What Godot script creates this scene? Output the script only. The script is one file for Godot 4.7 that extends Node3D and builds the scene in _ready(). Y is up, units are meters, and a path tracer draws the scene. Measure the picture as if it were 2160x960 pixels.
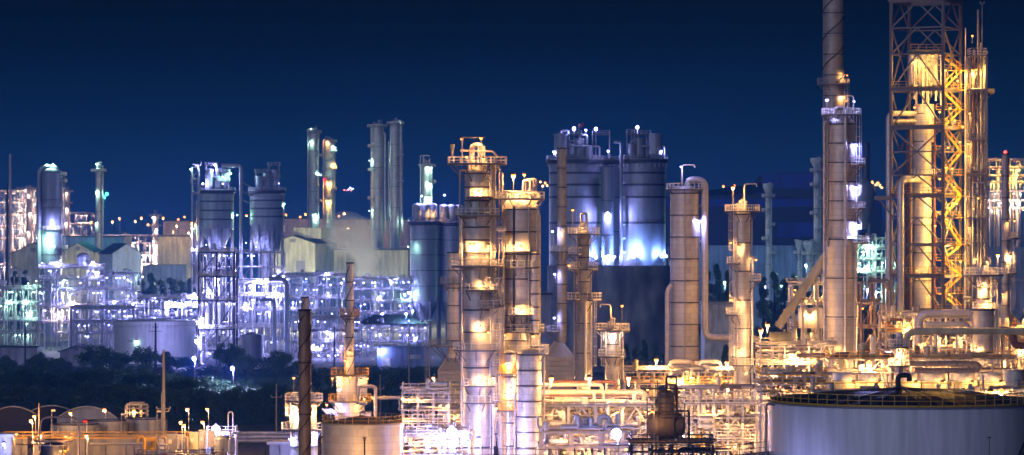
extends Node3D
# A refinery at night, seen through a long lens from a rise 40 m above the yard.
const F := 7200.0   # focal length in photograph pixels (2160 wide)
const H := 40.0     # height of the camera
const ORD := ["first", "second", "third", "fourth", "fifth", "sixth", "seventh", "eighth", "ninth", "tenth", "eleventh", "twelfth", "thirteenth", "fourteenth", "fifteenth", "sixteenth"]
var M := {}
var R := RandomNumberGenerator.new()
var taken := {}
var cache := {}

class MB:
	var v := PackedVector3Array()
	var n := PackedVector3Array()
	var t := PackedInt32Array()
	func quad(a: Vector3, b: Vector3, c: Vector3, d: Vector3, na: Vector3, nb: Vector3, nc: Vector3, nd: Vector3):
		var k := v.size()
		v.append(a); v.append(b); v.append(c); v.append(d)
		n.append(na); n.append(nb); n.append(nc); n.append(nd)
		if (c - a).cross(d - b).dot(na + nb + nc + nd) > 0:
			t.append(k); t.append(k + 2); t.append(k + 1); t.append(k); t.append(k + 3); t.append(k + 2)
		else:
			t.append(k); t.append(k + 1); t.append(k + 2); t.append(k); t.append(k + 2); t.append(k + 3)
	func flat(a: Vector3, b: Vector3, c: Vector3, d: Vector3, out: Vector3):
		var m := (c - a).cross(d - b).normalized()
		if m.dot(out) < 0: m = -m
		quad(a, b, c, d, m, m, m, m)
	func box(c: Vector3, s: Vector3, b := Basis()):
		var x := b.x * s.x * 0.5
		var y := b.y * s.y * 0.5
		var z := b.z * s.z * 0.5
		flat(c + x - y - z, c + x + y - z, c + x + y + z, c + x - y + z, x)
		flat(c - x - y - z, c - x + y - z, c - x + y + z, c - x - y + z, -x)
		flat(c - x + y - z, c + x + y - z, c + x + y + z, c - x + y + z, y)
		flat(c - x - y - z, c + x - y - z, c + x - y + z, c - x - y + z, -y)
		flat(c - x - y + z, c + x - y + z, c + x + y + z, c - x + y + z, z)
		flat(c - x - y - z, c + x - y - z, c + x + y - z, c - x + y - z, -z)
	func beam(a: Vector3, b: Vector3, w: float, h := 0.0):
		var d := b - a
		var l := d.length()
		if l < 0.001: return
		d /= l
		var s := (Vector3.UP if absf(d.y) < 0.95 else Vector3.BACK).cross(d).normalized()
		box((a + b) / 2, Vector3(w, h if h > 0 else w, l), Basis(s, d.cross(s), d))
	func lathe(prof: Array, k := 24, c := Vector3.ZERO, smooth := false, a0 := 0.0, a1 := 360.0):
		var ns := []
		for i in prof.size() - 1:
			var e: Vector2 = prof[i + 1] - prof[i]
			ns.append(Vector2(e.y, -e.x).normalized())
		for i in prof.size() - 1:
			var p: Vector2 = prof[i]
			var q: Vector2 = prof[i + 1]
			var n0: Vector2 = ns[i]
			var n1: Vector2 = ns[i]
			if smooth:
				if i > 0: n0 = (ns[i] + ns[i - 1]).normalized()
				if i < ns.size() - 1: n1 = (ns[i] + ns[i + 1]).normalized()
			for j in k:
				var u := deg_to_rad(lerpf(a0, a1, float(j) / k))
				var w := deg_to_rad(lerpf(a0, a1, float(j + 1) / k))
				var du := Vector3(sin(u), 0, cos(u))
				var dw := Vector3(sin(w), 0, cos(w))
				var y := Vector3.UP
				quad(c + du * p.x + y * p.y, c + dw * p.x + y * p.y, c + dw * q.x + y * q.y, c + du * q.x + y * q.y, du * n0.x + y * n0.y, dw * n0.x + y * n0.y, dw * n1.x + y * n1.y, du * n1.x + y * n1.y)
	func ring_at(p: Vector3, x: Vector3, z: Vector3, r: float, k: int, p2: Vector3, x2: Vector3, z2: Vector3, r2: float):
		for j in k:
			var u := TAU * j / k
			var w := TAU * (j + 1) / k
			var a := x * cos(u) + z * sin(u)
			var b := x * cos(w) + z * sin(w)
			var a2 := x2 * cos(u) + z2 * sin(u)
			var b2 := x2 * cos(w) + z2 * sin(w)
			quad(p + a * r, p + b * r, p2 + b2 * r2, p2 + a2 * r2, a, b, b2, a2)
	func disc(p: Vector3, x: Vector3, z: Vector3, r: float, k: int, out: Vector3):
		for j in k:
			var u := TAU * j / k
			var w := TAU * (j + 1) / k
			quad(p, p, p + (x * cos(u) + z * sin(u)) * r, p + (x * cos(w) + z * sin(w)) * r, out, out, out, out)
	func path(pts: Array, r: float, k := 8, bend := 2.2, r_end := -1.0):
		var c := [pts[0]]
		for i in range(1, pts.size() - 1):
			var d0: Vector3 = pts[i] - pts[i - 1]
			var d1: Vector3 = pts[i + 1] - pts[i]
			var l := minf(d0.length(), d1.length())
			var u := d0.normalized()
			var w := d1.normalized()
			if u.dot(w) > 0.995:
				c.append(pts[i]); continue
			var q := minf(bend * r, l * 0.49)
			var A: Vector3 = pts[i] - u * q
			var B: Vector3 = pts[i] + w * q
			for s in 5:
				var f := s / 4.0
				c.append(A.lerp(pts[i], f).lerp((pts[i] as Vector3).lerp(B, f), f))
		c.append(pts[-1])
		var d: Vector3 = (c[1] - c[0]).normalized()
		var x := (Vector3.UP if absf(d.y) < 0.9 else Vector3.RIGHT).cross(d).normalized()
		var z := d.cross(x)
		disc(c[0], x, z, r, k, -d)
		for i in c.size() - 1:
			var e: Vector3 = c[i + 1] - c[i]
			if i + 2 < c.size(): e = (c[i + 2] - c[i + 1]).normalized() + e.normalized()
			e = e.normalized()
			var x2 := (x - e * x.dot(e)).normalized()
			var z2 := e.cross(x2)
			var ra := r
			var rb := r
			if r_end > 0:
				ra = lerpf(r, r_end, float(i) / (c.size() - 1))
				rb = lerpf(r, r_end, float(i + 1) / (c.size() - 1))
			ring_at(c[i], x, z, ra, k, c[i + 1], x2, z2, rb)
			x = x2; z = z2; d = e
		disc(c[-1], x, z, r if r_end < 0 else r_end, k, d)
	func rail(pts: Array, w := 0.08, h := 1.1, gap := 1.5):
		for i in pts.size() - 1:
			var a: Vector3 = pts[i]
			var b: Vector3 = pts[i + 1]
			var up := Vector3.UP
			beam(a + up * h, b + up * h, w)
			beam(a + up * h * 0.52, b + up * h * 0.52, w * 0.8)
			beam(a + up * 0.08, b + up * 0.08, w * 0.4, 0.16)
			var m := maxi(1, roundi(a.distance_to(b) / gap))
			for j in m + (1 if i == pts.size() - 2 else 0):
				var p := a.lerp(b, float(j) / m)
				beam(p, p + up * h, w)
	func mesh() -> ArrayMesh:
		var a := []
		a.resize(Mesh.ARRAY_MAX)
		a[Mesh.ARRAY_VERTEX] = v; a[Mesh.ARRAY_NORMAL] = n; a[Mesh.ARRAY_INDEX] = t
		var m := ArrayMesh.new()
		if v.size(): m.add_surface_from_arrays(Mesh.PRIMITIVE_TRIANGLES, a)
		return m

# ---------- places, nodes ----------
func X(px: float, d: float) -> float: return (px - 1080.0) / F * d
func Y(py: float, d: float) -> float: return H - (py - 480.0) / F * d
func S(p: float, d: float) -> float: return p / F * d
func numbered(nm: String) -> String:
	var k: int = taken.get(nm, 0)
	taken[nm] = k + 1
	return nm if k == 0 else "%s_%03d" % [nm, k]
func thing(nm: String, label: String, cat: String, at := Vector3.ZERO, group := "", turn := 0.0) -> Node3D:
	var o := Node3D.new()
	o.name = numbered(nm)
	add_child(o)
	o.position = at
	o.rotation.y = turn
	o.set_meta("label", label); o.set_meta("category", cat)
	if group: o.set_meta("group", group)
	return o
func part(p: Node, nm: String, mesh: Mesh, mat: Material, xf := Transform3D()) -> MeshInstance3D:
	var o := MeshInstance3D.new()
	o.name = nm; o.mesh = mesh; o.material_override = mat; o.transform = xf
	p.add_child(o, true)
	return o
func structure(nm: String, mesh: Mesh, mat: Material, at := Vector3.ZERO) -> MeshInstance3D:
	var o := part(self, nm, mesh, mat, Transform3D(Basis(), at))
	o.set_meta("kind", "structure")
	return o
func unit_box() -> Mesh:
	if not cache.has("box"):
		var b := MB.new(); b.box(Vector3.ZERO, Vector3.ONE); cache.box = b.mesh()
	return cache.box
func unit_tube() -> Mesh:
	if not cache.has("tube"):
		var b := MB.new(); b.lathe([Vector2(0, -0.5), Vector2(0.5, -0.5), Vector2(0.5, 0.5), Vector2(0, 0.5)], 12); cache.tube = b.mesh()
	return cache.tube
func seg(p: Node, nm: String, a: Vector3, b: Vector3, w: float, mat: Material, round := false, h := 0.0) -> MeshInstance3D:
	var d := b - a
	var l := maxf(d.length(), 0.001)
	d /= l
	var s := (Vector3.UP if absf(d.y) < 0.95 else Vector3.BACK).cross(d).normalized()
	var z := s.cross(d)
	return part(p, nm, unit_tube() if round else unit_box(), mat, Transform3D(Basis(s * w, d * l, z * (h if h > 0 else w)), (a + b) / 2))
func slab(p: Node, nm: String, c: Vector3, s: Vector3, mat: Material) -> MeshInstance3D:
	return part(p, nm, unit_box(), mat, Transform3D(Basis.from_scale(s), c))
func tube(p: Node, nm: String, pts: Array, r: float, mat: Material, k := 10, bend := 2.2) -> MeshInstance3D:
	var b := MB.new(); b.path(pts, r, k, bend)
	return part(p, nm, b.mesh(), mat)
func railing(p: Node, pts: Array, mat: Material, w := 0.08, gap := 1.5, h := 1.1) -> MeshInstance3D:
	var b := MB.new(); b.rail(pts, w, h, gap)
	return part(p, "railing", b.mesh(), mat)

# ---------- lamps ----------
func glow(key: String) -> Array:   # colour of the light, material of the bulb
	var c: Color = {"o": Color(1.0, 0.72, 0.42), "b": Color(0.50, 0.64, 1.0), "y": Color(1.0, 0.75, 0.36), "c": Color(1.0, 0.97, 0.82), "w": Color(0.66, 0.66, 1.0), "g": Color(0.72, 0.97, 0.86), "t": Color(0.2, 0.95, 0.75), "r": Color(1.0, 0.16, 0.1), "p": Color(1.0, 0.84, 0.74)}[key]
	if not M.has("glow_" + key):
		var m := StandardMaterial3D.new()
		m.albedo_color = Color(0.9, 0.9, 0.9)
		m.emission_enabled = true
		m.emission = c if not key in ["o", "y"] else Color(1.0, 0.52, 0.14)
		m.emission_energy_multiplier = {"o": 2.4, "y": 2.4, "w": 9.0, "g": 6.0, "t": 2.5, "r": 2.0, "p": 5.0, "c": 4.0, "b": 7.0}[key]
		M["glow_" + key] = m
	return [c, M["glow_" + key]]
func bulb(p: Node, at: Vector3, key: String, e: float, r := 0.2, nm := "bulb") -> MeshInstance3D:
	var g := glow(key)
	var id := "bulb%.2f" % r
	if not cache.has(id):
		var b := MB.new()
		var pr := []
		for i in 7: pr.append(Vector2(r * sin(PI * i / 6.0), -r * cos(PI * i / 6.0)))
		b.lathe(pr, 10, Vector3.ZERO, true)
		cache[id] = b.mesh()
	var o := part(p, nm, cache[id], g[1], Transform3D(Basis(), at))
	if e > 0:
		var l := OmniLight3D.new()
		l.light_color = g[0]; l.light_energy = e; l.light_size = minf(r, 0.2); l.omni_range = 400.0; l.omni_attenuation = 2.0; l.shadow_enabled = true
		if r >= 0.25: l.position = Vector3(0, -r - 0.15, 0)   # a large globe shades a light inside it
		o.add_child(l)
	return o
func lamp(p: Node, at: Vector3, key: String, e: float, from = null, r := 0.2) -> MeshInstance3D:   # housing > bulb, on a bracket
	if not cache.has("hood"):
		var b := MB.new()
		b.lathe([Vector2(0.27, 0.08), Vector2(0.17, 0.24), Vector2(0.05, 0.3), Vector2(0, 0.3)], 10)
		cache.hood = b.mesh()
		b = MB.new()
		b.box(Vector3(0, 0, -0.24), Vector3(0.36, 0.3, 0.12)); b.box(Vector3(0, 0.16, -0.1), Vector3(0.4, 0.03, 0.34))
		cache.flood = b.mesh()
	var o := part(p, "lamp", cache.flood if r > 0.44 else cache.hood, M.dark, Transform3D(Basis.from_scale(Vector3.ONE * maxf(1.0, r / 0.2)), at))
	if from != null:
		var b := MB.new(); var k := maxf(1.0, r / 0.2); b.beam((from - at) / k, Vector3(0, 0.27, 0), 0.07)
		part(o, "bracket", b.mesh(), M.galv)
	bulb(o, Vector3.ZERO, key, e, r).scale = Vector3.ONE / maxf(1.0, r / 0.2)
	return o
func lamp_post(px: float, py: float, d: float, key: String, e: float, label: String, foot := -1.0, r := 0.2, group := "") -> Node3D:
	var y := Y(py, d)
	var f := 0.0 if foot < 0 else Y(foot, d)
	var o := thing("lamp_post", label, "lamp post", Vector3(X(px, d), f, -d), group)
	var b := MB.new(); b.path([Vector3(0.25, 0, 0), Vector3(0.25, y - f + 0.32, 0), Vector3(0, y - f + 0.32, 0)], 0.055 * maxf(1.0, d / 700.0), 6)
	part(o, "pole", b.mesh(), M.galv if r < 0.6 else M.dark)
	lamp(o, Vector3(0, y - f, 0), key, e, null, r * (1.45 if r < 0.3 else 1.0))
	return o

# ---------- materials ----------
func noise_tex(freq: float, lo: float, hi: float, sd: int, oct := 4, size := 512) -> NoiseTexture2D:
	var f := FastNoiseLite.new()
	f.seed = sd; f.frequency = freq; f.fractal_octaves = oct; f.noise_type = FastNoiseLite.TYPE_SIMPLEX_SMOOTH
	var t := NoiseTexture2D.new()
	t.width = size; t.height = size; t.seamless = true; t.noise = f
	var g := Gradient.new()
	g.set_color(0, Color(lo, lo, lo)); g.set_color(1, Color(hi, hi, hi))
	t.color_ramp = g
	return t
func mat(nm: String, c: Color, rough: float, metal: float, tex: Texture2D, scale: Vector3, bump: Texture2D = null, bs := 1.0) -> StandardMaterial3D:
	var m := StandardMaterial3D.new()
	m.resource_name = nm
	m.albedo_color = c; m.roughness = rough; m.metallic = metal
	m.albedo_texture = tex
	m.uv1_triplanar = true; m.uv1_world_triplanar = true; m.uv1_scale = scale
	if bump:
		m.heightmap_enabled = true; m.heightmap_texture = bump; m.heightmap_scale = bs
	M[nm] = m
	return m
func sheet_texture() -> ImageTexture:   # cladding sheets, 4 m by 4 m: lapped joints, soot runs, dents
	var im := Image.create(256, 256, false, Image.FORMAT_RGB8)
	var f := FastNoiseLite.new(); f.seed = 5; f.frequency = 0.02
	var q := FastNoiseLite.new(); q.seed = 9; q.frequency = 0.11
	var tone := []
	R.seed = 77
	for i in 64: tone.append(R.randf_range(0.88, 1.0))
	for y in 256:
		var row := y / 64
		for x in 256:
			var col := ((x + (row % 2) * 43) % 256) / 86
			var a: float = tone[row * 5 + col] * (0.93 + 0.07 * f.get_noise_2d(x * 3.0, y * 0.35)) * (0.97 + 0.05 * q.get_noise_2d(x, y))
			if y % 64 < 2: a *= 0.72
			if (x + (row % 2) * 43) % 86 < 1: a *= 0.8
			im.set_pixel(x, y, Color(a, a, a))
	return ImageTexture.create_from_image(im)
func materials():
	var mott := noise_tex(0.012, 0.62, 1.0, 3)
	var fine := noise_tex(0.05, 0.7, 1.0, 8)
	var rusty := noise_tex(0.02, 0.35, 1.0, 14, 5)
	var sheet := sheet_texture()
	mat("clad", Color(0.80, 0.785, 0.78), 0.46, 0.3, sheet, Vector3(0.25, 0.25, 0.25))
	mat("clad_dull", Color(0.62, 0.61, 0.60), 0.55, 0.2, sheet, Vector3(0.3, 0.3, 0.3))
	mat("silo", Color(0.62, 0.64, 0.68), 0.5, 0.3, noise_tex(0.012, 0.76, 1.0, 17), Vector3(0.10, 0.012, 0.10))
	mat("band", Color(0.30, 0.29, 0.30), 0.6, 0.2, fine, Vector3(0.6, 0.6, 0.6))
	mat("white", Color(0.86, 0.86, 0.85), 0.4, 0.0, mott, Vector3(0.10, 0.03, 0.10))
	mat("tank_white", Color(0.85, 0.85, 0.86), 0.42, 0.0, noise_tex(0.012, 0.80, 1.0, 21, 5), Vector3(0.16, 0.012, 0.16))
	mat("derrick_steel", Color(0.44, 0.43, 0.45), 0.6, 0.1, fine, Vector3(0.4, 0.4, 0.4))
	mat("plinth", Color(0.66, 0.67, 0.70), 0.8, 0.0, rusty, Vector3(0.02, 0.006, 0.02))
	mat("galv", Color(0.70, 0.70, 0.71), 0.5, 0.25, fine, Vector3(0.5, 0.5, 0.5))
	mat("steel", Color(0.52, 0.51, 0.52), 0.55, 0.1, fine, Vector3(0.4, 0.4, 0.4))
	mat("dark", Color(0.22, 0.22, 0.24), 0.6, 0.2, fine, Vector3(0.6, 0.6, 0.6))
	mat("black", Color(0.13, 0.13, 0.14), 0.5, 0.2, fine, Vector3(0.6, 0.6, 0.6))
	mat("rust", Color(0.55, 0.36, 0.25), 0.7, 0.1, rusty, Vector3(0.3, 0.3, 0.3))
	mat("brown", Color(0.58, 0.51, 0.46), 0.6, 0.1, mott, Vector3(0.2, 0.05, 0.2))
	mat("yellow", Color(0.86, 0.66, 0.12), 0.5, 0.0, fine, Vector3(0.4, 0.4, 0.4))
	mat("concrete", Color(0.62, 0.60, 0.57), 0.85, 0.0, mott, Vector3(0.05, 0.012, 0.05))
	mat("rail", Color(0.88, 0.87, 0.84), 0.5, 0.0, fine, Vector3(0.5, 0.5, 0.5))
	mat("grating", Color(0.42, 0.42, 0.43), 0.6, 0.3, fine, Vector3(0.8, 0.8, 0.8))
	mat("roof_green", Color(0.22, 0.30, 0.30), 0.6, 0.1, mott, Vector3(0.1, 0.1, 0.1))
	mat("roof_black", Color(0.14, 0.15, 0.16), 0.28, 0.2, noise_tex(0.02, 0.5, 1.0, 31), Vector3(0.15, 0.15, 0.15))
	mat("cream", Color(0.80, 0.79, 0.66), 0.6, 0.0, mott, Vector3(0.06, 0.01, 0.06))
	mat("wall_blue", Color(0.52, 0.60, 0.76), 0.6, 0.0, mott, Vector3(0.06, 0.01, 0.06))
	mat("wall_grey", Color(0.70, 0.70, 0.74), 0.6, 0.0, mott, Vector3(0.06, 0.01, 0.06))
	mat("deep_blue", Color(0.07, 0.20, 0.66), 0.5, 0.0, mott, Vector3(0.02, 0.01, 0.02))
	mat("navy", Color(0.04, 0.09, 0.26), 0.5, 0.0, mott, Vector3(0.02, 0.01, 0.02))
	mat("earth", Color(0.20, 0.20, 0.18), 0.95, 0.0, noise_tex(0.02, 0.4, 1.0, 41, 5), Vector3(0.02, 0.02, 0.02))
	mat("paving", Color(0.42, 0.41, 0.40), 0.85, 0.0, rusty, Vector3(0.05, 0.05, 0.05))
	mat("bark", Color(0.24, 0.19, 0.15), 0.95, 0.0, fine, Vector3(1, 0.3, 1))
	mat("red", Color(0.72, 0.16, 0.10), 0.6, 0.0, fine, Vector3(1, 1, 1))
	for i in 3:
		var m := mat("leaf%d" % i, [Color(0.22, 0.34, 0.17), Color(0.27, 0.38, 0.20), Color(0.15, 0.26, 0.16)][i], 0.6, 0.0, null, Vector3.ONE)
		m.backlight_enabled = true; m.backlight = Color(0.25, 0.35, 0.12)

# ---------- builders ----------
func dir(deg: float) -> Vector3: return Vector3(sin(deg_to_rad(deg)), 0, cos(deg_to_rad(deg)))   # 0 faces the camera, 90 is right
func ring_mesh(r: float, h: float, k: int) -> Mesh:   # one course of cladding: a band at its top, a joint above that
	var id := "ring%.2f_%.2f_%d" % [r, h, k]
	if not cache.has(id):
		var b := MB.new()
		var q := minf(0.3 if r < 6.0 else 0.5, h * 0.2)
		b.lathe([Vector2(r, 0), Vector2(r, h - q), Vector2(r + 0.07, h - q), Vector2(r + 0.07, h - q * 0.55), Vector2(r - 0.14, h - q * 0.55), Vector2(r - 0.14, h), Vector2(r, h)], k)
		cache[id] = b.mesh()
	return cache[id]
func courses(o: Node, r: float, y0: float, y1: float, n: int, m: Material, k := 28, nm := "shell_ring"):
	var h := (y1 - y0) / n
	for i in n:
		part(o, nm, ring_mesh(r, h, k), m, Transform3D(Basis(), Vector3(0, y0 + h * i, 0)))
		if h > 1.5: part(o, "band", band_mesh(r, k), M.band, Transform3D(Basis(), Vector3(0, y0 + h * (i + 1), 0)))
func band_mesh(r: float, k: int) -> Mesh:   # dark strap angle round a joint
	var id := "band%.2f_%d" % [r, k]
	if not cache.has(id):
		var b := MB.new()
		var q := 0.09 if r < 3.5 else 0.12 if r < 6.0 else 0.3
		b.lathe([Vector2(r - 0.1, -q), Vector2(r + 0.11, -q), Vector2(r + 0.11, q), Vector2(r - 0.1, q)], k)
		cache[id] = b.mesh()
	return cache[id]
func head(o: Node, r: float, y: float, hh: float, m: Material, nm := "top_head", k := 28):
	var b := MB.new()
	var pr := []
	for i in 6: pr.append(Vector2(r * cos(PI / 2 * i / 5.0), hh * sin(PI / 2 * i / 5.0)))
	b.lathe(pr, k, Vector3(0, y, 0), true)
	part(o, nm, b.mesh(), m)
func platform(o: Node, r: float, y: float, a0: float, a1: float, w: float, m: Material, rm: Material, rw := 0.08, at := Vector3.ZERO) -> MeshInstance3D:
	var k := maxi(3, ceili((a1 - a0) / 18.0))
	var full := a1 - a0 >= 359.0
	var b := MB.new()
	b.lathe([Vector2(r + 0.03, -0.16), Vector2(r + w, -0.16), Vector2(r + w, 0.06), Vector2(r + 0.03, 0.06), Vector2(r + 0.03, -0.16)], k, Vector3.ZERO, false, a0, a1)
	if not full:
		for a in [a0, a1]:
			var e := dir(a)
			b.flat(e * (r + 0.03) - Vector3(0, 0.16, 0), e * (r + w) - Vector3(0, 0.16, 0), e * (r + w) + Vector3(0, 0.06, 0), e * (r + 0.03) + Vector3(0, 0.06, 0), dir(a - 90) if a == a0 else dir(a + 90))
	var p := part(o, "platform", b.mesh(), m, Transform3D(Basis(), at + Vector3(0, y, 0)))
	var pts := []
	if not full: pts.append(dir(a0) * (r + 0.1))
	for i in k + 1: pts.append(dir(lerpf(a0, a1, float(i) / k)) * (r + w - 0.06))
	if not full: pts.append(dir(a1) * (r + 0.1))
	railing(p, pts, rm, rw, 1.4)
	var nb := maxi(2, roundi((a1 - a0) / 50.0))
	for i in nb + (0 if full else 1):
		var e := dir(lerpf(a0, a1, float(i) / nb) + (0.0 if full else (2.0 if i == 0 else -2.0 if i == nb else 0.0)))
		var c := MB.new()
		c.beam(e * (r + w - 0.1) - Vector3(0, 0.17, 0), e * (r - 0.05) - Vector3(0, 0.17 + w, 0), 0.11)
		part(p, "bracket", c.mesh(), m)
	return p
func ladder(o: Node, r: float, y0: float, y1: float, a: float, m: Material, cage := true, w := 0.07, at := Vector3.ZERO):
	var e := dir(a)
	var s := dir(a + 90)
	var b := MB.new()
	for q in [-0.25, 0.25]: b.beam(at + e * (r + 0.2) + s * q + Vector3(0, y0, 0), at + e * (r + 0.2) + s * q + Vector3(0, y1 + 1.0, 0), w)
	var n := int((y1 - y0) / 0.7)
	for i in n: b.beam(at + e * (r + 0.2) - s * 0.25 + Vector3(0, y0 + i * 0.7, 0), at + e * (r + 0.2) + s * 0.25 + Vector3(0, y0 + i * 0.7, 0), w * 0.7)
	if cage:
		for i in int((y1 - y0 - 2) / 1.6):
			var y := Vector3(0, y0 + 2.2 + i * 1.6, 0)
			var pts := [s * -0.3, s * -0.38 + e * 0.5, e * 0.8, s * 0.38 + e * 0.5, s * 0.3]
			for j in 4: b.beam(at + e * (r + 0.2) + pts[j] + y, at + e * (r + 0.2) + pts[j + 1] + y, w * 0.7)
		for q in [s * -0.38 + e * 0.5, e * 0.8, s * 0.38 + e * 0.5]: b.beam(at + e * (r + 0.2) + q + Vector3(0, y0 + 2.2, 0), at + e * (r + 0.2) + q + Vector3(0, y1 + 1.0, 0), w * 0.6)
	part(o, "ladder", b.mesh(), m)
func gear(o: Node, r: float, y: float, sd: int, m: Material, amount := 6):   # nozzles, flanges, valves and an overhead bend on a tower top
	R.seed = sd
	for i in amount:
		var a := R.randf_range(-110, 110)
		var q := R.randf_range(0.15, 0.85) * r
		var h := R.randf_range(0.5, 2.2)
		var b := MB.new()
		var t := R.randf_range(0.09, 0.2)
		b.lathe([Vector2(t, 0), Vector2(t, h - 0.3), Vector2(t * 1.8, h - 0.3), Vector2(t * 1.8, h - 0.1), Vector2(t * 1.3, h - 0.1), Vector2(t * 1.3, h), Vector2(0, h)], 10, dir(a) * q + Vector3(0, y, 0))
		part(o, "nozzle", b.mesh(), m)
func tower(o: Dictionary) -> Node3D:
	var d: float = o.d
	var r: float = S(o.w, d) / 2
	var y1 := Y(o.top, d)
	var y0: float = 0.0 if not o.has("bot") else Y(o.bot, d)
	var t := thing(o.get("nm", "distillation_tower"), o.label, o.get("cat", "tower"), Vector3(X(o.x, d), 0, -d))
	var m: Material = M[o.get("m", "clad")]
	var rm: Material = M[o.get("rm", "rail")]
	var rw: float = 0.1 * maxf(1.0, d / 700.0)
	var secs: Array = o.get("secs", [[o.w, o.top, o.get("n", 8)]])   # [width, top, courses] from the top down
	for i in secs.size():
		var lo: float = Y(secs[i + 1][1], d) if i + 1 < secs.size() else y0
		var sr: float = S(secs[i][0], d) / 2
		courses(t, sr, lo, Y(secs[i][1], d), secs[i][2], m, 28 if d < 800 else 20)
		if i > 0 and secs[i][0] > secs[i - 1][0]:
			var b := MB.new()
			var s2: float = S(secs[i - 1][0], d) / 2
			b.lathe([Vector2(sr, 0), Vector2(s2, (sr - s2) * 1.4)], 28, Vector3(0, Y(secs[i][1], d), 0))
			part(t, "cone_section", b.mesh(), m)
	var tr: float = S(secs[0][0], d) / 2
	if o.get("head", true): head(t, tr, y1, tr * 0.55, m)
	else: head(t, tr, y1, 0.1, m, "cap")
	for p in o.get("plats", []):   # [py, a0, a1, width]
		platform(t, wid(secs, p[0], d), Y(p[0], d), p[1], p[2], p[3], M.grating, rm, rw)
	for l in o.get("ladders", []): ladder(t, wid(secs, l[0], d), Y(l[1], d), Y(l[0], d), l[2], rm, d < 800, rw)
	for p in o.get("pipes", []):   # [angle, gap, radius, py top, py bottom(, colour)]
		var e: Vector3 = dir(p[0])
		var rr: float = wid(secs, p[4], d)
		var ya := Y(p[3], d)
		var q: Vector3 = e * (rr + p[1] + p[2])
		var yb: float = maxf(Y(p[4], d), 0)
		tube(t, "pipe", [e * (tr * 0.6) + Vector3(0, ya + (0.4 if p[3] <= o.top else 0.0), 0), q + Vector3(0, ya + (0.4 if p[3] <= o.top else 0.0), 0), q + Vector3(0, yb, 0)], p[2], M[p[5]] if p.size() > 5 else m, 10)
		for i in int((ya - yb) / 6.0):
			var b := MB.new(); b.beam(e * (rr - 0.1) + Vector3(0, yb + 3 + i * 6, 0), q + Vector3(0, yb + 3 + i * 6, 0), 0.12)
			part(t, "pipe_support", b.mesh(), rm)
	for p in o.get("lamps", []):   # [px, py, gap from the shell, energy, colour(, bulb)]
		var x := X(p[0], d) - X(o.x, d)
		var rr: float = wid(secs, p[1], d) if p[1] >= o.top else tr * 0.5
		var z := sqrt(maxf(rr * rr - x * x, 0)) + float(p[2])
		var at := Vector3(x, Y(p[1], d), z)
		var from := Vector3(x * 0.92, at.y + 0.25, z - p[2])
		if p[1] < o.top: from = Vector3(x, y1, z)
		lamp(t, at, p[4], p[3] * (1.8 if d < 800 else 1.0), from, 0.2 if p.size() < 6 else p[5])
	if o.has("gear"): gear(t, tr, y1 + tr * 0.3, o.gear, m, o.get("ngear", 7))
	if o.has("davit"):   # goosenecked vent or hoist arm: [px, py top, reach px]
		var v: Array = o.davit
		var x := X(v[0], d) - X(o.x, d)
		tube(t, "davit", [Vector3(x, y1, tr * 0.2), Vector3(x, Y(v[1], d), tr * 0.2), Vector3(x + S(v[2], d), Y(v[1], d), tr * 0.2), Vector3(x + S(v[2], d), Y(v[1], d) - 0.5, tr * 0.2)], 0.11 * maxf(1, d / 700), rm, 8, 5.0)
	return t
func wid(secs: Array, py: float, d: float) -> float:
	var w: float = secs[0][0]
	for s in secs:
		if py >= s[1] - 0.5: w = s[0]
	return S(w, d) / 2
func stack(nm: String, label: String, px: float, w: float, top: float, d: float, n: int, m: String, bot := -1.0, w_bot := -1.0, strake := 0.0, cat := "chimney") -> Node3D:
	var r := S(w, d) / 2
	var rb := r if w_bot < 0 else S(w_bot, d) / 2
	var y0 := 0.0 if bot < 0 else Y(bot, d)
	var y1 := Y(top, d)
	var t := thing(nm, label, cat, Vector3(X(px, d), 0, -d))
	var h := (y1 - y0) / n
	for i in n:
		var ra := lerpf(rb, r, float(i) / n)
		var rc := lerpf(rb, r, float(i + 1) / n)
		var b := MB.new()
		b.lathe([Vector2(ra, 0), Vector2(rc, h - 0.24), Vector2(rc + 0.08, h - 0.24), Vector2(rc + 0.08, h - 0.12), Vector2(rc - 0.1, h - 0.12), Vector2(rc - 0.1, h), Vector2(rc, h)], 24, Vector3(0, y0 + h * i, 0))
		part(t, "shell_ring", b.mesh(), M[m])
		if i < n - 1: part(t, "band", band_mesh(rc, 24), M.band, Transform3D(Basis(), Vector3(0, y0 + h * (i + 1), 0)))
	var rim := MB.new()
	rim.lathe([Vector2(r - 0.04, 0), Vector2(r + 0.1, 0), Vector2(r + 0.1, 0.2), Vector2(r * 0.8, 0.2), Vector2(r * 0.8, -2.0), Vector2(0, -2.0)], 24, Vector3(0, y1, 0))
	part(t, "rim", rim.mesh(), M.dark)
	if strake > 0:   # helical fins against the wind, two starts
		for s in 2:
			var b := MB.new()
			var pts := []
			var turns := strake
			for i in int(turns * 24) + 1:
				var a := s * 180.0 - i * 15.0
				var y := y1 - 0.4 - i * (y1 - y0 - 0.6) / (turns * 24.0)
				var rr := lerpf(rb, r, (y - y0) / (y1 - y0))
				pts.append(dir(a) * (rr + 0.05) + Vector3(0, y, 0))
			for i in pts.size() - 1: b.beam(pts[i], pts[i + 1], 0.07 * maxf(1, d / 600), 0.11)
			part(t, "strake", b.mesh(), M.black)
	return t
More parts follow.
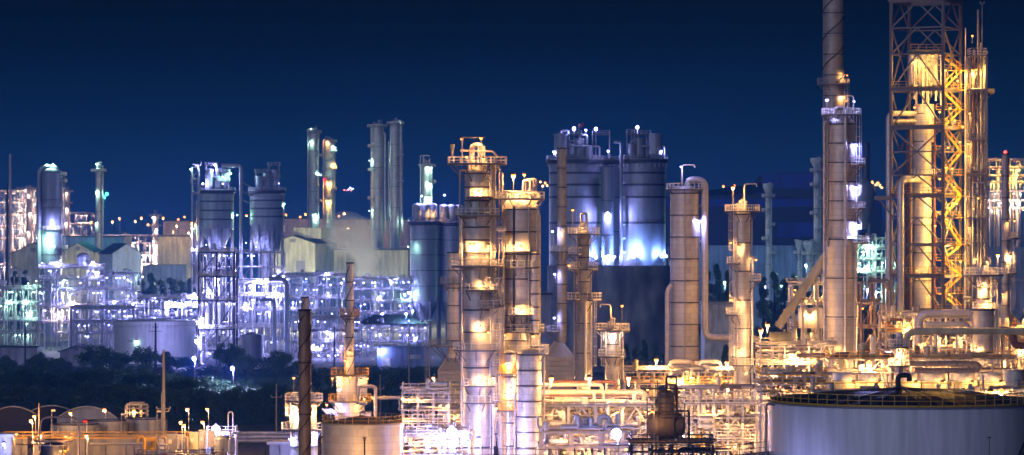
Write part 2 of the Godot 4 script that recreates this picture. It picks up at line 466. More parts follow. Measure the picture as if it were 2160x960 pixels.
func cone_tank(nm: String, label: String, px: float, rpx: float, top: float, d: float, m: String, roof: String, rise := 0.12, n := 5, k := 64) -> Node3D:
	var r := S(rpx, d)
	var y := Y(top, d)
	var t := thing(nm, label, "tank", Vector3(X(px, d), 0, -d))
	for i in n:
		var b := MB.new()
		var h := y / n
		b.lathe([Vector2(r, 0), Vector2(r, h - 0.05), Vector2(r - 0.03, h - 0.05), Vector2(r - 0.03, h)], k, Vector3(0, h * i, 0), false)
		part(t, "shell_course", b.mesh(), M[m])
	var b := MB.new()
	b.lathe([Vector2(r - 0.02, -0.12), Vector2(r + 0.14, -0.12), Vector2(r + 0.14, 0.03), Vector2(r - 0.3, 0.05)], k, Vector3(0, y, 0))
	part(t, "rim", b.mesh(), M.steel if roof == "roof_black" else M.galv)
	b = MB.new()
	b.lathe([Vector2(r - 0.3, 0.05), Vector2(0, 0.05 + r * rise)], k, Vector3(0, y, 0))
	part(t, "roof", b.mesh(), M[roof])
	return t
func drum(px0: float, px1: float, py: float, rpx: float, d: float, label: String, m := "clad", foot := -1.0, nm := "horizontal_drum", turn := 0.0) -> Node3D:
	var r := S(rpx, d)
	var l := S(px1 - px0, d)
	var f := 0.0 if foot < 0 else Y(foot, d)
	var t := thing(nm, label, "pressure vessel", Vector3(X((px0 + px1) / 2, d), f, -d), "", turn)
	var y := Y(py, d) - f
	var b := MB.new()
	var pr := []
	var e := r * 0.5
	for i in 5: pr.append(Vector2(r * sin(PI / 2 * i / 4.0), -l / 2 + e - e * cos(PI / 2 * i / 4.0)))
	for i in 5: pr.append(Vector2(r * cos(PI / 2 * i / 4.0), l / 2 - e + e * sin(PI / 2 * i / 4.0)))
	b.lathe(pr, 24, Vector3.ZERO, true)
	part(t, "shell", b.mesh(), M[m], Transform3D(Basis(Vector3.BACK, PI / 2), Vector3(0, y, 0)))
	for s in [-0.3, 0.3]: slab(t, "saddle", Vector3(s * l, (y - r * 0.7) / 2, 0), Vector3(0.3, maxf(y - r * 0.7, 0.3), r * 1.5), M.steel)
	var c := MB.new()
	c.lathe([Vector2(r * 0.22, 0), Vector2(r * 0.22, r * 0.5), Vector2(r * 0.34, r * 0.5), Vector2(r * 0.34, r * 0.62), Vector2(0, r * 0.62)], 12, Vector3(l * 0.15, y + r * 0.9, 0))
	part(t, "nozzle", c.mesh(), M[m])
	return t
func vessel(px: float, w: float, top: float, bot: float, d: float, label: String, m := "clad", n := 3, nm := "vertical_vessel") -> Node3D:
	var r := S(w, d) / 2
	var f := Y(bot, d)
	var t := thing(nm, label, "pressure vessel", Vector3(X(px, d), f, -d))
	var h := Y(top, d) - f
	courses(t, r, 0.4, h - r * 0.6, n, M[m], 22)
	head(t, r, h - r * 0.6, r * 0.6, M[m])
	var c := MB.new(); c.lathe([Vector2(r * 0.85, 0), Vector2(r * 0.85, 0.4)], 18)
	part(t, "skirt", c.mesh(), M.steel)
	tube(t, "pipe", [Vector3(0, h, 0), Vector3(0, h + 0.7, 0), Vector3(r + 0.35, h + 0.7, 0), Vector3(r + 0.35, 0, 0)], minf(0.14, r * 0.25), M[m], 8)
	return t
# Steel frame of several decks with its pipe runs, trays, risers and lamps.
func unit(o: Dictionary) -> Node3D:
	R.seed = o.sd
	var d: float = o.d
	var dep: float = o.get("dep", 8.0)
	var cx: float = X((o.x0 + o.x1) / 2.0, d)
	var hw: float = S(o.x1 - o.x0, d) / 2
	var t := thing(o.get("nm", "pipe_rack"), o.label, o.get("cat", "pipe rack"), Vector3(cx, 0, -d))
	var m: Material = M[o.get("m", "steel")]
	var rm: Material = M[o.get("rm", "rail")]
	var nb: int = o.nb
	var cs: float = o.get("cs", 0.32)
	var ys := []
	for py in o.lv: ys.append(Y(py, d))
	ys.sort()
	var top: float = ys[-1]
	var hd := dep / 2
	for i in nb + 1:
		var x := lerpf(-hw, hw, float(i) / nb)
		for z in [hd, -hd]: seg(t, "column", Vector3(x, 0, z), Vector3(x, top, z), cs, m)
		for y in ys: seg(t, "cross_beam", Vector3(x, y - 0.2, hd - cs / 2), Vector3(x, y - 0.2, -hd + cs / 2), cs * 0.7, m)
	var low := 0.0
	for k in ys.size():
		var y: float = ys[k]
		for z in [hd, -hd]: seg(t, "beam", Vector3(-hw, y - 0.05, z + cs * 0.56 * signf(z)), Vector3(hw, y - 0.05, z + cs * 0.56 * signf(z)), cs * 0.9, m, false, cs * 0.5)
		if k in o.get("decks", []):
			slab(t, "deck", Vector3(0, y + 0.16, 0), Vector3(hw * 2 + 0.6, 0.08, dep + 0.6), M.grating)
		if k in o.get("rails", []):
			railing(t, [Vector3(-hw, y + 0.2, -hd), Vector3(-hw, y + 0.2, hd + 0.2), Vector3(hw, y + 0.2, hd + 0.2), Vector3(hw, y + 0.2, -hd)], rm, 0.1 * maxf(1, d / 700.0), 1.6)
		for i in nb:
			if R.randf() < o.get("br", 0.45) and y - low > 1.5:
				var xa := lerpf(-hw, hw, float(i) / nb)
				var xb := lerpf(-hw, hw, float(i + 1) / nb)
				if R.randf() < 0.5:
					seg(t, "brace", Vector3(xa, low, hd), Vector3(xb, y - 0.3, hd), cs * 0.5, m)
				else:
					seg(t, "brace", Vector3(xa, low, hd), Vector3((xa + xb) / 2, y - 0.3, hd), cs * 0.45, m)
					seg(t, "brace", Vector3(xb, low, hd), Vector3((xa + xb) / 2, y - 0.3, hd), cs * 0.45, m)
		low = y
	var kinds: Array = o.get("pm", ["galv", "clad", "clad_dull", "white"])
	var rmax: float = o.get("rmax", 0.3)
	for k in ys.size():
		var np: int = o.get("np", 5)
		for j in np:
			var r := R.randf_range(0.07, rmax) * (1.0 if R.randf() < 0.75 else 0.6)
			var z := lerpf(-hd + 0.4, hd - 0.2, (j + R.randf_range(0.2, 0.8)) / np)
			var y: float = ys[k] + r + 0.22
			var xa := -hw - 0.5 if R.randf() < 0.55 else R.randf_range(-hw, hw * 0.3)
			var xb := hw + 0.5 if R.randf() < 0.55 else R.randf_range(maxf(xa + 2.0, -hw * 0.2), hw)
			var pts := [Vector3(xa, y, z), Vector3(xb, y, z)]
			var q := R.randf()
			if q < 0.3: pts.push_front(Vector3(xa, y + R.randf_range(-3.5, 2.5), z))
			elif q < 0.45:
				var xm := lerpf(xa, xb, R.randf_range(0.25, 0.7))
				var up := R.randf_range(0.7, 1.6)
				pts = [pts[0], Vector3(xm, y, z), Vector3(xm, y + up, z), Vector3(xm + 1.4, y + up, z), Vector3(xm + 1.4, y, z), pts[1]]
			if R.randf() < 0.35: pts.append(Vector3(xb, y + R.randf_range(-4.0, 2.2), z))
			elif R.randf() < 0.3: pts.append(Vector3(xb, y, z + R.randf_range(1.0, 2.5)))
			tube(t, "pipe", pts, r, M[kinds[R.randi() % kinds.size()]], 8)
			if R.randf() < 0.4 and r < 0.25:   # a flanged valve on the run
				var b := MB.new()
				var xm := lerpf(xa, xb, R.randf_range(0.2, 0.8))
				b.lathe([Vector2(r * 1.9, -0.35), Vector2(r * 1.9, -0.27), Vector2(r * 1.25, -0.25), Vector2(r * 1.6, 0), Vector2(r * 1.25, 0.25), Vector2(r * 1.9, 0.27), Vector2(r * 1.9, 0.35)], 10)
				var vb := part(t, "valve", b.mesh(), M[["galv", "rust", "white"][R.randi() % 3]], Transform3D(Basis(Vector3.BACK, PI / 2), Vector3(xm, y, z)))
				seg(vb, "stem", Vector3(r, 0, 0), Vector3(r + 0.8, 0, 0), 0.07, M.galv, true)
		if R.randf() < 0.6:
			var z := R.randf_range(-hd, hd * 0.5)
			slab(t, "cable_tray", Vector3(0, ys[k] + 0.9, z), Vector3(hw * 2, 0.12, 0.6), M.galv)
	for j in o.get("nr", 6):
		var x := R.randf_range(-hw, hw)
		var z := R.randf_range(-hd * 0.4, hd + 0.4)
		var r := R.randf_range(0.07, rmax * 0.8)
		var yb := R.randf_range(0, top * 0.4)
		var yt := R.randf_range(top * 0.6, top + o.get("over", 1.5))
		var pts := [Vector3(x, yb, z), Vector3(x, yt, z)]
		if R.randf() < 0.6: pts.append(Vector3(x + R.randf_range(-3, 3), yt, z))
		if R.randf() < 0.4: pts.push_front(Vector3(x + R.randf_range(-3, 3), yb, z))
		tube(t, "riser", pts, r, M[kinds[R.randi() % kinds.size()]], 8)
	for j in o.get("nx", 0):   # small exchangers, pump skids and junction boxes standing on the decks
		var k := R.randi() % ys.size()
		var x := R.randf_range(-hw * 0.9, hw * 0.9)
		var z := R.randf_range(0, hd)
		var s := R.randf_range(0.4, 0.9)
		var b := MB.new()
		var y: float = ys[k] + 0.2
		if R.randf() < 0.5:
			b.lathe([Vector2(0, 0), Vector2(s * 0.6, 0.05), Vector2(s * 0.6, s * 2.2), Vector2(s * 0.45, s * 2.5), Vector2(0, s * 2.6)], 12)
			part(t, "pot", b.mesh(), M[kinds[R.randi() % kinds.size()]], Transform3D(Basis(), Vector3(x, y, z)))
		elif R.randf() < 0.6:
			b.lathe([Vector2(0, -s * 1.6), Vector2(s * 0.5, -s * 1.5), Vector2(s * 0.5, s * 1.5), Vector2(0, s * 1.6)], 12)
			part(t, "exchanger", b.mesh(), M[kinds[R.randi() % kinds.size()]], Transform3D(Basis(Vector3.BACK, PI / 2), Vector3(x, y + s * 0.6, z)))
		else:
			b.box(Vector3(0, s * 0.6, 0), Vector3(s, s * 1.2, s * 0.5)); b.box(Vector3(0, s * 0.6, s * 0.26), Vector3(s * 0.8, s, 0.06))
			part(t, "junction_box", b.mesh(), M.galv, Transform3D(Basis(), Vector3(x, y, z)))
	for p in o.get("lamps", []):   # [px, py, energy, colour(, z from the front, bulb)]
		var z: float = hd + (p[4] if p.size() > 4 else 0.7)
		var at := Vector3(X(p[0], d) - cx, Y(p[1], d), z)
		lamp(t, at, p[3], p[2] * (1.5 if d < 800 else 1.25 if d < 1300 else 1.0), at + Vector3(0, -1.3, -minf(1.0, absf(z - hd) + 0.3)), (0.2 if p.size() < 6 else p[5]) * (1.7 if d < 800 and p.size() > 5 and p[5] < 0.5 else 1.0))
	var n: int = o.get("nl", 0)   # further lamps under the decks, spread evenly
	for j in n:
		var k := R.randi() % ys.size()
		var x := lerpf(-hw, hw, (j + R.randf()) / n)
		var at := Vector3(x, ys[k] - 0.9, R.randf_range(-hd * 0.5, hd) if j % 2 == 0 else hd + 0.5)
		lamp(t, at, o.get("lc", "w"), o.get("le", 20.0) * R.randf_range(0.6, 1.4) * (1.1 if d < 800 else 1.6 if d < 1300 else 1.0), at + Vector3(0, 0.9, 0), 0.2 if d < 800 else 0.24)
	for s in o.get("stairs", []):   # [px a, py a, px b, py b]
		stair(t, Vector3(X(s[0], d) - cx, Y(s[1], d), hd + 0.9), Vector3(X(s[2], d) - cx, Y(s[3], d), hd + 0.9), M[o.get("sm", "galv")])
	return t
func stair(o: Node, a: Vector3, b: Vector3, m: Material, w := 0.9):
	var c := MB.new()
	var q := Vector3(0, 0, w / 2)
	for s in [-1, 1]:
		c.beam(a + q * s, b + q * s, 0.1, 0.28)
		c.beam(a + q * s + Vector3(0, 1.1, 0), b + q * s + Vector3(0, 1.1, 0), 0.08)
		for i in 5: c.beam(a.lerp(b, i / 4.0) + q * s, a.lerp(b, i / 4.0) + q * s + Vector3(0, 1.1, 0), 0.07)
	var n := maxi(3, int(absf(b.y - a.y) / 0.28))
	for i in n: c.box(a.lerp(b, (i + 0.5) / n), Vector3(0.28, 0.05, w))
	part(o, "stair_flight", c.mesh(), m)
func hall(nm: String, label: String, px0: float, px1: float, eave: float, ridge: float, d: float, length: float, wall: String, roof: String, turn := 0.0, floor_py := -1.0) -> Node3D:   # gable end faces the camera
	var w := S(px1 - px0, d)
	var ye := Y(eave, d)
	var yr := Y(ridge, d)
	var f := 0.0 if floor_py < 0 else Y(floor_py, d)
	var t := thing(nm, label, "building", Vector3(X((px0 + px1) / 2, d), 0, -d), "", deg_to_rad(turn))
	var hw := w / 2
	var b := MB.new()
	b.flat(Vector3(-hw, f, 0), Vector3(hw, f, 0), Vector3(hw, ye, 0), Vector3(-hw, ye, 0), Vector3.BACK)
	b.flat(Vector3(-hw, ye, 0), Vector3(hw, ye, 0), Vector3(0, yr, 0), Vector3(0, yr, 0), Vector3.BACK)
	b.flat(Vector3(-hw, f, -0.3), Vector3(hw, f, -0.3), Vector3(hw, ye, -0.3), Vector3(-hw, ye, -0.3), Vector3.FORWARD)
	b.flat(Vector3(-hw, f, 0), Vector3(hw, f, 0), Vector3(hw, f, -0.3), Vector3(-hw, f, -0.3), Vector3.DOWN)
	part(t, "gable_wall", b.mesh(), M[wall])
	for i in 13:   # sheeting ribs
		var u := lerpf(-hw + 0.3, hw - 0.3, i / 12.0)
		seg(t, "rib", Vector3(u, f, 0.05), Vector3(u, lerpf(yr, ye, absf(u) / hw) - 0.15, 0.05), 0.22, M[wall])
	slab(t, "door", Vector3(hw * 0.35, f + (ye - f) * 0.2, 0.1), Vector3(hw * 0.4, (ye - f) * 0.4, 0.14), M.steel)
	slab(t, "vent", Vector3(0, lerpf(ye, yr, 0.35), 0.1), Vector3(hw * 0.25, (yr - ye) * 0.3 + 0.4, 0.16), M.steel)
	for s in [-1, 1]:
		slab(t, "side_wall", Vector3(s * (hw - 0.15), (f + ye) / 2, -length / 2 - 0.31), Vector3(0.3, ye - f, length), M[wall])
		var c := MB.new()
		var u := Vector3(s * (hw + 0.6), ye - 0.6 * (yr - ye) / hw + 0.1, 0.6)
		var p := Vector3(0, yr + 0.1, 0.6)
		var k := Vector3(0, 0, -length - 1.2)
		c.flat(u, p, p + k, u + k, Vector3(s, 3, 0))
		c.flat(u - Vector3(0, 0.25, 0), p - Vector3(0, 0.25, 0), p + k - Vector3(0, 0.25, 0), u + k - Vector3(0, 0.25, 0), Vector3(-s, -3, 0))
		c.flat(u, p, p - Vector3(0, 0.25, 0), u - Vector3(0, 0.25, 0), Vector3.BACK)
		c.flat(u, u + k, u + k - Vector3(0, 0.25, 0), u - Vector3(0, 0.25, 0), Vector3(s, 0, 0))
		part(t, "roof_slope", c.mesh(), M[roof])
	if f > 0:
		for i in 4:
			for z in [-0.2, -length]:
				var x := lerpf(-hw + 0.3, hw - 0.3, i / 3.0)
				seg(t, "column", Vector3(x, 0, z), Vector3(x, f, z), 0.5, M.steel)
	return t
func block(nm: String, label: String, px0: float, px1: float, top: float, d: float, depth: float, wall: String, roof := "roof_green", cat := "building", floor_py := -1.0) -> Node3D:   # flat-roofed box with ribs of cladding panels
	var w := S(px1 - px0, d)
	var f := 0.0 if floor_py < 0 else Y(floor_py, d)
	var y := Y(top, d)
	var t := thing(nm, label, cat, Vector3(X((px0 + px1) / 2, d), 0, -d))
	var n := clampi(int(w / 6.0), 2, 14)
	for i in n: slab(t, "wall_panel", Vector3(-w / 2 + w * (i + 0.5) / n, (y + f) / 2, -0.15), Vector3(w / n - 0.06, y - f, 0.3), M[wall])
	slab(t, "wall_core", Vector3(0, (y + f) / 2, -depth / 2 - 0.25), Vector3(w, y - f - 0.02, depth - 0.1), M[wall])
	slab(t, "roof", Vector3(0, y + 0.25, -depth / 2), Vector3(w + 0.8, 0.5, depth + 0.8), M[roof])
	return t
func crown_mesh(sd: int, conifer: bool, count: int) -> Mesh:
	var id := "crown%d" % sd
	if cache.has(id): return cache[id]
	R.seed = sd
	var b := MB.new()
	var clumps := []
	for i in 26:
		if conifer:
			var y := R.randf_range(0.04, 0.97)
			var rr := (1.0 - y) * 0.36 + 0.03
			clumps.append([Vector3(R.randf_range(-1, 1) * rr, y * 2.0, R.randf_range(-1, 1) * rr), 0.12 + 0.12 * (1 - y)])
		else:
			var e := Vector3(R.randfn(), R.randfn() * 0.8, R.randfn()).normalized() * R.randf_range(0.35, 0.85)
			e.y = e.y * 0.72 + 0.1
			clumps.append([e, R.randf_range(0.2, 0.42)])
	for i in count:
		var c: Array = clumps[R.randi() % clumps.size()]
		var e := Vector3(R.randfn(), R.randfn(), R.randfn()).normalized()
		var p: Vector3 = c[0] + e * c[1] * pow(R.randf(), 0.4) * Vector3(1, 0.8, 1)
		var s := R.randf_range(0.03, 0.075)
		var x := Vector3(R.randfn(), R.randfn() * 0.6, R.randfn()).normalized() * s
		var n := (e + Vector3(R.randfn(), R.randfn() + 0.6, R.randfn()) * 0.6).normalized()
		var z := x.cross(n).normalized() * s * 0.6
		b.quad(p - x, p + z, p + x, p - z, n, n, n, n)
	cache[id] = b.mesh()
	return cache[id]
func tree(px: float, top: float, wpx: float, d: float, label: String, kind := 0, conifer := false, group := "") -> Node3D:
	var y := Y(top, d)
	var w := S(wpx, d)
	var t := thing("conifer" if conifer else "broadleaf_tree", label, "tree", Vector3(X(px, d), 0, -d), group)
	var sd := 100 + int(px * 7 + top) % 5 + (10 if conifer else 0)
	var hh := y * (0.95 if conifer else 0.9)
	var c0 := y - hh
	var b := MB.new()
	b.path([Vector3.ZERO, Vector3(w * 0.02, y * 0.4, 0), Vector3(-w * 0.02, y * 0.8, 0)], 0.03 * y, 7, 2.0, 0.008 * y)
	if not conifer:
		for i in 5:
			var e := dir(i * 72 + px) * w * 0.3
			b.path([Vector3(0, y * 0.3, 0), e * 0.5 + Vector3(0, y * 0.48, 0), e + Vector3(0, y * 0.66, 0)], 0.014 * y, 5, 2.0, 0.005 * y)
	part(t, "trunk", b.mesh(), M.bark)
	var sc := Vector3(w * 0.5, hh / 2.0, w * 0.5)
	if conifer: part(t, "crown", crown_mesh(sd, true, 2600), M.leaf2, Transform3D(Basis.from_scale(Vector3(w * 1.3, hh / 2.0, w * 1.3)), Vector3(0, c0, 0)))
	else: part(t, "crown", crown_mesh(sd, false, 4200), M["leaf%d" % kind], Transform3D(Basis(Vector3.UP, px) * Basis.from_scale(sc), Vector3(0, c0 + hh * 0.46, 0)))
	return t
func utility_pole(px: float, top: float, d: float, w: float, label: String, m := "concrete", arms := []) -> Node3D:
	var t := thing("utility_pole", label, "pole", Vector3(X(px, d), 0, -d))
	var b := MB.new()
	var r := S(w, d) / 2
	b.path([Vector3.ZERO, Vector3(0, Y(top, d), 0)], r * 1.25, 10, 2.0, r * 0.8)
	part(t, "pole", b.mesh(), M[m])
	for a in arms:   # [py, half width px]
		seg(t, "crossarm", Vector3(-S(a[1], d), Y(a[0], d), r), Vector3(S(a[1], d), Y(a[0], d), r), 0.14, M[m])
		for s in [-0.95, 0.95]:
			var c := MB.new(); c.lathe([Vector2(0.05, 0), Vector2(0.1, 0.1), Vector2(0.06, 0.18), Vector2(0.1, 0.26), Vector2(0, 0.34)], 8)
			part(t, "insulator", c.mesh(), M.white, Transform3D(Basis(), Vector3(s * S(a[1], d), Y(a[0], d) + 0.07, r)))
	return t

# ---------- the scene ----------
func _ready():
	var cam := Camera3D.new()
	cam.name = "camera"
	add_child(cam)
	cam.position = Vector3(0, H, 0)
	cam.fov = rad_to_deg(2.0 * atan(480.0 / F))
	cam.near = 1.0; cam.far = 12000.0; cam.current = true
	var we := WorldEnvironment.new()
	var e := Environment.new()
	we.environment = e
	add_child(we)
	e.background_mode = Environment.BG_SKY
	e.sky = Sky.new()
	e.sky.sky_material = night_sky()
	e.tonemap_mode = Environment.TONE_MAPPER_LINEAR
	e.tonemap_exposure = 3.2
	e.background_energy_multiplier = 0.225
	e.sdfgi_enabled = true; e.ssao_enabled = true; e.ssil_enabled = true
	e.volumetric_fog_enabled = true; e.volumetric_fog_density = 0.0
	e.fog_enabled = true; e.fog_density = 0.00036; e.fog_light_color = Color(0.27, 0.55, 1.0)
	var moon := DirectionalLight3D.new()   # unseen broad light from behind the viewer, for moon, town and off-frame lamps
	moon.name = "moonlight"
	moon.light_color = Color(0.80, 0.84, 1.0)
	moon.light_energy = 0.10
	moon.light_angular_distance = 25.0
	moon.shadow_enabled = true
	moon.sky_mode = DirectionalLight3D.SKY_MODE_LIGHT_ONLY
	add_child(moon)
	moon.rotation_degrees = Vector3(-18, -30, 0)
	materials()
	ground()
	far_side()
	silos_left()
	left_plant()
	silos_right()
	back_right()
	grove()
	water_works()
	left_front()
	twin_towers()
	centre_columns()
	centre_racks()
	right_columns()
	derrick()
	right_racks()
	big_tank()
	near_front()

func night_sky() -> PanoramaSkyMaterial:
	var im := Image.create(2048, 1024, false, Image.FORMAT_RGBF)
	var stops := [[0.0, Color(0.021, 0.176, 0.272)], [0.7, Color(0.013, 0.172, 0.272)], [1.4, Color(0.004, 0.156, 0.253)], [2.4, Color(0.003, 0.118, 0.200)], [3.8, Color(0.003, 0.066, 0.115)], [8.0, Color(0.003, 0.051, 0.100)], [30.0, Color(0.003, 0.039, 0.086)], [91.0, Color(0.003, 0.026, 0.070)]]
	for y in 1024:
		var el := 90.0 - (y + 0.5) / 1024.0 * 180.0
		var c: Color = stops[0][1]
		if el > 0:
			for i in stops.size() - 1:
				if el >= stops[i][0] and el < stops[i + 1][0]:
					c = (stops[i][1] as Color).lerp(stops[i + 1][1], (el - stops[i][0]) / (stops[i + 1][0] - stops[i][0]))
		else: c = Color(0.02, 0.03, 0.06)
		im.fill_rect(Rect2i(0, y, 2048, 1), c.srgb_to_linear())
	var s := PanoramaSkyMaterial.new()
	s.panorama = ImageTexture.create_from_image(im)
	return s

func ground():
	var b := MB.new()
	b.flat(Vector3(-4500, 0, 100), Vector3(4500, 0, 100), Vector3(4500, 0, -9000), Vector3(-4500, 0, -9000), Vector3.UP)
	structure("ground", b.mesh(), M.earth)
	for a in [[-120, 12, -420, -720], [12, 140, -380, -760], [-200, -20, -960, -1350], [-130, -40, -520, -690]]:   # concrete yards
		b = MB.new()
		b.flat(Vector3(a[0], 0.01, a[2]), Vector3(a[1], 0.01, a[2]), Vector3(a[1], 0.01, a[3]), Vector3(a[0], 0.01, a[3]), Vector3.UP)
		var o := structure("pavement" if taken.get("pavement", 0) == 0 else numbered("pavement"), b.mesh(), M.paving, Vector3(0, 0.004 * taken.get("pavement", 0), 0))
		if taken.get("pavement", 0) == 0: taken["pavement"] = 1
	b = MB.new()   # low hill behind the right edge
	var pr := []
	for i in 9: pr.append(Vector2(420.0 * (1.0 - i / 8.0), 66.0 * (0.5 - 0.5 * cos(PI * i / 8.0))))
	b.lathe(pr, 40, Vector3.ZERO, true)
	structure("hill", b.mesh(), M.earth, Vector3(X(2290, 2700), -0.5, -2700))

func far_side():
	# distant refinery on the left
	unit({"sd": 11, "label": "distant amber-lit process structure at the far left edge", "nm": "process_unit", "cat": "plant structure", "x0": -20, "x1": 60, "d": 2200.0, "dep": 14.0, "lv": [405, 430, 455, 480, 505, 530, 560], "nb": 5, "np": 5, "nr": 14, "cs": 0.6, "rmax": 0.8, "nl": 46, "lc": "p", "le": 90.0, "decks": [1, 3, 5], "nx": 12, "pm": ["clad", "galv"]})
	unit({"sd": 12, "label": "distant amber-lit process structure behind the domed column", "nm": "process_unit", "cat": "plant structure", "x0": 38, "x1": 84, "d": 2180.0, "dep": 14.0, "lv": [400, 425, 450, 475, 500, 530, 560], "nb": 3, "np": 5, "nr": 16, "cs": 0.6, "rmax": 0.9, "nl": 34, "lc": "p", "le": 90.0, "decks": [0, 2, 4, 6], "nx": 12, "pm": ["clad", "galv"]})
	unit({"sd": 13, "label": "distant low amber-lit process structure right of the domed column", "nm": "process_unit", "cat": "plant structure", "x0": 128, "x1": 196, "d": 2180.0, "dep": 14.0, "lv": [452, 475, 500, 525, 555], "nb": 4, "np": 5, "nr": 10, "cs": 0.6, "rmax": 0.8, "nl": 30, "lc": "p", "le": 80.0, "decks": [1, 3, 4], "nx": 8, "pm": ["clad", "galv"]})
	tower({"label": "distant amber-lit column beside the domed column", "x": 140, "w": 15, "d": 2150.0, "top": 402, "n": 5, "plats": [[405, 0, 360, 2.0], [430, 0, 360, 1.6]], "lamps": [[138, 405, 1.6, 40, "p", 0.5], [142, 440, 1.2, 40, "p", 0.5], [138, 470, 1.2, 40, "p", 0.5]], "gear": 3})
	tower({"label": "distant column with domed top among amber lights at left edge", "x": 62, "w": 14, "d": 2150.0, "top": 398, "n": 5, "plats": [[420, 0, 360, 2.0]], "lamps": [[60, 412, 1.2, 40, "p", 0.5], [66, 450, 1.2, 40, "p", 0.5], [60, 490, 1.2, 40, "p", 0.5]], "gear": 4})
	stack("flare_stack", "thin pale flare stack rising above the far left plant", 21, 5, 325, 2100, 8, "clad")
	tower({"label": "small distant column under the row of amber mast lights", "x": 328, "w": 12, "d": 1950.0, "top": 452, "n": 4, "plats": [[456, 0, 360, 1.8], [478, 0, 360, 1.6], [500, 0, 360, 1.6]], "lamps": [[324, 458, 1.2, 40, "p", 0.35], [332, 485, 1.2, 40, "p", 0.35]], "gear": 5})
	unit({"sd": 14, "label": "long distant pipe rack dotted with amber lamps left of centre", "x0": 214, "x1": 336, "d": 1950.0, "dep": 10.0, "lv": [498, 515, 535, 560], "nb": 8, "np": 4, "nr": 8, "cs": 0.5, "rmax": 0.5, "nl": 46, "lc": "p", "le": 70.0, "decks": [1]})
	unit({"sd": 15, "label": "distant amber-lit pipe rack behind the pale hall", "x0": 590, "x1": 860, "d": 1950.0, "dep": 10.0, "lv": [478, 490, 505], "nb": 14, "np": 3, "nr": 6, "cs": 0.5, "rmax": 0.5, "nl": 30, "lc": "p", "le": 70.0, "decks": [1]})
	block("warehouse", "pink-lit box building behind the pale far shed", 344, 404, 467, 1900, 30, "wall_grey", "roof_green")
	block("warehouse", "pale box building beside the left silos' pipes", 333, 404, 499, 1700, 28, "cream", "roof_green")
	block("warehouse", "pink-grey long wall behind the left silos", 600, 700, 462, 1900, 20, "wall_grey", "roof_green")
	block("warehouse", "long pink-grey wall between the two slim column pairs", 706, 862, 464, 1920, 20, "wall_grey", "roof_green")
	block("fence_wall", "pale blue sheet wall left of the steel frame tower", 306, 392, 560, 1500, 1.0, "wall_blue", "steel", "wall")
	for a in [[365, 488, 1880], [398, 490, 1880], [372, 476, 1690], [655, 476, 1880], [735, 480, 1900], [790, 478, 1900]]:
		lamp_post(a[0], a[1], a[2] - 6, "o", 140, "amber yard lamp against the pale wall, %s from the left" % ORD[[365, 372, 398, 655, 735, 790].find(a[0])], -1, 0.45, "amber lamps along far walls")
	var i := 0
	for a in [[192, 469], [237, 468], [252, 461], [285, 467], [298, 460], [312, 474], [344, 460], [376, 463], [389, 458], [507, 462], [520, 455], [603, 453], [633, 458], [644, 452], [715, 456], [726, 450]]:
		lamp_post(a[0], a[1], 2050.0 + (i % 3) * 60.0, "o", 60, "amber high-mast light on the far skyline, %s from the left" % ORD[i], -1, 0.75, "amber high-mast lights on the far skyline")
		i += 1
	for a in [[762, 455, "a twin"], [765, 449, "the upper twin"], [733, 400, "the lone cluster"]]: pass
	var t := thing("light_mast", "tall far mast carrying a cluster of small lamps in the night sky", "mast", Vector3(X(735, 2300), 0, -2300.0))
	seg(t, "pole", Vector3.ZERO, Vector3(0, Y(404, 2300), 0), 0.35, M.dark, true)
	slab(t, "platform", Vector3(0, Y(404, 2300), 0), Vector3(9, 0.3, 3), M.dark)
	for a in [[726, 401, "o"], [731, 402, "r"], [735, 400, "w"], [739, 396, "w"], [744, 398, "w"], [741, 402, "o"]]:
		bulb(t, Vector3(X(a[0], 2300) - X(735, 2300), Y(a[1], 2300), 1.0), a[2], 30, 0.4)
	# sheds
	hall("shed", "dark-roofed cream shed at far left behind the bright deck", 24, 116, 535, 512, 1480, 40, "cream", "roof_green", 0)
	hall("shed", "cream gable-fronted shed right of the domed column", 131, 197, 531, 512, 1430, 34, "cream", "roof_green", 0)
	hall("shed", "blue-grey gable shed with a green side wall", 236, 299, 534, 514, 1400, 18, "wall_blue", "roof_green", 24)
	block("warehouse", "dark green roofed block behind the gable sheds", 120, 262, 500, 1560, 30, "wall_blue", "roof_green")
	var h := hall("hall", "large cream gable hall raised on columns with a roof monitor", 571, 665, 513, 497, 1450, 60, "cream", "roof_green", -6, 575)
	slab(h, "roof_monitor", Vector3(4, Y(492, 1450), -26), Vector3(12, 4.6, 26), M.cream)
	block("hall", "long cream hall with dark roof behind the steam plume", 690, 861, 528, 1500, 34, "cream", "roof_green", "building", 586)
	i = 0
	for a in [[581, 586, 1340, 2400.0], [638, 594, 1340, 1600.0], [720, 596, 1370, 1700.0], [790, 596, 1370, 1700.0], [850, 594, 1370, 1000.0], [60, 584, 1400, 400.0], [165, 584, 1360, 300.0], [262, 584, 1335, 350.0], [365, 572, 1630, 900.0]]:  # mostly unseen sources, placed to light the hall and shed walls
		lamp_post(a[0], a[1], a[2], "c", a[3], "pale floodlight post placed to light a far building wall, %s from the left" % ORD[[4, 5, 6, 7, 8, 0, 1, 2, 3][i]], -1, 0.16, "floodlight posts placed to light the far buildings"); i += 1
	# thin lit columns far behind the hall
	var g := "slim green-lit columns behind the hall"
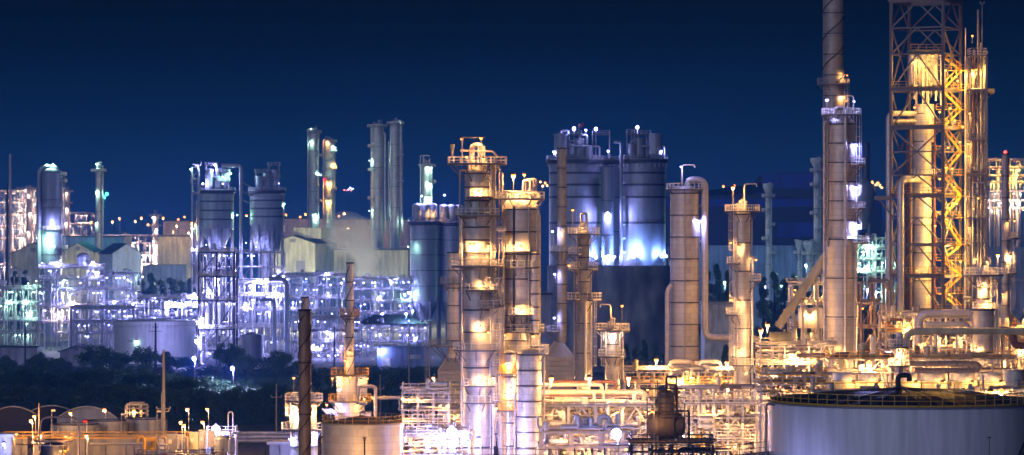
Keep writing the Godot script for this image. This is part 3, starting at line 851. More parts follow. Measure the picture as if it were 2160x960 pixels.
	tower({"nm": "slim_tower", "cat": "tower", "label": "left slim column of the pair behind the cream gable hall", "x": 662, "w": 19, "d": 1600.0, "top": 276, "n": 9, "rm": "galv", "plats": [[280, -60, 200, 1.6], [330, 20, 160, 1.6], [370, 20, 160, 1.6], [425, 20, 160, 1.6]], "ladders": [[280, 480, 100]], "pipes": [[-90, 0.3, 0.35, 274, 490, "galv"], [60, 0.3, 0.2, 300, 490, "galv"]], "lamps": [[657, 272, 1, 20, "g", 0.24], [672, 330, 2.2, 55, "g"], [673, 368, 2.2, 70, "g"], [668, 456, 1.2, 80, "g"], [654, 300, 1.5, 25, "g"]], "gear": 21})
	tower({"nm": "slim_tower", "cat": "tower", "label": "shorter right slim column of the pair behind the cream gable hall", "x": 694, "w": 19, "d": 1610.0, "top": 298, "n": 9, "plats": [[300, 0, 200, 1.6], [320, 20, 160, 1.6], [355, 20, 160, 1.6], [400, 20, 160, 1.6]], "ladders": [[300, 480, 110]], "pipes": [[-90, 0.3, 0.3, 296, 490, "galv"], [90, 0.4, 0.2, 300, 490, "galv"]], "lamps": [[708, 311, 0.6, 60, "g", 0.24], [704, 349, 1.4, 70, "y"], [694, 387, 1.2, 70, "y"], [692, 427, 1.2, 80, "y"], [690, 300, 1, 30, "o"], [682, 378, 1.3, 8, "r"]], "gear": 22})
	tower({"nm": "slim_tower", "cat": "tower", "label": "left broad column of the tall pair behind the long hall", "x": 796, "w": 26, "d": 1600.0, "top": 266, "n": 9, "plats": [[268, -90, 180, 1.8], [310, -160, -20, 1.6], [360, -160, -20, 1.6], [420, -160, -20, 1.6]], "ladders": [[268, 480, -80]], "pipes": [[80, 0.3, 0.5, 280, 490, "clad"], [110, 0.8, 0.3, 300, 490, "galv"]], "lamps": [[779, 339, 0.8, 70, "g", 0.24], [779, 445, 0.8, 70, "g", 0.24], [788, 263, 1, 30, "g", 0.24], [800, 264, 1, 30, "g"]], "gear": 23})
	tower({"nm": "slim_tower", "cat": "tower", "label": "right taller column of the tall pair behind the long hall", "x": 833, "w": 22, "d": 1590.0, "top": 260, "n": 9, "plats": [[262, -60, 200, 1.8], [330, 20, 160, 1.6], [385, 20, 160, 1.6]], "ladders": [[262, 480, 70]], "pipes": [[70, 0.4, 0.4, 256, 490, "clad"], [-70, 0.4, 0.3, 300, 490, "galv"], [100, 1.0, 0.2, 300, 490, "galv"]], "lamps": [[826, 257, 1, 40, "g", 0.24], [841, 257, 1, 40, "g", 0.24], [862, 465, 1.0, 60, "g", 0.24], [820, 300, 1, 40, "g"]], "gear": 24})
	tower({"nm": "slim_tower", "cat": "tower", "label": "short green-lit column rising behind the small silos", "x": 901, "w": 22, "d": 1500.0, "top": 348, "n": 5, "plats": [[352, 0, 360, 1.4], [385, 20, 160, 1.6]], "ladders": [[350, 480, 60]], "davit": [893, 328, 12], "pipes": [[-80, 0.4, 0.3, 330, 450, "galv"]], "lamps": [[904, 353, 1.4, 70, "g", 0.24], [906, 388, 1.4, 70, "g"], [903, 420, 1.4, 60, "g"]], "gear": 25})
	tower({"nm": "slim_tower", "cat": "tower", "label": "thin column with a teal lamp left of centre skyline", "x": 208, "w": 14, "d": 1550.0, "top": 358, "n": 7, "plats": [[362, 0, 360, 2.0], [420, 20, 160, 1.4]], "ladders": [[362, 500, 80]], "davit": [206, 342, 8], "pipes": [[70, 0.3, 0.35, 352, 490, "clad"]], "lamps": [[203, 405, 1.0, 50, "g"], [225, 409, -0.2, 160, "t", 0.8], [202, 471, 0.8, 40, "g"], [203, 346, 1, 20, "g", 0.24]], "gear": 26})
	# domed column with a big overhead pipe
	var c := tower({"label": "broad column with a large arched overhead pipe above the bright deck", "x": 109, "w": 44, "d": 1250.0, "top": 364, "n": 6, "m": "silo", "head": true, "plats": [[384, 60, 150, 1.8], [370, 60, 150, 1.6], [437, -30, 60, 0.9], [484, -30, 60, 0.9], [524, 20, 150, 2.0]], "ladders": [[384, 540, 75]], "pipes": [[-90, 0.4, 0.3, 390, 545, "galv"], [95, 0.6, 0.25, 372, 545, "galv"]], "lamps": [[100, 347, 1, 25, "g", 0.24], [114, 346, 1, 25, "g", 0.24], [100, 504, 3.5, 140, "g"], [118, 470, 4.0, 120, "w"], [86, 440, 0.4, 18, "p"], [86, 480, 0.4, 18, "p"]], "gear": 27})  # lamps set well off the shell are placed to light the column
	var q := 1250.0
	tube(c, "overhead_pipe", [Vector3(2.0, Y(368, q), 1.5), Vector3(2.0, Y(352, q), 1.5), Vector3(-4.4, Y(352, q), 1.5), Vector3(-4.4, Y(560, q), 1.5)], 0.85, M.silo, 14, 3.2)
	# amber plant at the right edge
	unit({"sd": 16, "label": "distant yellow-lit process structure on the hill at the right edge", "nm": "process_unit", "cat": "plant structure", "x0": 2084, "x1": 2190, "d": 2300.0, "dep": 16.0, "lv": [338, 355, 372, 385, 440], "nb": 5, "np": 5, "nr": 12, "cs": 0.6, "rmax": 0.8, "nl": 74, "lc": "y", "le": 110.0, "decks": [1, 2, 3], "nx": 10, "pm": ["clad", "galv"]})
	unit({"sd": 17, "label": "distant pale-lit low pipe rack below the right hill", "x0": 2070, "x1": 2190, "d": 1900.0, "dep": 10.0, "lv": [405, 425, 440], "nb": 6, "np": 3, "nr": 6, "cs": 0.5, "rmax": 0.5, "nl": 26, "lc": "p", "le": 110.0, "decks": [0]})
	for a in [["far mast with four amber lamps between the twin towers and big silos", 1143, 386, [[1129, 391], [1140, 384], [1150, 386], [1154, 391], [1145, 392]]], ["far mast with a bar of amber lamps behind the short platform column", 1534, 400, [[1524, 401], [1530, 399], [1536, 398], [1543, 396], [1549, 392], [1526, 393]]], ["far mast with a scatter of amber lamps left of the derrick", 1845, 388, [[1833, 386], [1840, 384], [1848, 390], [1856, 391], [1860, 396], [1852, 386]]]]:
		var o := thing("light_mast", a[0], "mast", Vector3(X(a[1], 2300), 0, -2300.0))
		seg(o, "pole", Vector3.ZERO, Vector3(0, Y(a[2] + 4, 2300), 0), 0.5, M.dark, true)
		slab(o, "platform", Vector3(0, Y(a[2] + 4, 2300), 0), Vector3(11, 0.3, 3), M.dark)
		for p in a[3]: bulb(o, Vector3(X(p[0], 2300) - X(a[1], 2300), Y(p[1], 2300), 1.2), "o", 60, 0.8)

func silo_top(t: Node3D, r: float, y: float, sd: int, d: float):
	R.seed = sd
	var b := MB.new()
	b.lathe([Vector2(r, -0.5), Vector2(r + 0.8, -0.2), Vector2(r + 0.8, 0.7), Vector2(r + 0.2, 0.7), Vector2(r + 0.2, 0.72), Vector2(0, r * 0.14 + 0.7)], 36, Vector3(0, y, 0))
	part(t, "roof_ring", b.mesh(), M.dark)
	var pts := []
	for i in 25: pts.append(dir(i * 15) * (r + 0.7) + Vector3(0, y + 0.72, 0))
	railing(t, pts, M.galv, 0.13, 1.8)
	for i in 26:
		var e := dir(i * 360.0 / 26)
		slab(t, "corbel", e * (r + 0.25) + Vector3(0, y - 0.9, 0), Vector3(0.35, 0.9, 0.35), M.galv)

func silos_left():
	var d := 1250.0
	var i := 0
	for a in [[458, 70, 406, 482, 535, "left grey hopper silo with a smooth cone below its bands"], [563, 72, 406, 474, 530, "right grey hopper silo with a crumpled sheeted cone"]]:
		var t := thing("hopper_silo", a[5], "silo", Vector3(X(a[0], d), 0, -d))
		var r := S(a[1], d) / 2
		var y1 := Y(a[2], d)
		var ym := Y(a[3], d)
		var yb := Y(a[4], d)
		courses(t, r, ym, y1, 4, M.silo, 36)
		silo_top(t, r, y1, 50 + i, d)
		var b := MB.new()
		if i == 0:
			b.lathe([Vector2(r * 0.28, 0), Vector2(r * 0.3, 0.6), Vector2(r, ym - yb)], 36, Vector3(0, yb, 0))
		else:
			var f := FastNoiseLite.new(); f.seed = 4; f.frequency = 0.35
			var prev := []
			for k in 9:
				var row := []
				for j in 37:
					var an := j * 10.0
					var u := k / 8.0
					var rr := r * lerpf(0.72, 1.0, u) * (1.0 + (0.16 * (1 - u) + 0.05) * f.get_noise_2d(sin(deg_to_rad(an)) * 8 + 20, cos(deg_to_rad(an)) * 8 + u * 5) * (1.0 if k < 8 else 0.0))
					row.append(dir(an) * rr + Vector3(0, lerpf(yb, ym, u), 0))
				if k > 0:
					for j in 36: b.flat(prev[j], prev[j + 1], row[j + 1], row[j], row[j] * Vector3(1, 0, 1))
				prev = row
		part(t, "hopper_cone", b.mesh(), M.silo)
		for k in 8:
			var e := dir(k * 45 + 22)
			seg(t, "leg", e * r * 0.98, e * r * 0.98 + Vector3(0, ym, 0), 0.7, M.steel)
		b = MB.new()
		b.lathe([Vector2(r * 0.3, 0), Vector2(r * 0.3, yb - 8)], 18, Vector3(0, 8, 0))
		part(t, "chute", b.mesh(), M.galv)
		# rooftop filter houses and ducts
		var yr := y1 + 0.9
		for k in 3:
			var x := (-0.45 + 0.45 * k) * r
			var c := MB.new()
			var hh: float = [7.5, 5.0, 6.2][(k + i) % 3]
			c.lathe([Vector2(0.6, 0), Vector2(1.4, 1.6), Vector2(1.4, hh - 0.4), Vector2(1.55, hh - 0.4), Vector2(1.55, hh), Vector2(0, hh + 0.3)], 16, Vector3(x, yr, (0.2 - 0.25 * k) * r))
			part(t, "filter_vessel", c.mesh(), M.silo)
		for k in 2:
			var fr := Node3D.new(); fr.name = "penthouse_frame"; t.add_child(fr, true)
			var cx := (-0.35 + 0.75 * k) * r
			var hh: float = [9.0, 6.5][(k + i) % 2]
			for sx in [-1.9, 1.9]:
				for sz in [-1.9, 1.9]: seg(fr, "post", Vector3(cx + sx, yr, sz), Vector3(cx + sx, yr + hh, sz), 0.28, M.steel)
			for lv in [0.5, 1.0]:
				slab(fr, "deck", Vector3(cx, yr + hh * lv, 0), Vector3(4.6, 0.2, 4.6), M.grating)
				railing(fr, [Vector3(cx - 2.2, yr + hh * lv, -2.2), Vector3(cx - 2.2, yr + hh * lv, 2.2), Vector3(cx + 2.2, yr + hh * lv, 2.2), Vector3(cx + 2.2, yr + hh * lv, -2.2)], M.galv, 0.13)
		if i == 0:
			for p in [[455, 348, 240, "w", 0.45, 2.5], [430, 387, 120, "w", 0.3, 4], [488, 366, 60, "g", 0.3, 3], [471, 373, 30, "g", 0.24, 3], [472, 388, 30, "w", 0.24, 5], [440, 516, 120, "w", 0.24, 10], [423, 516, 30, "w", 0.24, 5], [478, 522, 50, "w", 0.24, 5], [500, 453, 40, "g", 0.3, 0]]:  # the strongest low lamp is placed to light the silo from below
				lamp(t, Vector3(X(p[0], d) - X(458, d), Y(p[1], d), p[5]), p[3], p[2] * 0.55, null, p[4])
		else:
			for p in [[600, 430, 60, "g", 0.3, 1], [597, 424, 40, "g", 0.24, 1], [521, 512, 60, "w", 0.24, 5], [545, 520, 110, "w", 0.24, 11], [590, 387, 6, "w", 0.2, 5]]:  # low forward lamps are placed to light this silo from below
				lamp(t, Vector3(X(p[0], d) - X(563, d), Y(p[1], d), p[5]), p[3], p[2] * 0.55, null, p[4])
		i += 1
	var t := thing("conveying_pipe", "tall pale riser pipe standing between the two hopper silos", "pipe", Vector3(X(512, d), 0, -d + 8))
	tube(t, "pipe", [Vector3(-7, Y(350, d), 0), Vector3(0, Y(350, d), 0), Vector3.ZERO], 0.7, M.galv, 12)
	for k in 3: seg(t, "stay", Vector3(0, Y(420 - k * 18, d), 0), Vector3(3.2, Y(430 - k * 18, d), -2), 0.25, M.galv)
	unit({"sd": 18, "nm": "stair_tower", "cat": "tower", "label": "slender pipe and stair tower left of the hopper silos", "x0": 405, "x1": 420, "d": 1230.0, "dep": 3.5, "lv": [352, 380, 410, 440, 470, 500, 530, 560, 600, 650], "nb": 1, "np": 1, "nr": 7, "rmax": 0.35, "over": 2.0, "m": "galv", "br": 0.9, "lamps": [[402, 357, 12, "g", 0.3], [419, 351, 40, "w", 0.3], [405, 480, 30, "g", 0.5], [408, 524, 40, "w", 0.5], [405, 470, 30, "o", 0.5], [403, 495, 30, "p", 0.5]]})
	unit({"sd": 19, "nm": "process_unit", "cat": "plant structure", "label": "open steel structure under the hopper silos", "x0": 425, "x1": 600, "d": 1232.0, "dep": 5.0, "lv": [534, 565, 600, 640], "nb": 5, "np": 3, "nr": 10, "decks": [3], "rails": [3], "nl": 12, "le": 22.0, "m": "galv", "nx": 10})
	# small silo pair
	d = 1150.0
	i = 0
	for a in [[896, 62, 472, "left small blue-grey silo with lamps on top"], [953, 58, 474, "right small blue-grey silo half behind the amber tower"]]:
		t = thing("silo", a[3], "silo", Vector3(X(a[0], d + i * 4), 0, -d - i * 4))
		var r := S(a[1], d) / 2
		courses(t, r, Y(636, d), Y(a[2], d), 5, M.silo, 36)
		silo_top(t, r, Y(a[2], d), 60 + i, d)
		for k in 8: seg(t, "leg", dir(k * 45 + 22) * r * 0.95, dir(k * 45 + 22) * r * 0.95 + Vector3(0, Y(636, d), 0), 0.6, M.steel)
		var b := MB.new(); b.lathe([Vector2(0.5, 0), Vector2(r * 0.98, Y(636, d) - 6)], 30, Vector3(0, 6, 0))
		part(t, "hopper_cone", b.mesh(), M.silo)
		for k in 3:
			var c := MB.new()
			c.lathe([Vector2(1.0, 0), Vector2(1.6, 1.5), Vector2(1.6, 5.5), Vector2(1.2, 6), Vector2(0, 6.2)], 16, Vector3((k - 1) * 2.6, Y(a[2], d) + 0.8, 0.5 - k))
			part(t, "filter_vessel", c.mesh(), M.silo)
		var ls := [[890, 413, 150, "w", 0.3], [878, 450, 30, "o", 0.24], [915, 450, 30, "o", 0.24], [862, 520, 30, "g", 0.24], [867, 640, 60, "w", 0.3]] if i == 0 else [[938, 411, 180, "w", 0.35], [934, 452, 40, "w", 0.24]]
		for p in ls: lamp(t, Vector3(X(p[0], d) - X(a[0], d), Y(p[1], d), 1.5 if p[1] < 470 else r + 1.0), p[3], p[2] * 0.55, null, p[4])
		i += 1

func left_plant():
	var wm := ["galv", "silo", "clad_dull", "silo"]
	unit({"sd": 31, "nm": "process_unit", "cat": "plant structure", "label": "low green-lit pipe structure at the left edge of the plant", "x0": -30, "x1": 88, "d": 1150.0, "dep": 12.0, "lv": [610, 640, 676, 700], "nb": 7, "np": 7, "nr": 14, "nx": 22, "decks": [0, 1, 3], "rails": [1, 3], "pm": wm, "m": "galv", "rmax": 0.4, "nl": 24, "lc": "g", "le": 5.1, "lamps": [[28, 634, 29, "g", 0.5, 0.3], [60, 634, 29, "g", 0.5, 0.3], [82, 592, 21, "g", 0.5, 0.24], [62, 658, 25, "g", 0.5, 0.24], [70, 661, 25, "g", 0.5, 0.24], [65, 597, 16, "g", 0.5]]})
	unit({"sd": 32, "nm": "process_unit", "cat": "plant structure", "label": "tall white-lit process structure with stairs below the domed column", "x0": 88, "x1": 214, "d": 1110.0, "dep": 14.0, "lv": [565, 590, 612, 648, 680], "nb": 5, "np": 6, "nr": 16, "nx": 30, "decks": [1, 3, 4], "rails": [1, 3, 4], "pm": wm, "m": "galv", "rmax": 0.45, "over": 3.0, "nl": 28, "le": 5.7, "stairs": [[106, 648, 128, 612], [128, 612, 106, 572], [104, 650, 134, 680], [168, 612, 190, 590]], "lamps": [[139, 617, 79, "w", 0.8, 0.4], [131, 657, 50, "p", 0.8, 0.3], [160, 636, 37, "p", 0.6, 0.3], [202, 552, 50, "w", 0.4, 0.35], [209, 574, 33, "w", 0.5, 0.3], [95, 554, 25, "w", 0.4, 0.24], [134, 549, 29, "w", 0.6, 0.24], [142, 590, 29, "g", 0.5, 0.24], [125, 553, 25, "w", 0.5, 0.24]]})  # last deck lamp is an unseen one, placed to light the domed column
	vessel(175, 26, 533, 563, 1108, "domed grey vessel standing on the tall structure's top deck", "silo", 2)
	drum(103, 132, 556, 5, 1106, "small pale drum on the tall structure's top deck", "white", 564)
	unit({"sd": 33, "nm": "process_unit", "cat": "plant structure", "label": "white-lit pipe and stair structure before the blue gable shed", "x0": 214, "x1": 292, "d": 1120.0, "dep": 12.0, "lv": [580, 611, 640, 660], "nb": 4, "np": 6, "nr": 14, "nx": 18, "decks": [0, 2], "rails": [1, 2], "pm": wm, "m": "galv", "rmax": 0.4, "nl": 20, "le": 5.7, "stairs": [[262, 611, 283, 580], [250, 640, 270, 611]], "lamps": [[274, 589, 29, "w", 0.4, 0.24], [246, 634, 37, "w", 0.4, 0.3], [285, 640, 29, "w", 0.4, 0.3], [275, 623, 21, "w", 0.4, 0.24], [305, 583, 25, "g", 0.4, 0.24]]})
	# open canopy
	var t := unit({"sd": 34, "nm": "canopy", "cat": "shelter", "label": "long open canopy on pillars left of the lavender tank", "x0": 156, "x1": 286, "d": 1040.0, "dep": 12.0, "lv": [650, 678, 702], "nb": 4, "np": 4, "nr": 8, "nx": 10, "m": "silo", "cs": 0.7, "pm": wm, "nl": 12, "le": 2.1})
	slab(t, "roof", Vector3(0, Y(646, 1040), 0), Vector3(S(140, 1040), 0.4, 14), M.silo)
	unit({"sd": 35, "nm": "process_unit", "cat": "plant structure", "label": "brilliantly white-lit low plant behind the lavender tank", "x0": 296, "x1": 420, "d": 1090.0, "dep": 12.0, "lv": [630, 648, 668], "nb": 6, "np": 6, "nr": 16, "nx": 30, "decks": [0, 1, 2], "rails": [1, 2], "pm": ["white", "galv", "white"], "m": "galv", "rmax": 0.4, "nl": 24, "le": 6.8, "lamps": [[353, 639, 84, "w", 0.8, 0.45], [361, 637, 84, "w", 0.8, 0.45], [380, 638, 67, "w", 0.8, 0.4], [331, 628, 16, "w", 0.4, 0.24], [331, 670, 25, "w", 0.6, 0.3], [296, 656, 21, "w", 0.5, 0.24], [413, 620, 67, "w", 0.5, 0.45], [418, 637, 67, "w", 0.5, 0.4]]})
	for a in [[318, 12, 632, 668, 1], [345, 16, 634, 668, 2], [388, 12, 634, 668, 3]]: vessel(a[0], a[1], a[2], a[3], 1084, "pale upright drum in the low plant behind the lavender tank, %s from the left" % ORD[a[4] - 1], "white", 2)
	# lavender tank with its number
	t = cone_tank("storage_tank", "broad pale lavender-lit tank numbered D-25 behind the trees", 326, 86, 676, 1010, "tank_white", "tank_white", 0.05, 4, 48)
	var b := MB.new(); b.lathe([Vector2(S(86, 1010) + 0.05, -0.6), Vector2(S(86, 1010) + 0.9, -0.6), Vector2(S(86, 1010) + 0.9, -0.45), Vector2(S(86, 1010) + 0.05, -0.45)], 48, Vector3(0, Y(682, 1010), 0))
	part(t, "wind_girder", b.mesh(), M.tank_white)
	var tm := TextMesh.new()
	var fo := SystemFont.new(); fo.font_names = PackedStringArray(["Droid Sans"])
	tm.font = fo; tm.text = "D-25"; tm.font_size = 40; tm.pixel_size = 0.022; tm.depth = 0.05
	var an := -asin(S(326 - 283, 1010) / S(86, 1010))
	part(t, "number", tm, M.dark, Transform3D(Basis(Vector3.UP, an), Vector3(sin(an), 0, cos(an)) * (S(86, 1010) + 0.06) + Vector3(0, Y(717, 1010), 0)))
	lamp(t, Vector3(X(296, 1010) - X(326, 1010), Y(717, 1010), S(80, 1010) + 0.5), "g", 2, null, 0.3)
	# steel frame tower before the silos
	unit({"sd": 36, "nm": "frame_tower", "cat": "structure", "label": "tall dark steel frame tower full of upright pipes", "x0": 422, "x1": 497, "d": 980.0, "dep": 9.0, "lv": [532, 583, 634, 694, 738], "nb": 2, "np": 2, "nr": 26, "nx": 18, "decks": [1, 2, 3], "rails": [1, 2, 3, 4], "m": "dark", "cs": 0.5, "br": 0.9, "pm": ["white", "galv", "clad"], "rmax": 0.5, "over": 0.5, "nl": 16, "le": 5.1, "lamps": [[443, 613, 58, "w", -2, 0.4], [431, 670, 90, "w", 1.0, 0.4], [414, 637, 29, "w", 0, 0.3], [417, 716, 170, "w", 1.2, 0.4], [462, 588, 25, "w", -2, 0.3], [418, 677, 25, "w", 0.5, 0.24]]})
	unit({"sd": 37, "nm": "process_unit", "cat": "plant structure", "label": "dazzling lavender-lit pipe structure right of the frame tower", "x0": 497, "x1": 608, "d": 1090.0, "dep": 14.0, "lv": [596, 625, 655, 690, 715], "nb": 5, "np": 7, "nr": 22, "nx": 34, "decks": [0, 2, 3], "rails": [1, 2, 3, 4], "pm": ["silo", "galv", "white", "clad"], "m": "galv", "rmax": 0.45, "over": 3.0, "nl": 24, "le": 6.3, "lamps": [[555, 591, 109, "w", 1.0, 0.48], [532, 601, 67, "w", 0.8, 0.4], [581, 581, 42, "w", 0.5, 0.35], [601, 581, 42, "w", 0.5, 0.35], [591, 619, 84, "w", 1.0, 0.48], [522, 638, 58, "w", 0.6, 0.4], [568, 625, 50, "w", 0.6, 0.4], [570, 656, 25, "w", 0.5, 0.3]]})
	tube(thing("overhead_pipe", "large hooked pale pipe right of the dazzling structure", "pipe", Vector3(X(604, 1075), 0, -1075.0)), "pipe", [Vector3(-5.5, Y(588, 1075), 0), Vector3(0, Y(588, 1075), 0), Vector3.ZERO], 0.75, M.silo, 12, 3.0)
	tube(thing("overhead_pipe", "lower hooked pale pipe inside the dazzling structure", "pipe", Vector3(X(578, 1070), 0, -1070.0)), "pipe", [Vector3(-4.5, Y(632, 1070), 0), Vector3(0, Y(632, 1070), 0), Vector3.ZERO], 0.6, M.silo, 12, 3.0)
	unit({"sd": 38, "nm": "process_unit", "cat": "plant structure", "label": "blue-lit multi-deck pipe structure below the cream hall", "x0": 606, "x1": 735, "d": 1160.0, "dep": 14.0, "lv": [582, 605, 630, 655, 690], "nb": 6, "np": 6, "nr": 18, "nx": 26, "decks": [1, 2, 4], "rails": [1, 2, 4], "pm": wm, "m": "silo", "rmax": 0.4, "over": 2.5, "nl": 22, "le": 5.1, "lamps": [[621, 637, 29, "w", 0.5, 0.3], [660, 638, 21, "w", 0.5, 0.24], [695, 617, 25, "w", 0.5, 0.24], [700, 600, 16, "w", 0.5, 0.24], [690, 575, 21, "w", 0.5, 0.24]]})
	unit({"sd": 39, "nm": "process_unit", "cat": "plant structure", "label": "blue-lit open pipe structure right of the slender chimney", "x0": 742, "x1": 868, "d": 1150.0, "dep": 14.0, "lv": [590, 612, 638, 662, 690], "nb": 6, "np": 6, "nr": 18, "nx": 26, "decks": [1, 2], "rails": [1, 2, 4], "pm": wm, "m": "silo", "rmax": 0.4, "over": 1.0, "nl": 24, "le": 4.6, "lamps": [[746, 592, 50, "w", 0.6, 0.35], [825, 591, 29, "w", 0.5, 0.3], [855, 620, 29, "g", 0.5, 0.3], [863, 616, 37, "w", 0.5, 0.35], [800, 625, 25, "w", 0.5, 0.3], [771, 641, 25, "w", 0.5, 0.24], [808, 660, 33, "w", 0.5, 0.3], [838, 588, 25, "w", 0.5, 0.24]]})
	unit({"sd": 40, "nm": "process_unit", "cat": "plant structure", "label": "low lavender-lit pump structure behind the slender chimney", "x0": 618, "x1": 760, "d": 1050.0, "dep": 12.0, "lv": [672, 698, 722, 742], "nb": 7, "np": 6, "nr": 16, "nx": 30, "decks": [1, 2], "rails": [1, 3], "pm": wm, "m": "galv", "rmax": 0.35, "nl": 24, "le": 4.1, "lamps": [[692, 698, 50, "w", 0.6, 0.4], [664, 726, 25, "w", 0.6, 0.3], [672, 730, 25, "w", 0.6, 0.3], [704, 703, 25, "w", 0.5, 0.24], [714, 737, 16, "w", 0.5, 0.24]]})
	t = unit({"sd": 42, "nm": "canopy", "cat": "shelter", "label": "sloping roofed open shelter left of the small silos' legs", "x0": 752, "x1": 900, "d": 1060.0, "dep": 12.0, "lv": [684, 700, 722], "nb": 6, "np": 4, "nr": 12, "nx": 18, "pm": wm, "m": "silo", "nl": 20, "le": 4.1, "rails": [1], "lamps": [[858, 660, 54, "w", 1.0, 0.4], [872, 654, 25, "g", 0.8, 0.3], [878, 711, 21, "w", 0.5, 0.3], [803, 703, 16, "w", 0.5, 0.24]]})
	b = MB.new()
	var w := S(74, 1060)
	b.flat(Vector3(-w, Y(682, 1060), 7), Vector3(w, Y(682, 1060), 7), Vector3(w * 0.4, Y(664, 1060), -1), Vector3(-w * 0.5, Y(664, 1060), -1), Vector3(0, 1, 1))
	b.flat(Vector3(-w, Y(683, 1060), 7), Vector3(w, Y(683, 1060), 7), Vector3(w, Y(683, 1060), -8), Vector3(-w, Y(683, 1060), -8), Vector3.DOWN)
	b.flat(Vector3(-w, Y(682, 1060), -8), Vector3(w, Y(682, 1060), -8), Vector3(w * 0.4, Y(664, 1060), -1), Vector3(-w * 0.5, Y(664, 1060), -1), Vector3(0, 1, -1))
	part(t, "roof", b.mesh(), M.roof_green)
	t = cone_tank("storage_tank", "small grey cone-roofed tank beside the frame tower's foot", 532, 24, 706, 1020, "silo", "silo", 0.25, 3, 32)
	t = block("warehouse", "low blue-grey shed with a lit doorway behind the trees", 795, 905, 735, 960, 16, "wall_blue", "wall_blue")
	slab(t, "window", Vector3(S(24, 960), Y(753, 960), 0.06), Vector3(3.6, 1.2, 0.1), M.white)
	slab(t, "door", Vector3(-S(35, 960), 1.6, 0.06), Vector3(2.4, 3.2, 0.1), M.white)
	lamp(t, Vector3(-S(48, 960), Y(738, 960), 1.2), "w", 40, null, 0.24)
	block("warehouse", "long low pale wall at left between plant and trees", -20, 78, 733, 985, 8, "wall_grey", "roof_green")
	t = hall("shed", "low pale shed with a shallow roof above the left trees", 126, 196, 741, 729, 985, 12, "wall_grey", "roof_green")
	slab(t, "window", Vector3(3, Y(752, 985), 0.08), Vector3(2.4, 1.0, 0.1), M.white)
	for a in [[409, 756, 830, "w", 420.0, "brilliant white floodlight on a post among the trees", 0.5], [490, 777, 800, "w", 240.0, "smaller white floodlight on a post among the trees", 0.5]]:
		lamp_post(a[0], a[1], a[2], a[3], a[4], a[5], -1, a[6])
	# pipe loops at the far left
	t = thing("pipe_loop", "pale rectangular expansion loop of pipe at far left", "pipe", Vector3(X(22, 1130), 0, -1130.0))
	var q := 1130.0
	tube(t, "pipe", [Vector3(0, Y(584, q), 0), Vector3(0, Y(568, q), 0), Vector3(3.2, Y(568, q), 0), Vector3(3.2, Y(581, q), 0), Vector3(6.0, Y(581, q), 0), Vector3(6.0, Y(592, q), 0)], 0.55, M.white, 12)
	for x in [1.2, 3.4]: seg(t, "post", Vector3(x, 0, 0), Vector3(x, Y(583, q), 0), 0.3, M.galv)
	drum(-20, 14, 597, 7, 1120, "pale horizontal drum cut by the left edge", "white")
	# dark pole rising at the far left
	utility_pole(15, 388, 1150, 5, "tall dark pole before the amber far-left plant", "dark")

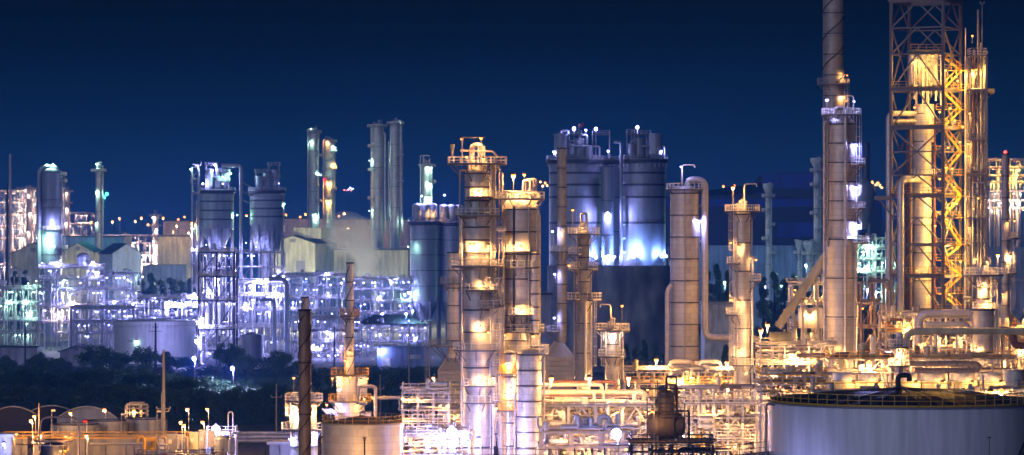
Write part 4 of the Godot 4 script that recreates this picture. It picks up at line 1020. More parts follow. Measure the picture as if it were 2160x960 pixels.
func silos_right():
	var d := 950.0
	var R0 := thing("concrete_plinth", "broad dark concrete drum under the pair of great silos", "plinth", Vector3(X(1328, d), 0, -d + 3))
	var b := MB.new()
	b.lathe([Vector2(S(88, d), 0), Vector2(S(88, d), Y(560, d)), Vector2(0, Y(560, d))], 40)
	part(R0, "drum_wall", b.mesh(), M.plinth, Transform3D(Basis.from_scale(Vector3(1, 1, 0.85))))
	var pts := []
	for i in 25: pts.append(dir(i * 15) * (S(88, d) - 0.2) * Vector3(1, 1, 0.85) + Vector3(0, Y(560, d), 0))
	railing(R0, pts, M.galv, 0.12, 1.6)
	R0 = thing("concrete_plinth", "dark concrete drum under the left great silo", "plinth", Vector3(X(1213, d), 0, -d - 2))
	b = MB.new()
	b.lathe([Vector2(S(58, d), 0), Vector2(S(58, d), Y(560, d)), Vector2(0, Y(560, d))], 36)
	part(R0, "drum_wall", b.mesh(), M.plinth, Transform3D(Basis.from_scale(Vector3(1, 1, 0.9))))
	var mid := thing("great_silo", "darker great silo filling the gap behind the lit shaft", "silo", Vector3(X(1289, d), 0, -d - 14))
	courses(mid, S(36, d), 0, Y(342, d), 6, M.silo, 36)
	silo_top(mid, S(36, d), Y(342, d), 77, d)
	var i := 0
	for a in [[1213, 109, "left of the pair of great blue-lit silos", 2.0], [1357, 94, "right of the pair of great blue-lit silos", 0.0]]:
		var t := thing("great_silo", a[2], "silo", Vector3(X(a[0], d), 0, -d - a[3]))
		var r := S(a[1], d) / 2
		var y1 := Y(342, d)
		var y0 := Y(560, d) + 0.05
		var ys := [y0, Y(470, d), Y(416, d), Y(390, d), Y(365, d), y1]
		for k in 5:
			part(t, "shell_ring", ring_mesh(r, ys[k + 1] - ys[k], 44), M.silo, Transform3D(Basis(), Vector3(0, ys[k], 0)))
			if k > 0: part(t, "band", band_mesh(r, 44), M.band, Transform3D(Basis(), Vector3(0, ys[k], 0)))
		silo_top(t, r, y1, 70 + i, d)
		var yr := y1 + 1.0
		for k in 4:
			var c := MB.new()
			var x := (-0.55 + 0.36 * k) * r
			var hh: float = [6.8, 4.0, 5.6, 3.5][(k + i) % 4]
			var rr: float = [1.9, 1.2, 1.5, 1.0][(k + i) % 4]
			c.lathe([Vector2(rr * 0.5, 0), Vector2(rr, 1.2), Vector2(rr, hh - 0.3), Vector2(rr + 0.15, hh - 0.3), Vector2(rr + 0.15, hh), Vector2(0, hh + 0.3)], 18, Vector3(x, yr, (0.3 - 0.2 * (k % 3)) * r))
			part(t, "filter_vessel", c.mesh(), M.silo)
			if k < 3:
				tube(t, "duct", [Vector3(x, yr + hh, 0.1 * r), Vector3(x, yr + hh + 1.0, 0.1 * r), Vector3(x + 2.2, yr + hh + 1.0, 0.1 * r), Vector3(x + 2.2, yr, 0.1 * r)], 0.3, M.silo, 8)
		var dk := [[1212, 30, 284], [1268, 36, 284]] if i == 0 else [[1352, 40, 284], [1330, 16, 282]]
		for q in dk:
			var hh := Y(q[2], d)
			var cx := X(q[0], d) - X(a[0], d)
			var w := S(q[1], d) / 2
			var fr := Node3D.new(); fr.name = "penthouse_frame"; t.add_child(fr, true)
			for sx in [-w, w]:
				for sz in [-1.6, 1.6]: seg(fr, "post", Vector3(cx + sx, yr, sz + 1), Vector3(cx + sx, hh, sz + 1), 0.25, M.steel)
			slab(fr, "deck", Vector3(cx, hh, 1), Vector3(w * 2 + 0.6, 0.2, 3.8), M.grating)
			railing(fr, [Vector3(cx - w, hh, -0.8), Vector3(cx - w, hh, 2.8), Vector3(cx + w, hh, 2.8), Vector3(cx + w, hh, -0.8)], M.galv, 0.12)
		tube(t, "header_pipe", [Vector3(-r * 0.6, yr + 3.4, r * 0.3), Vector3(r * 0.95, yr + 3.4, r * 0.3), Vector3(r * 0.95, yr, r * 0.3)], 0.28, M.silo, 8)
		var ls := [[1211, 271, 150, 0.48, 2], [1236, 274, 30, 0.3, 2], [1257, 272, 150, 0.48, 2], [1168, 320, 70, 0.35, 3], [1256, 543, 90, 0.48, -1]] if i == 0 else [[1344, 269, 150, 0.48, 2], [1282, 319, 60, 0.35, 5], [1394, 319, 80, 0.35, 3], [1335, 542, 210, 0.49, -1], [1393, 541, 70, 0.4, -1], [1405, 541, 50, 0.35, -1]]
		for p in ls:
			var x := X(p[0], d) - X(a[0], d)
			var z: float = p[4] if p[4] > 0 else sqrt(maxf(r * r - x * x, 0)) + 1.8
			var lp := lamp(t, Vector3(x, Y(p[1], d), z), "b" if p[4] < 0 else "w", p[2] * (0.9 if p[4] < 0 else 0.42), Vector3(x, Y(p[1], d) - 0.5, z - 1.2) if p[4] < 0 else Vector3(x, yr, z), p[3])
			if p[4] < 0: lp.get_node("bulb").get_child(0).position = Vector3(0, p[3] + 0.2, 0.3)   # uplights
		i += 1
	var t := thing("lift_shaft", "narrow bright-lit shaft between the two great silos", "shaft", Vector3(X(1281, d), 0, -d + 4))
	courses(t, S(12.5, d), 0, Y(352, d), 6, M.silo, 24)
	for p in [[1280, 451, 160, 1.6, 0.49], [1281, 541, 60, 1.4, 0.49], [1295, 541, 50, 0.5, 0.35], [1272, 541, 30, 0.8, 0.35]]:
		var x := X(p[0], d) - X(1281, d)
		lamp(t, Vector3(x, Y(p[1], d), sqrt(maxf(S(12.5, d) * S(12.5, d) - x * x, 0)) + p[3]), "w", p[2] * 0.4, Vector3(x, Y(p[1], d) + 0.3, 0.5), p[4])
	t = thing("service_pipe", "slim dark riser with clamps on the right great silo's left side", "pipe", Vector3(X(1309, d), 0, -d + 5))
	tube(t, "pipe", [Vector3(-2, Y(300, d), 0), Vector3(0, Y(300, d), 0), Vector3.ZERO], 0.42, M.silo, 10)
	for k in 7: slab(t, "clamp", Vector3(0.6, Y(358 + k * 29, d), -0.3), Vector3(1.3, 0.5, 0.3), M.white)
	t = thing("flag", "small red warning flag on the left great silo's roof", "flag", Vector3(X(1221, d), Y(284, d), -d + 1))
	seg(t, "staff", Vector3.ZERO, Vector3(0, 3.0, 0), 0.08, M.galv, true)
	b = MB.new()
	b.flat(Vector3(0, 1.7, 0), Vector3(1.2, 2.4, 0.2), Vector3(1.2, 3.3, 0.2), Vector3(0, 2.9, 0), Vector3.BACK)
	b.flat(Vector3(0, 1.7, -0.04), Vector3(1.2, 2.4, 0.16), Vector3(1.2, 3.3, 0.16), Vector3(0, 2.9, -0.04), Vector3.FORWARD)
	part(t, "cloth", b.mesh(), M.red)

func back_right():
	# great blue covered store
	var d := 1350.0
	var t := thing("covered_store", "huge dark blue covered store with stepped roof behind the columns", "building", Vector3(X(1640, d), 0, -d))
	var prof := [[1400, 520], [1400, 415], [1590, 410], [1625, 365], [1760, 362], [1860, 430], [1860, 520]]
	var z := [0.0, -60.0]
	var b := MB.new()
	var P := []
	for p in prof: P.append(Vector3(X(p[0], d) - X(1640, d), Y(p[1], d), 0))
	for k in P.size() - 1:
		if k > 0 and k < P.size() - 2:
			b.flat(P[k], P[k + 1], P[k + 1] + Vector3(0, 0, -60), P[k] + Vector3(0, 0, -60), Vector3(0, 1, 0))
	b.flat(P[0], P[1], P[1] + Vector3(0, 0, -60), P[0] + Vector3(0, 0, -60), Vector3(-1, 0, 0))
	b.flat(P[5], P[6], P[6] + Vector3(0, 0, -60), P[5] + Vector3(0, 0, -60), Vector3(1, 0, 0))
	b.flat(P[0], P[6], P[5], P[1], Vector3.BACK)
	b.flat(P[1], P[5], P[4], P[2], Vector3.BACK)
	b.flat(P[2], P[4], P[4], P[3], Vector3.BACK)
	part(t, "shell", b.mesh(), M.navy)
	for a in [[1402, 1858, 420, 436, "deep_blue"], [1640, 1735, 470, 500, "deep_blue"], [1606, 1740, 366, 398, "deep_blue"], [1402, 1600, 446, 452, "deep_blue"], [1404, 1858, 436, 470, "navy"]]:
		slab(t, "wall_band", Vector3(X((a[0] + a[1]) / 2.0, d) - X(1640, d), Y((a[2] + a[3]) / 2.0, d), 0.3 + a[3] * 0.0006), Vector3(S(a[1] - a[0], d), S(a[3] - a[2], d), 0.5), M[a[4]])
	slab(t, "lower_wall", Vector3(0, Y(520, d) / 2, -8), Vector3(S(456, d), Y(520, d), 14), M.navy)
	block("warehouse", "pale blue-grey long wall behind the right conifers", 1470, 1790, 521, 1250, 14, "wall_blue", "wall_blue")
	block("warehouse", "low grey building with pale roof edge at right behind the chimney", 2090, 2200, 595, 1000, 20, "wall_grey", "wall_grey")
	block("warehouse", "long lit lavender wall at the far right edge", 2020, 2200, 524, 1300, 10, "wall_grey", "wall_grey")
	block("warehouse", "striped white shed behind the hooked pipe of the banded column", 1486, 1556, 642, 760, 14, "white", "galv")
	t = block("warehouse", "pale wall lit by two greenish lamps below the great silos", 1318, 1420, 728, 960, 10, "wall_grey", "roof_green")
	for p in [[1367, 726, 90], [1399, 726, 60]]: lamp(t, Vector3(X(p[0], 960) - X(1369, 960), Y(p[1], 960), 1.6), "g", p[2], null, 0.45)
	block("warehouse", "pale sheet wall left of the foot of the great silos", 1126, 1162, 622, 900, 10, "wall_grey", "roof_green")
	# slim white columns
	var i := 0
	for a in [[1621, 12, 404, 1250.0, "slim pale blue column with funnel top left of the inclined pipe"], [1724, 15, 350, 1250.0, "slim pale blue column with balconies beside the tall clad tower"], [1686, 9, 524, 1240.0, "short pale column with a hooked vent, left of its twin"], [1707, 14, 526, 1235.0, "short stout pale column with a hooked vent above the inclined pipe"]]:
		var pl := [[a[2] + 12, 0, 360, 1.4]]
		for k in range(1, int((580 - a[2]) / 32.0)): pl.append([a[2] + 12 + k * 30, 20 + (k % 2) * 180, 170 + (k % 2) * 180, 1.4])
		t = tower({"nm": "slim_tower", "cat": "tower", "label": a[4], "x": a[0], "w": a[1], "d": a[3], "top": a[2], "n": 8, "m": "white", "plats": pl, "ladders": [[a[2] + 5, 590, 60]], "davit": [a[0] - 1, a[2] - 18, [6, 7, -9, -8][i]], "lamps": []})
		var c := MB.new()
		var r := S(a[1], a[3]) / 2
		c.lathe([Vector2(r, 0), Vector2(r * 1.9, 2.4), Vector2(r * 1.9, 3.6), Vector2(0, 3.8)], 18, Vector3(0, Y(a[2] + 4, a[3]), 0))
		part(t, "funnel_head", c.mesh(), M.white)
		i += 1
	for a in [[1613, 603, "low white floodlight among the conifers left of the pale slim column"], [1649, 603, "greenish yard light among the conifers"], [1529, 596, "greenish yard light behind the platform column"], [1700, 560, "white yard light lighting the slim columns from below"]]:
		lamp_post(a[0], a[1], 1180, "g" if a[0] != 1613 else "w", 120, a[2], -1, 0.45)
	# elevated teardrop hopper
	d = 1080.0
	t = thing("elevated_hopper", "dim grey teardrop hopper on a lattice left of the derrick", "silo", Vector3(X(1822, d), 0, -d))
	b = MB.new()
	b.lathe([Vector2(0.8, 0), Vector2(S(23, d), 8), Vector2(S(25, d), 11), Vector2(S(20, d), 14), Vector2(S(8, d), 15.5), Vector2(0, 16)], 28, Vector3(0, Y(482, d), 0), true)
	part(t, "hopper", b.mesh(), M.silo)
	for k in 4:
		var e := dir(45 + 90 * k) * 2.6
		seg(t, "leg", e, e * 0.9 + Vector3(0, Y(470, d), 0), 0.4, M.steel)
	for k in 5: slab(t, "deck", Vector3(0, 6 + k * 7, 0), Vector3(4.2, 0.2, 4.2), M.grating)
	seg(t, "vent_stack", Vector3(1.2, Y(400, d), -1), Vector3(1.2, Y(300, d), -1), 1.6, M.dark, true)
	unit({"sd": 45, "nm": "process_unit", "cat": "plant structure", "label": "green-lit plant seen between the tall clad tower and derrick", "x0": 1806, "x1": 1884, "d": 1080.0, "dep": 10.0, "lv": [505, 525, 548, 575, 610], "nb": 4, "np": 6, "nr": 12, "nx": 20, "decks": [0, 2], "rails": [1, 3], "pm": ["galv", "white"], "m": "galv", "nl": 12, "lc": "g", "le": 16.0, "lamps": [[1829, 518, 60, "g", 0.8, 0.45], [1808, 565, 60, "g", 0.5, 0.35], [1822, 562, 50, "g", 0.5, 0.3], [1828, 609, 50, "w", 0.5, 0.3], [1870, 610, 40, "g", 0.5, 0.3]]})
	# conifers
	i = 0
	for a in [[1492, 566, 26, 1040], [1512, 560, 28, 1060], [1535, 574, 24, 1040], [1610, 580, 24, 1050], [1634, 570, 28, 1060], [1655, 566, 26, 1040], [1676, 576, 24, 1060], [1700, 582, 26, 1050], [1722, 574, 28, 1040], [1812, 552, 22, 980], [1838, 560, 22, 980], [1790, 566, 24, 990]]:
		tree(a[0], a[1], a[2] * 1.5, a[3], "dark conifer in the row right of the great silos, %s from the left" % ORD[i], 2, true, "conifers right of the great silos"); i += 1
	i = 0
	for a in [[1318, 722, 22, 860], [1340, 730, 18, 850], [1358, 718, 20, 870], [1382, 730, 18, 850], [1404, 726, 20, 860], [1530, 722, 20, 740], [1548, 730, 18, 740]]:
		tree(a[0], a[1], a[2] * 1.5, a[3], "small dark conifer near the lit pale wall, %s from the left" % ORD[i], 2, true, "small conifers by the lit wall"); i += 1
	i = 0
	for a in [[296, 585, 26, 1240], [318, 578, 30, 1250], [340, 588, 28, 1240], [362, 584, 34, 1250], [384, 590, 30, 1240], [400, 582, 28, 1250], [30, 560, 20, 1300], [52, 566, 20, 1300]]:
		tree(a[0], a[1], a[2] * 1.5, a[3], "dark conifer behind the low white plant, %s from the left" % ORD[[6, 7, 0, 1, 2, 3, 4, 5].find(i)], 2, true, "conifers behind the low white plant"); i += 1
	i = 0
	for a in [[2010, 640, 60, 760], [2150, 632, 70, 800], [2105, 640, 60, 820]]:
		tree(a[0], a[1], a[2], a[3], ["dark bushy tree behind the derrick's foot", "dark bushy tree at the right edge", "dark bushy tree behind the right chimney"][i], 2); i += 1

func grove():
	var g := "broadleaf trees between the yards"
	var rows := [
		["back row", [[18, 740, 49, 880], [72, 732, 52, 880], [120, 745, 51, 880], [205, 714, 72, 892], [250, 728, 60, 892], [306, 718, 51, 880], [352, 730, 48, 892], [395, 745, 41, 904], [482, 710, 56, 904]], 0],
		["middle row", [[-4, 772, 80, 804], [58, 764, 84, 792], [118, 776, 84, 792], [166, 772, 78, 792], [226, 760, 88, 792], [284, 766, 84, 804], [338, 772, 76, 804], [384, 780, 70, 780], [440, 784, 66, 804], [668, 768, 70, 804], [712, 776, 60, 792], [800, 770, 66, 804], [846, 764, 76, 780], [896, 760, 74, 804]], 2],
		["front row", [[30, 794, 92, 695], [92, 800, 88, 719], [214, 788, 92, 707], [268, 794, 88, 707], [322, 800, 84, 707], [372, 806, 80, 695], [424, 806, 78, 707], [474, 812, 76, 695], [528, 800, 78, 695], [578, 794, 76, 719], [700, 800, 76, 707], [820, 790, 76, 707], [880, 790, 80, 707]], 2],
	]
	for row in rows:
		var i := 0
		for a in row[1]:
			tree(a[0], a[1], a[2] * 1.3, a[3], "dark broadleaf tree in the %s of the grove, %s from the left" % [row[0], ORD[i]], row[2], false, g)
			i += 1
	undergrowth()
	tree(516, 738, 64, 880, "pale green lamp-lit round tree right of the white floodlight", 1)
	tree(588, 728, 84, 885, "dark green round tree left of the dark spiral chimney", 0)
	tree(640, 752, 60, 885, "dark green tree half behind the spiral chimney", 0)
	var i := 0
	for a in [[84, 846, 34, 700], [160, 850, 30, 700], [190, 846, 34, 705], [232, 842, 46, 700], [262, 850, 40, 690]]:
		tree(a[0], a[1], a[2], a[3], "lamp-lit shrub behind the arched shed roofs, %s from the left" % ORD[i], 1, false, "shrubs behind the arched sheds"); i += 1

func undergrowth():   # brush covering the ground of the grove
	R.seed = 611
	var mm := MultiMesh.new()
	mm.transform_format = MultiMesh.TRANSFORM_3D
	mm.mesh = crown_mesh(131, false, 900)
	mm.instance_count = 900
	for i in 900:
		var d := R.randf_range(690, 930)
		var px := R.randf_range(-60, 940) if R.randf() < 0.8 else R.randf_range(-60, 620)
		var s := R.randf_range(1.6, 3.4)
		mm.set_instance_transform(i, Transform3D(Basis(Vector3.UP, R.randf() * TAU) * Basis.from_scale(Vector3(s * 1.3, s * 0.8, s * 1.3)), Vector3(X(px, d), s * 0.45, -d)))
	var o := MultiMeshInstance3D.new()
	o.name = "undergrowth"
	o.multimesh = mm
	o.material_override = M.leaf2
	add_child(o)
	o.set_meta("kind", "stuff"); o.set_meta("label", "dark brush covering the ground under the grove"); o.set_meta("category", "undergrowth")

func arch_shed(label: String, px: float, hw: float, top: float, d: float, length: float, m: String, turn: float):
	var t := thing("arched_shed", label, "shed", Vector3(X(px, d), 0, -d), "", deg_to_rad(turn))
	var w := S(hw, d)
	var y := Y(top, d)
	var b := MB.new()
	var c := MB.new()
	var g := MB.new()
	var h := MB.new()
	for j in 14:
		var u := -1.0 + j / 7.0
		var v := -1.0 + (j + 1) / 7.0
		var a := Vector3(u * w, y * (1.0 - 0.42 * u * u), 0)
		var e := Vector3(v * w, y * (1.0 - 0.42 * v * v), 0)
		var k := Vector3(0, 0, -length)
		var f := Vector3(0, 0, 0.5)
		b.flat(a + f, e + f, e + k, a + k, Vector3(0, 1, 0))
		g.flat(Vector3(a.x, 0, 0), Vector3(e.x, 0, 0), e - Vector3(0, 0.1, 0), a - Vector3(0, 0.1, 0), Vector3.BACK)
		h.flat(Vector3(a.x, 0, 0) + k, Vector3(e.x, 0, 0) + k, e - Vector3(0, 0.1, 0) + k, a - Vector3(0, 0.1, 0) + k, Vector3.FORWARD)
		c.beam(a + f * 1.2 + Vector3(0, 0.06, 0), e + f * 1.2 + Vector3(0, 0.06, 0), 0.14, 0.22)
	part(t, "roof", b.mesh(), M.roof_green); part(t, "end_wall", g.mesh(), M[m]); part(t, "end_wall", h.mesh(), M[m]); part(t, "verge_trim", c.mesh(), M.white)
	for s in [-1, 1]: slab(t, "side_wall", Vector3(s * (w - 0.1), y * 0.29, -length / 2), Vector3(0.2, y * 0.58, length - 0.2), M[m])

func water_works():
	arch_shed("pale corrugated arched shed behind the round basins", 184, 64, 858, 660, 16, "silo", 0)
	arch_shed("dark green arched shed at left with a pale verge", 105, 64, 856, 668, 18, "dark", 24)
	arch_shed("dark green arched shed cut by the left edge", 24, 60, 858, 660, 18, "dark", 24)
	var d := 600.0
	# long concrete basin wall with its walkway
	var t := thing("concrete_basin", "long grey concrete basin wall with a railed walkway", "basin", Vector3(X(220, d), 0, -d))
	var w := S(430, d) / 2
	for i in 10: slab(t, "wall_bay", Vector3(-w + w * 2 * (i + 0.5) / 10, 1.35, 0), Vector3(w * 0.2 - 0.08, 2.7, 0.35), M.concrete)
	for i in 11: slab(t, "buttress", Vector3(-w + w * 2 * i / 10.0, 1.2, 0.25), Vector3(0.35, 2.4, 0.5), M.concrete)
	slab(t, "walkway", Vector3(0, 2.8, -1.2), Vector3(w * 2, 0.14, 2.7), M.concrete)
	slab(t, "back_wall", Vector3(0, 1.35, -14), Vector3(w * 2, 2.7, 0.35), M.concrete)
	railing(t, [Vector3(-w, 2.87, 0.1), Vector3(w, 2.87, 0.1)], M.yellow, 0.085, 1.8)
	railing(t, [Vector3(-w, 2.87, -2.4), Vector3(w, 2.87, -2.4)], M.yellow, 0.085, 1.8)
	tube(t, "pipe", [Vector3(-2.5, 2.0, 0.6), Vector3(9.5, 2.1, 0.6)], 0.22, M.galv, 10)
	var i := 0
	for a in [[152, 49, 898, 606], [219, 40, 890, 612], [304, 42, 886, 618]]:   # round clarifiers
		var q := float(a[3])
		t = thing("round_basin", "round dark-rimmed clarifier basin, %s from the left" % ORD[i], "basin", Vector3(X(a[0], q), 0, -q - 4))
		var r := S(a[1], q)
		var y := Y(a[2], q)
		var b := MB.new()
		b.lathe([Vector2(r, 0), Vector2(r, y - 0.5), Vector2(r + 0.18, y - 0.5), Vector2(r + 0.18, y), Vector2(r - 0.25, y), Vector2(r - 0.25, y - 0.9)], 40)
		part(t, "shell", b.mesh(), M.silo)
		b = MB.new()
		b.lathe([Vector2(r - 0.26, y - 0.25), Vector2(0, y - 0.25)], 40)
		part(t, "dark_disc", b.mesh(), M.black)  # black disc giving the basin its dark inside
		b = MB.new()
		b.lathe([Vector2(r + 0.2, y - 0.02), Vector2(r + 0.24, y + 0.12), Vector2(r - 0.3, y + 0.14)], 40)
		part(t, "rim", b.mesh(), M.dark)
		for k in 16: slab(t, "stiffener", dir(k * 22.5 + 8) * (r + 0.1) + Vector3(0, y * 0.5 - 0.2, 0), Vector3(0.16, y - 0.7, 0.16), M.silo)
		i += 1
	# vessel at the front with a lit stair cage
	t = cone_tank("dosing_tank", "dark domed dosing tank before the basin wall", 112, 28, 938, 580, "dark", "dark", 0.3, 3, 32)
	platform(t, 0.2, Y(929, 580), 0, 360, 3.2, M.grating, M.yellow)
	ladder(t, S(28, 580), 0, Y(929, 580), 60, M.yellow, true)
	tube(t, "pipe", [Vector3(-2.0, 2, 1.8), Vector3(-2.0, Y(879, 580), 1.8), Vector3(4.6, Y(879, 580), 1.8), Vector3(4.6, 1, 1.8)], 0.18, M.brown, 10, 9.0)
	for k in 3: lamp(t, Vector3(1.6 + k * 0.9, [2.2, 4.6, 1.2][k], 2.8), "o", [14.0, 6.0, 10.0][k], null)
	t = thing("control_stand", "yellow railed valve stand with a dark post at far left", "stand", Vector3(X(64, 585), 0, -585.0))
	slab(t, "post", Vector3(0, 2.0, 0), Vector3(0.9, 4.2, 0.9), M.brown)
	slab(t, "deck", Vector3(0.4, 2.9, 0.8), Vector3(6.0, 0.12, 3), M.grating)
	railing(t, [Vector3(-2.6, 2.96, -0.6), Vector3(-2.6, 2.96, 2.2), Vector3(3.4, 2.96, 2.2), Vector3(3.4, 2.96, -0.6)], M.yellow, 0.075)
	for x in [-2.4, 3.2]: seg(t, "leg", Vector3(x, 0, 2.1), Vector3(x, 2.84, 2.1), 0.2, M.galv)
	block("pump_house", "small lavender-walled pump house with a bright doorway at left edge", -14, 24, 922, 570, 4, "wall_grey", "galv")
	bulb(lamp_post(8, 936, 566, "w", 25, "white lamp at the pump house doorway at left edge"), Vector3(0, -4, 0), "w", 0.0, 0.15)
	# switch cabinets
	i = 0
	for a in [[308, 329, 921, 950], [352, 373, 916, 950], [400, 419, 912, 948], [421, 437, 908, 946]]:
		var q := 575.0
		t = thing("switch_cabinet", "%s switch cabinet on the yellow stand, %s from the left" % [["yellow and grey", "shaded grey", "cream", "blue-grey"][i], ORD[i]], "cabinet", Vector3(X((a[0] + a[1]) / 2.0, q), 0, -q), "switch cabinets along the basin")
		var hw := S(a[1] - a[0], q) / 2
		var y0 := Y(a[3], q)
		var y1 := Y(a[2], q)
		slab(t, "body", Vector3(0, (y0 + y1) / 2, 0), Vector3(hw * 2, y1 - y0, 1.2), [M.yellow, M.steel, M.cream, M.wall_grey][i])
		slab(t, "side_door", Vector3(hw + 0.7, (y0 + y1) / 2 + 0.1, 0.3), Vector3(1.3, y1 - y0 - 0.2, 0.08), M.wall_grey)
		slab(t, "meter", Vector3(-hw * 0.3, lerpf(y0, y1, 0.55), 0.64), Vector3(0.55, 0.7, 0.1), M.white)
		slab(t, "roof", Vector3(0, y1 + 0.05, 0.05), Vector3(hw * 2 + 0.3, 0.1, 1.5), M.galv)
		for s in [-1, 1]: seg(t, "leg", Vector3(s * hw * 0.8, 0, 0), Vector3(s * hw * 0.8, y0, 0), 0.15, M.galv)
		i += 1
	t = unit({"sd": 51, "label": "low railed pipe stand before the switch cabinets", "x0": 290, "x1": 470, "d": 562.0, "dep": 3.0, "lv": [964], "nb": 8, "np": 3, "nr": 4, "rmax": 0.16, "rails": [0], "rm": "brown", "m": "brown", "pm": ["brown", "galv"], "cs": 0.2})
	for a in [[304, "yellow goosenecked vent pipe by the basin railing"], [350, "pale goosenecked vent pipe between the cabinets"], [396, "thick pale standpipe right of the middle cabinet"]]:
		t = thing("vent_pipe", a[1], "pipe", Vector3(X(a[0], 572), 0, -572.0))
		tube(t, "pipe", [Vector3(-1.1, 4.0, 0), Vector3(-1.1, 4.9, 0), Vector3(0, 4.9, 0), Vector3.ZERO], 0.26, M.yellow if a[0] == 304 else M.brown, 10)
	# deck with the white floodlight
	t = unit({"sd": 52, "nm": "service_deck", "cat": "platform", "label": "railed service deck with a dazzling white floodlight", "x0": 438, "x1": 498, "d": 580.0, "dep": 4.0, "lv": [914, 940], "nb": 2, "np": 2, "nr": 3, "rmax": 0.2, "decks": [1], "rails": [1], "m": "galv", "pm": ["silo"], "lamps": [[459, 903, 50, "w", 1.6, 0.75]]})
	tube(t, "hoop", [Vector3(1.2, Y(914, 580), 1.6), Vector3(1.2, Y(868, 580), 1.6), Vector3(2.0, Y(868, 580), 1.6), Vector3(2.0, Y(914, 580), 1.6)], 0.1, M.white, 8, 4.0)
	vessel(466, 30, 918, 958, 570, "pale dished vessel below the white floodlight deck", "silo", 2)
	vessel(489, 14, 922, 958, 566, "narrow pale vessel right of the white floodlight deck", "silo", 2)
	# lamps on posts
	i = 0
	for a in [[72, 878, 598], [65, 887, 590], [84, 917, 588], [80, 928, 586], [148, 871, 625], [220, 864, 630], [282, 866, 640], [182, 919, 586], [395, 863, 600], [437, 863, 600], [381, 891, 568], [387, 897, 566], [427, 890, 566]]:
		lamp_post(a[0], a[1], a[2], "o", [22, 32, 30, 30, 16, 26, 20, 26, 22, 30, 34, 18, 30][i], "amber lamp on a short pole at the basins, %s from the left" % ORD[[1, 0, 3, 2, 4, 6, 7, 5, 10, 12, 8, 9, 11][i]], -1, 0.22, "amber pole lamps at the basins"); i += 1
	for a in [[109, 866, "unlit flood lamp on a thin pole at left"], [331, 868, "unlit flood lamp on a thin pole by the concrete mast"], [256, 874, "unlit yellow flood lamp on a pole by the right basin"]]:
		t = thing("lamp_post", a[2], "lamp post", Vector3(X(a[0], 604), 0, -604.0))
		seg(t, "pole", Vector3.ZERO, Vector3(0, Y(a[1], 604), 0), 0.1, M.galv, true)
		slab(t, "lamp_head", Vector3(0.3, Y(a[1], 604), 0.1), Vector3(0.7, 0.32, 0.4), M.white)
	t = thing("wind_sock", "small orange-red wind sock on a white pole by the basins", "wind sock", Vector3(X(183, 592), 0, -592.0))
	seg(t, "pole", Vector3.ZERO, Vector3(0, Y(884, 592), 0), 0.09, M.white, true)
	var b := MB.new(); b.path([Vector3(0.1, Y(888, 592), 0), Vector3(-0.7, Y(889, 592), 0.1)], 0.42, 10, 2.0, 0.25)
	part(t, "sock", b.mesh(), M.red)
	# scaffold with lamp
	t = unit({"sd": 53, "nm": "scaffold", "cat": "scaffold", "label": "small open scaffold with one lamp above the right basin", "x0": 266, "x1": 310, "d": 640.0, "dep": 3.0, "lv": [854, 862, 871], "nb": 3, "np": 0, "nr": 4, "rmax": 0.1, "over": 3.0, "m": "galv", "cs": 0.12, "lamps": []})
	utility_pole(345, 738, 610, 7, "tall plain concrete mast at the right basin", "concrete", [[862, 15], [868, 12]])
	utility_pole(341, 828, 612, 3, "thin steel rod beside the concrete mast", "galv")
	utility_pole(82, 850, 600, 3.4, "thin brown mast behind the valve stand", "brown")

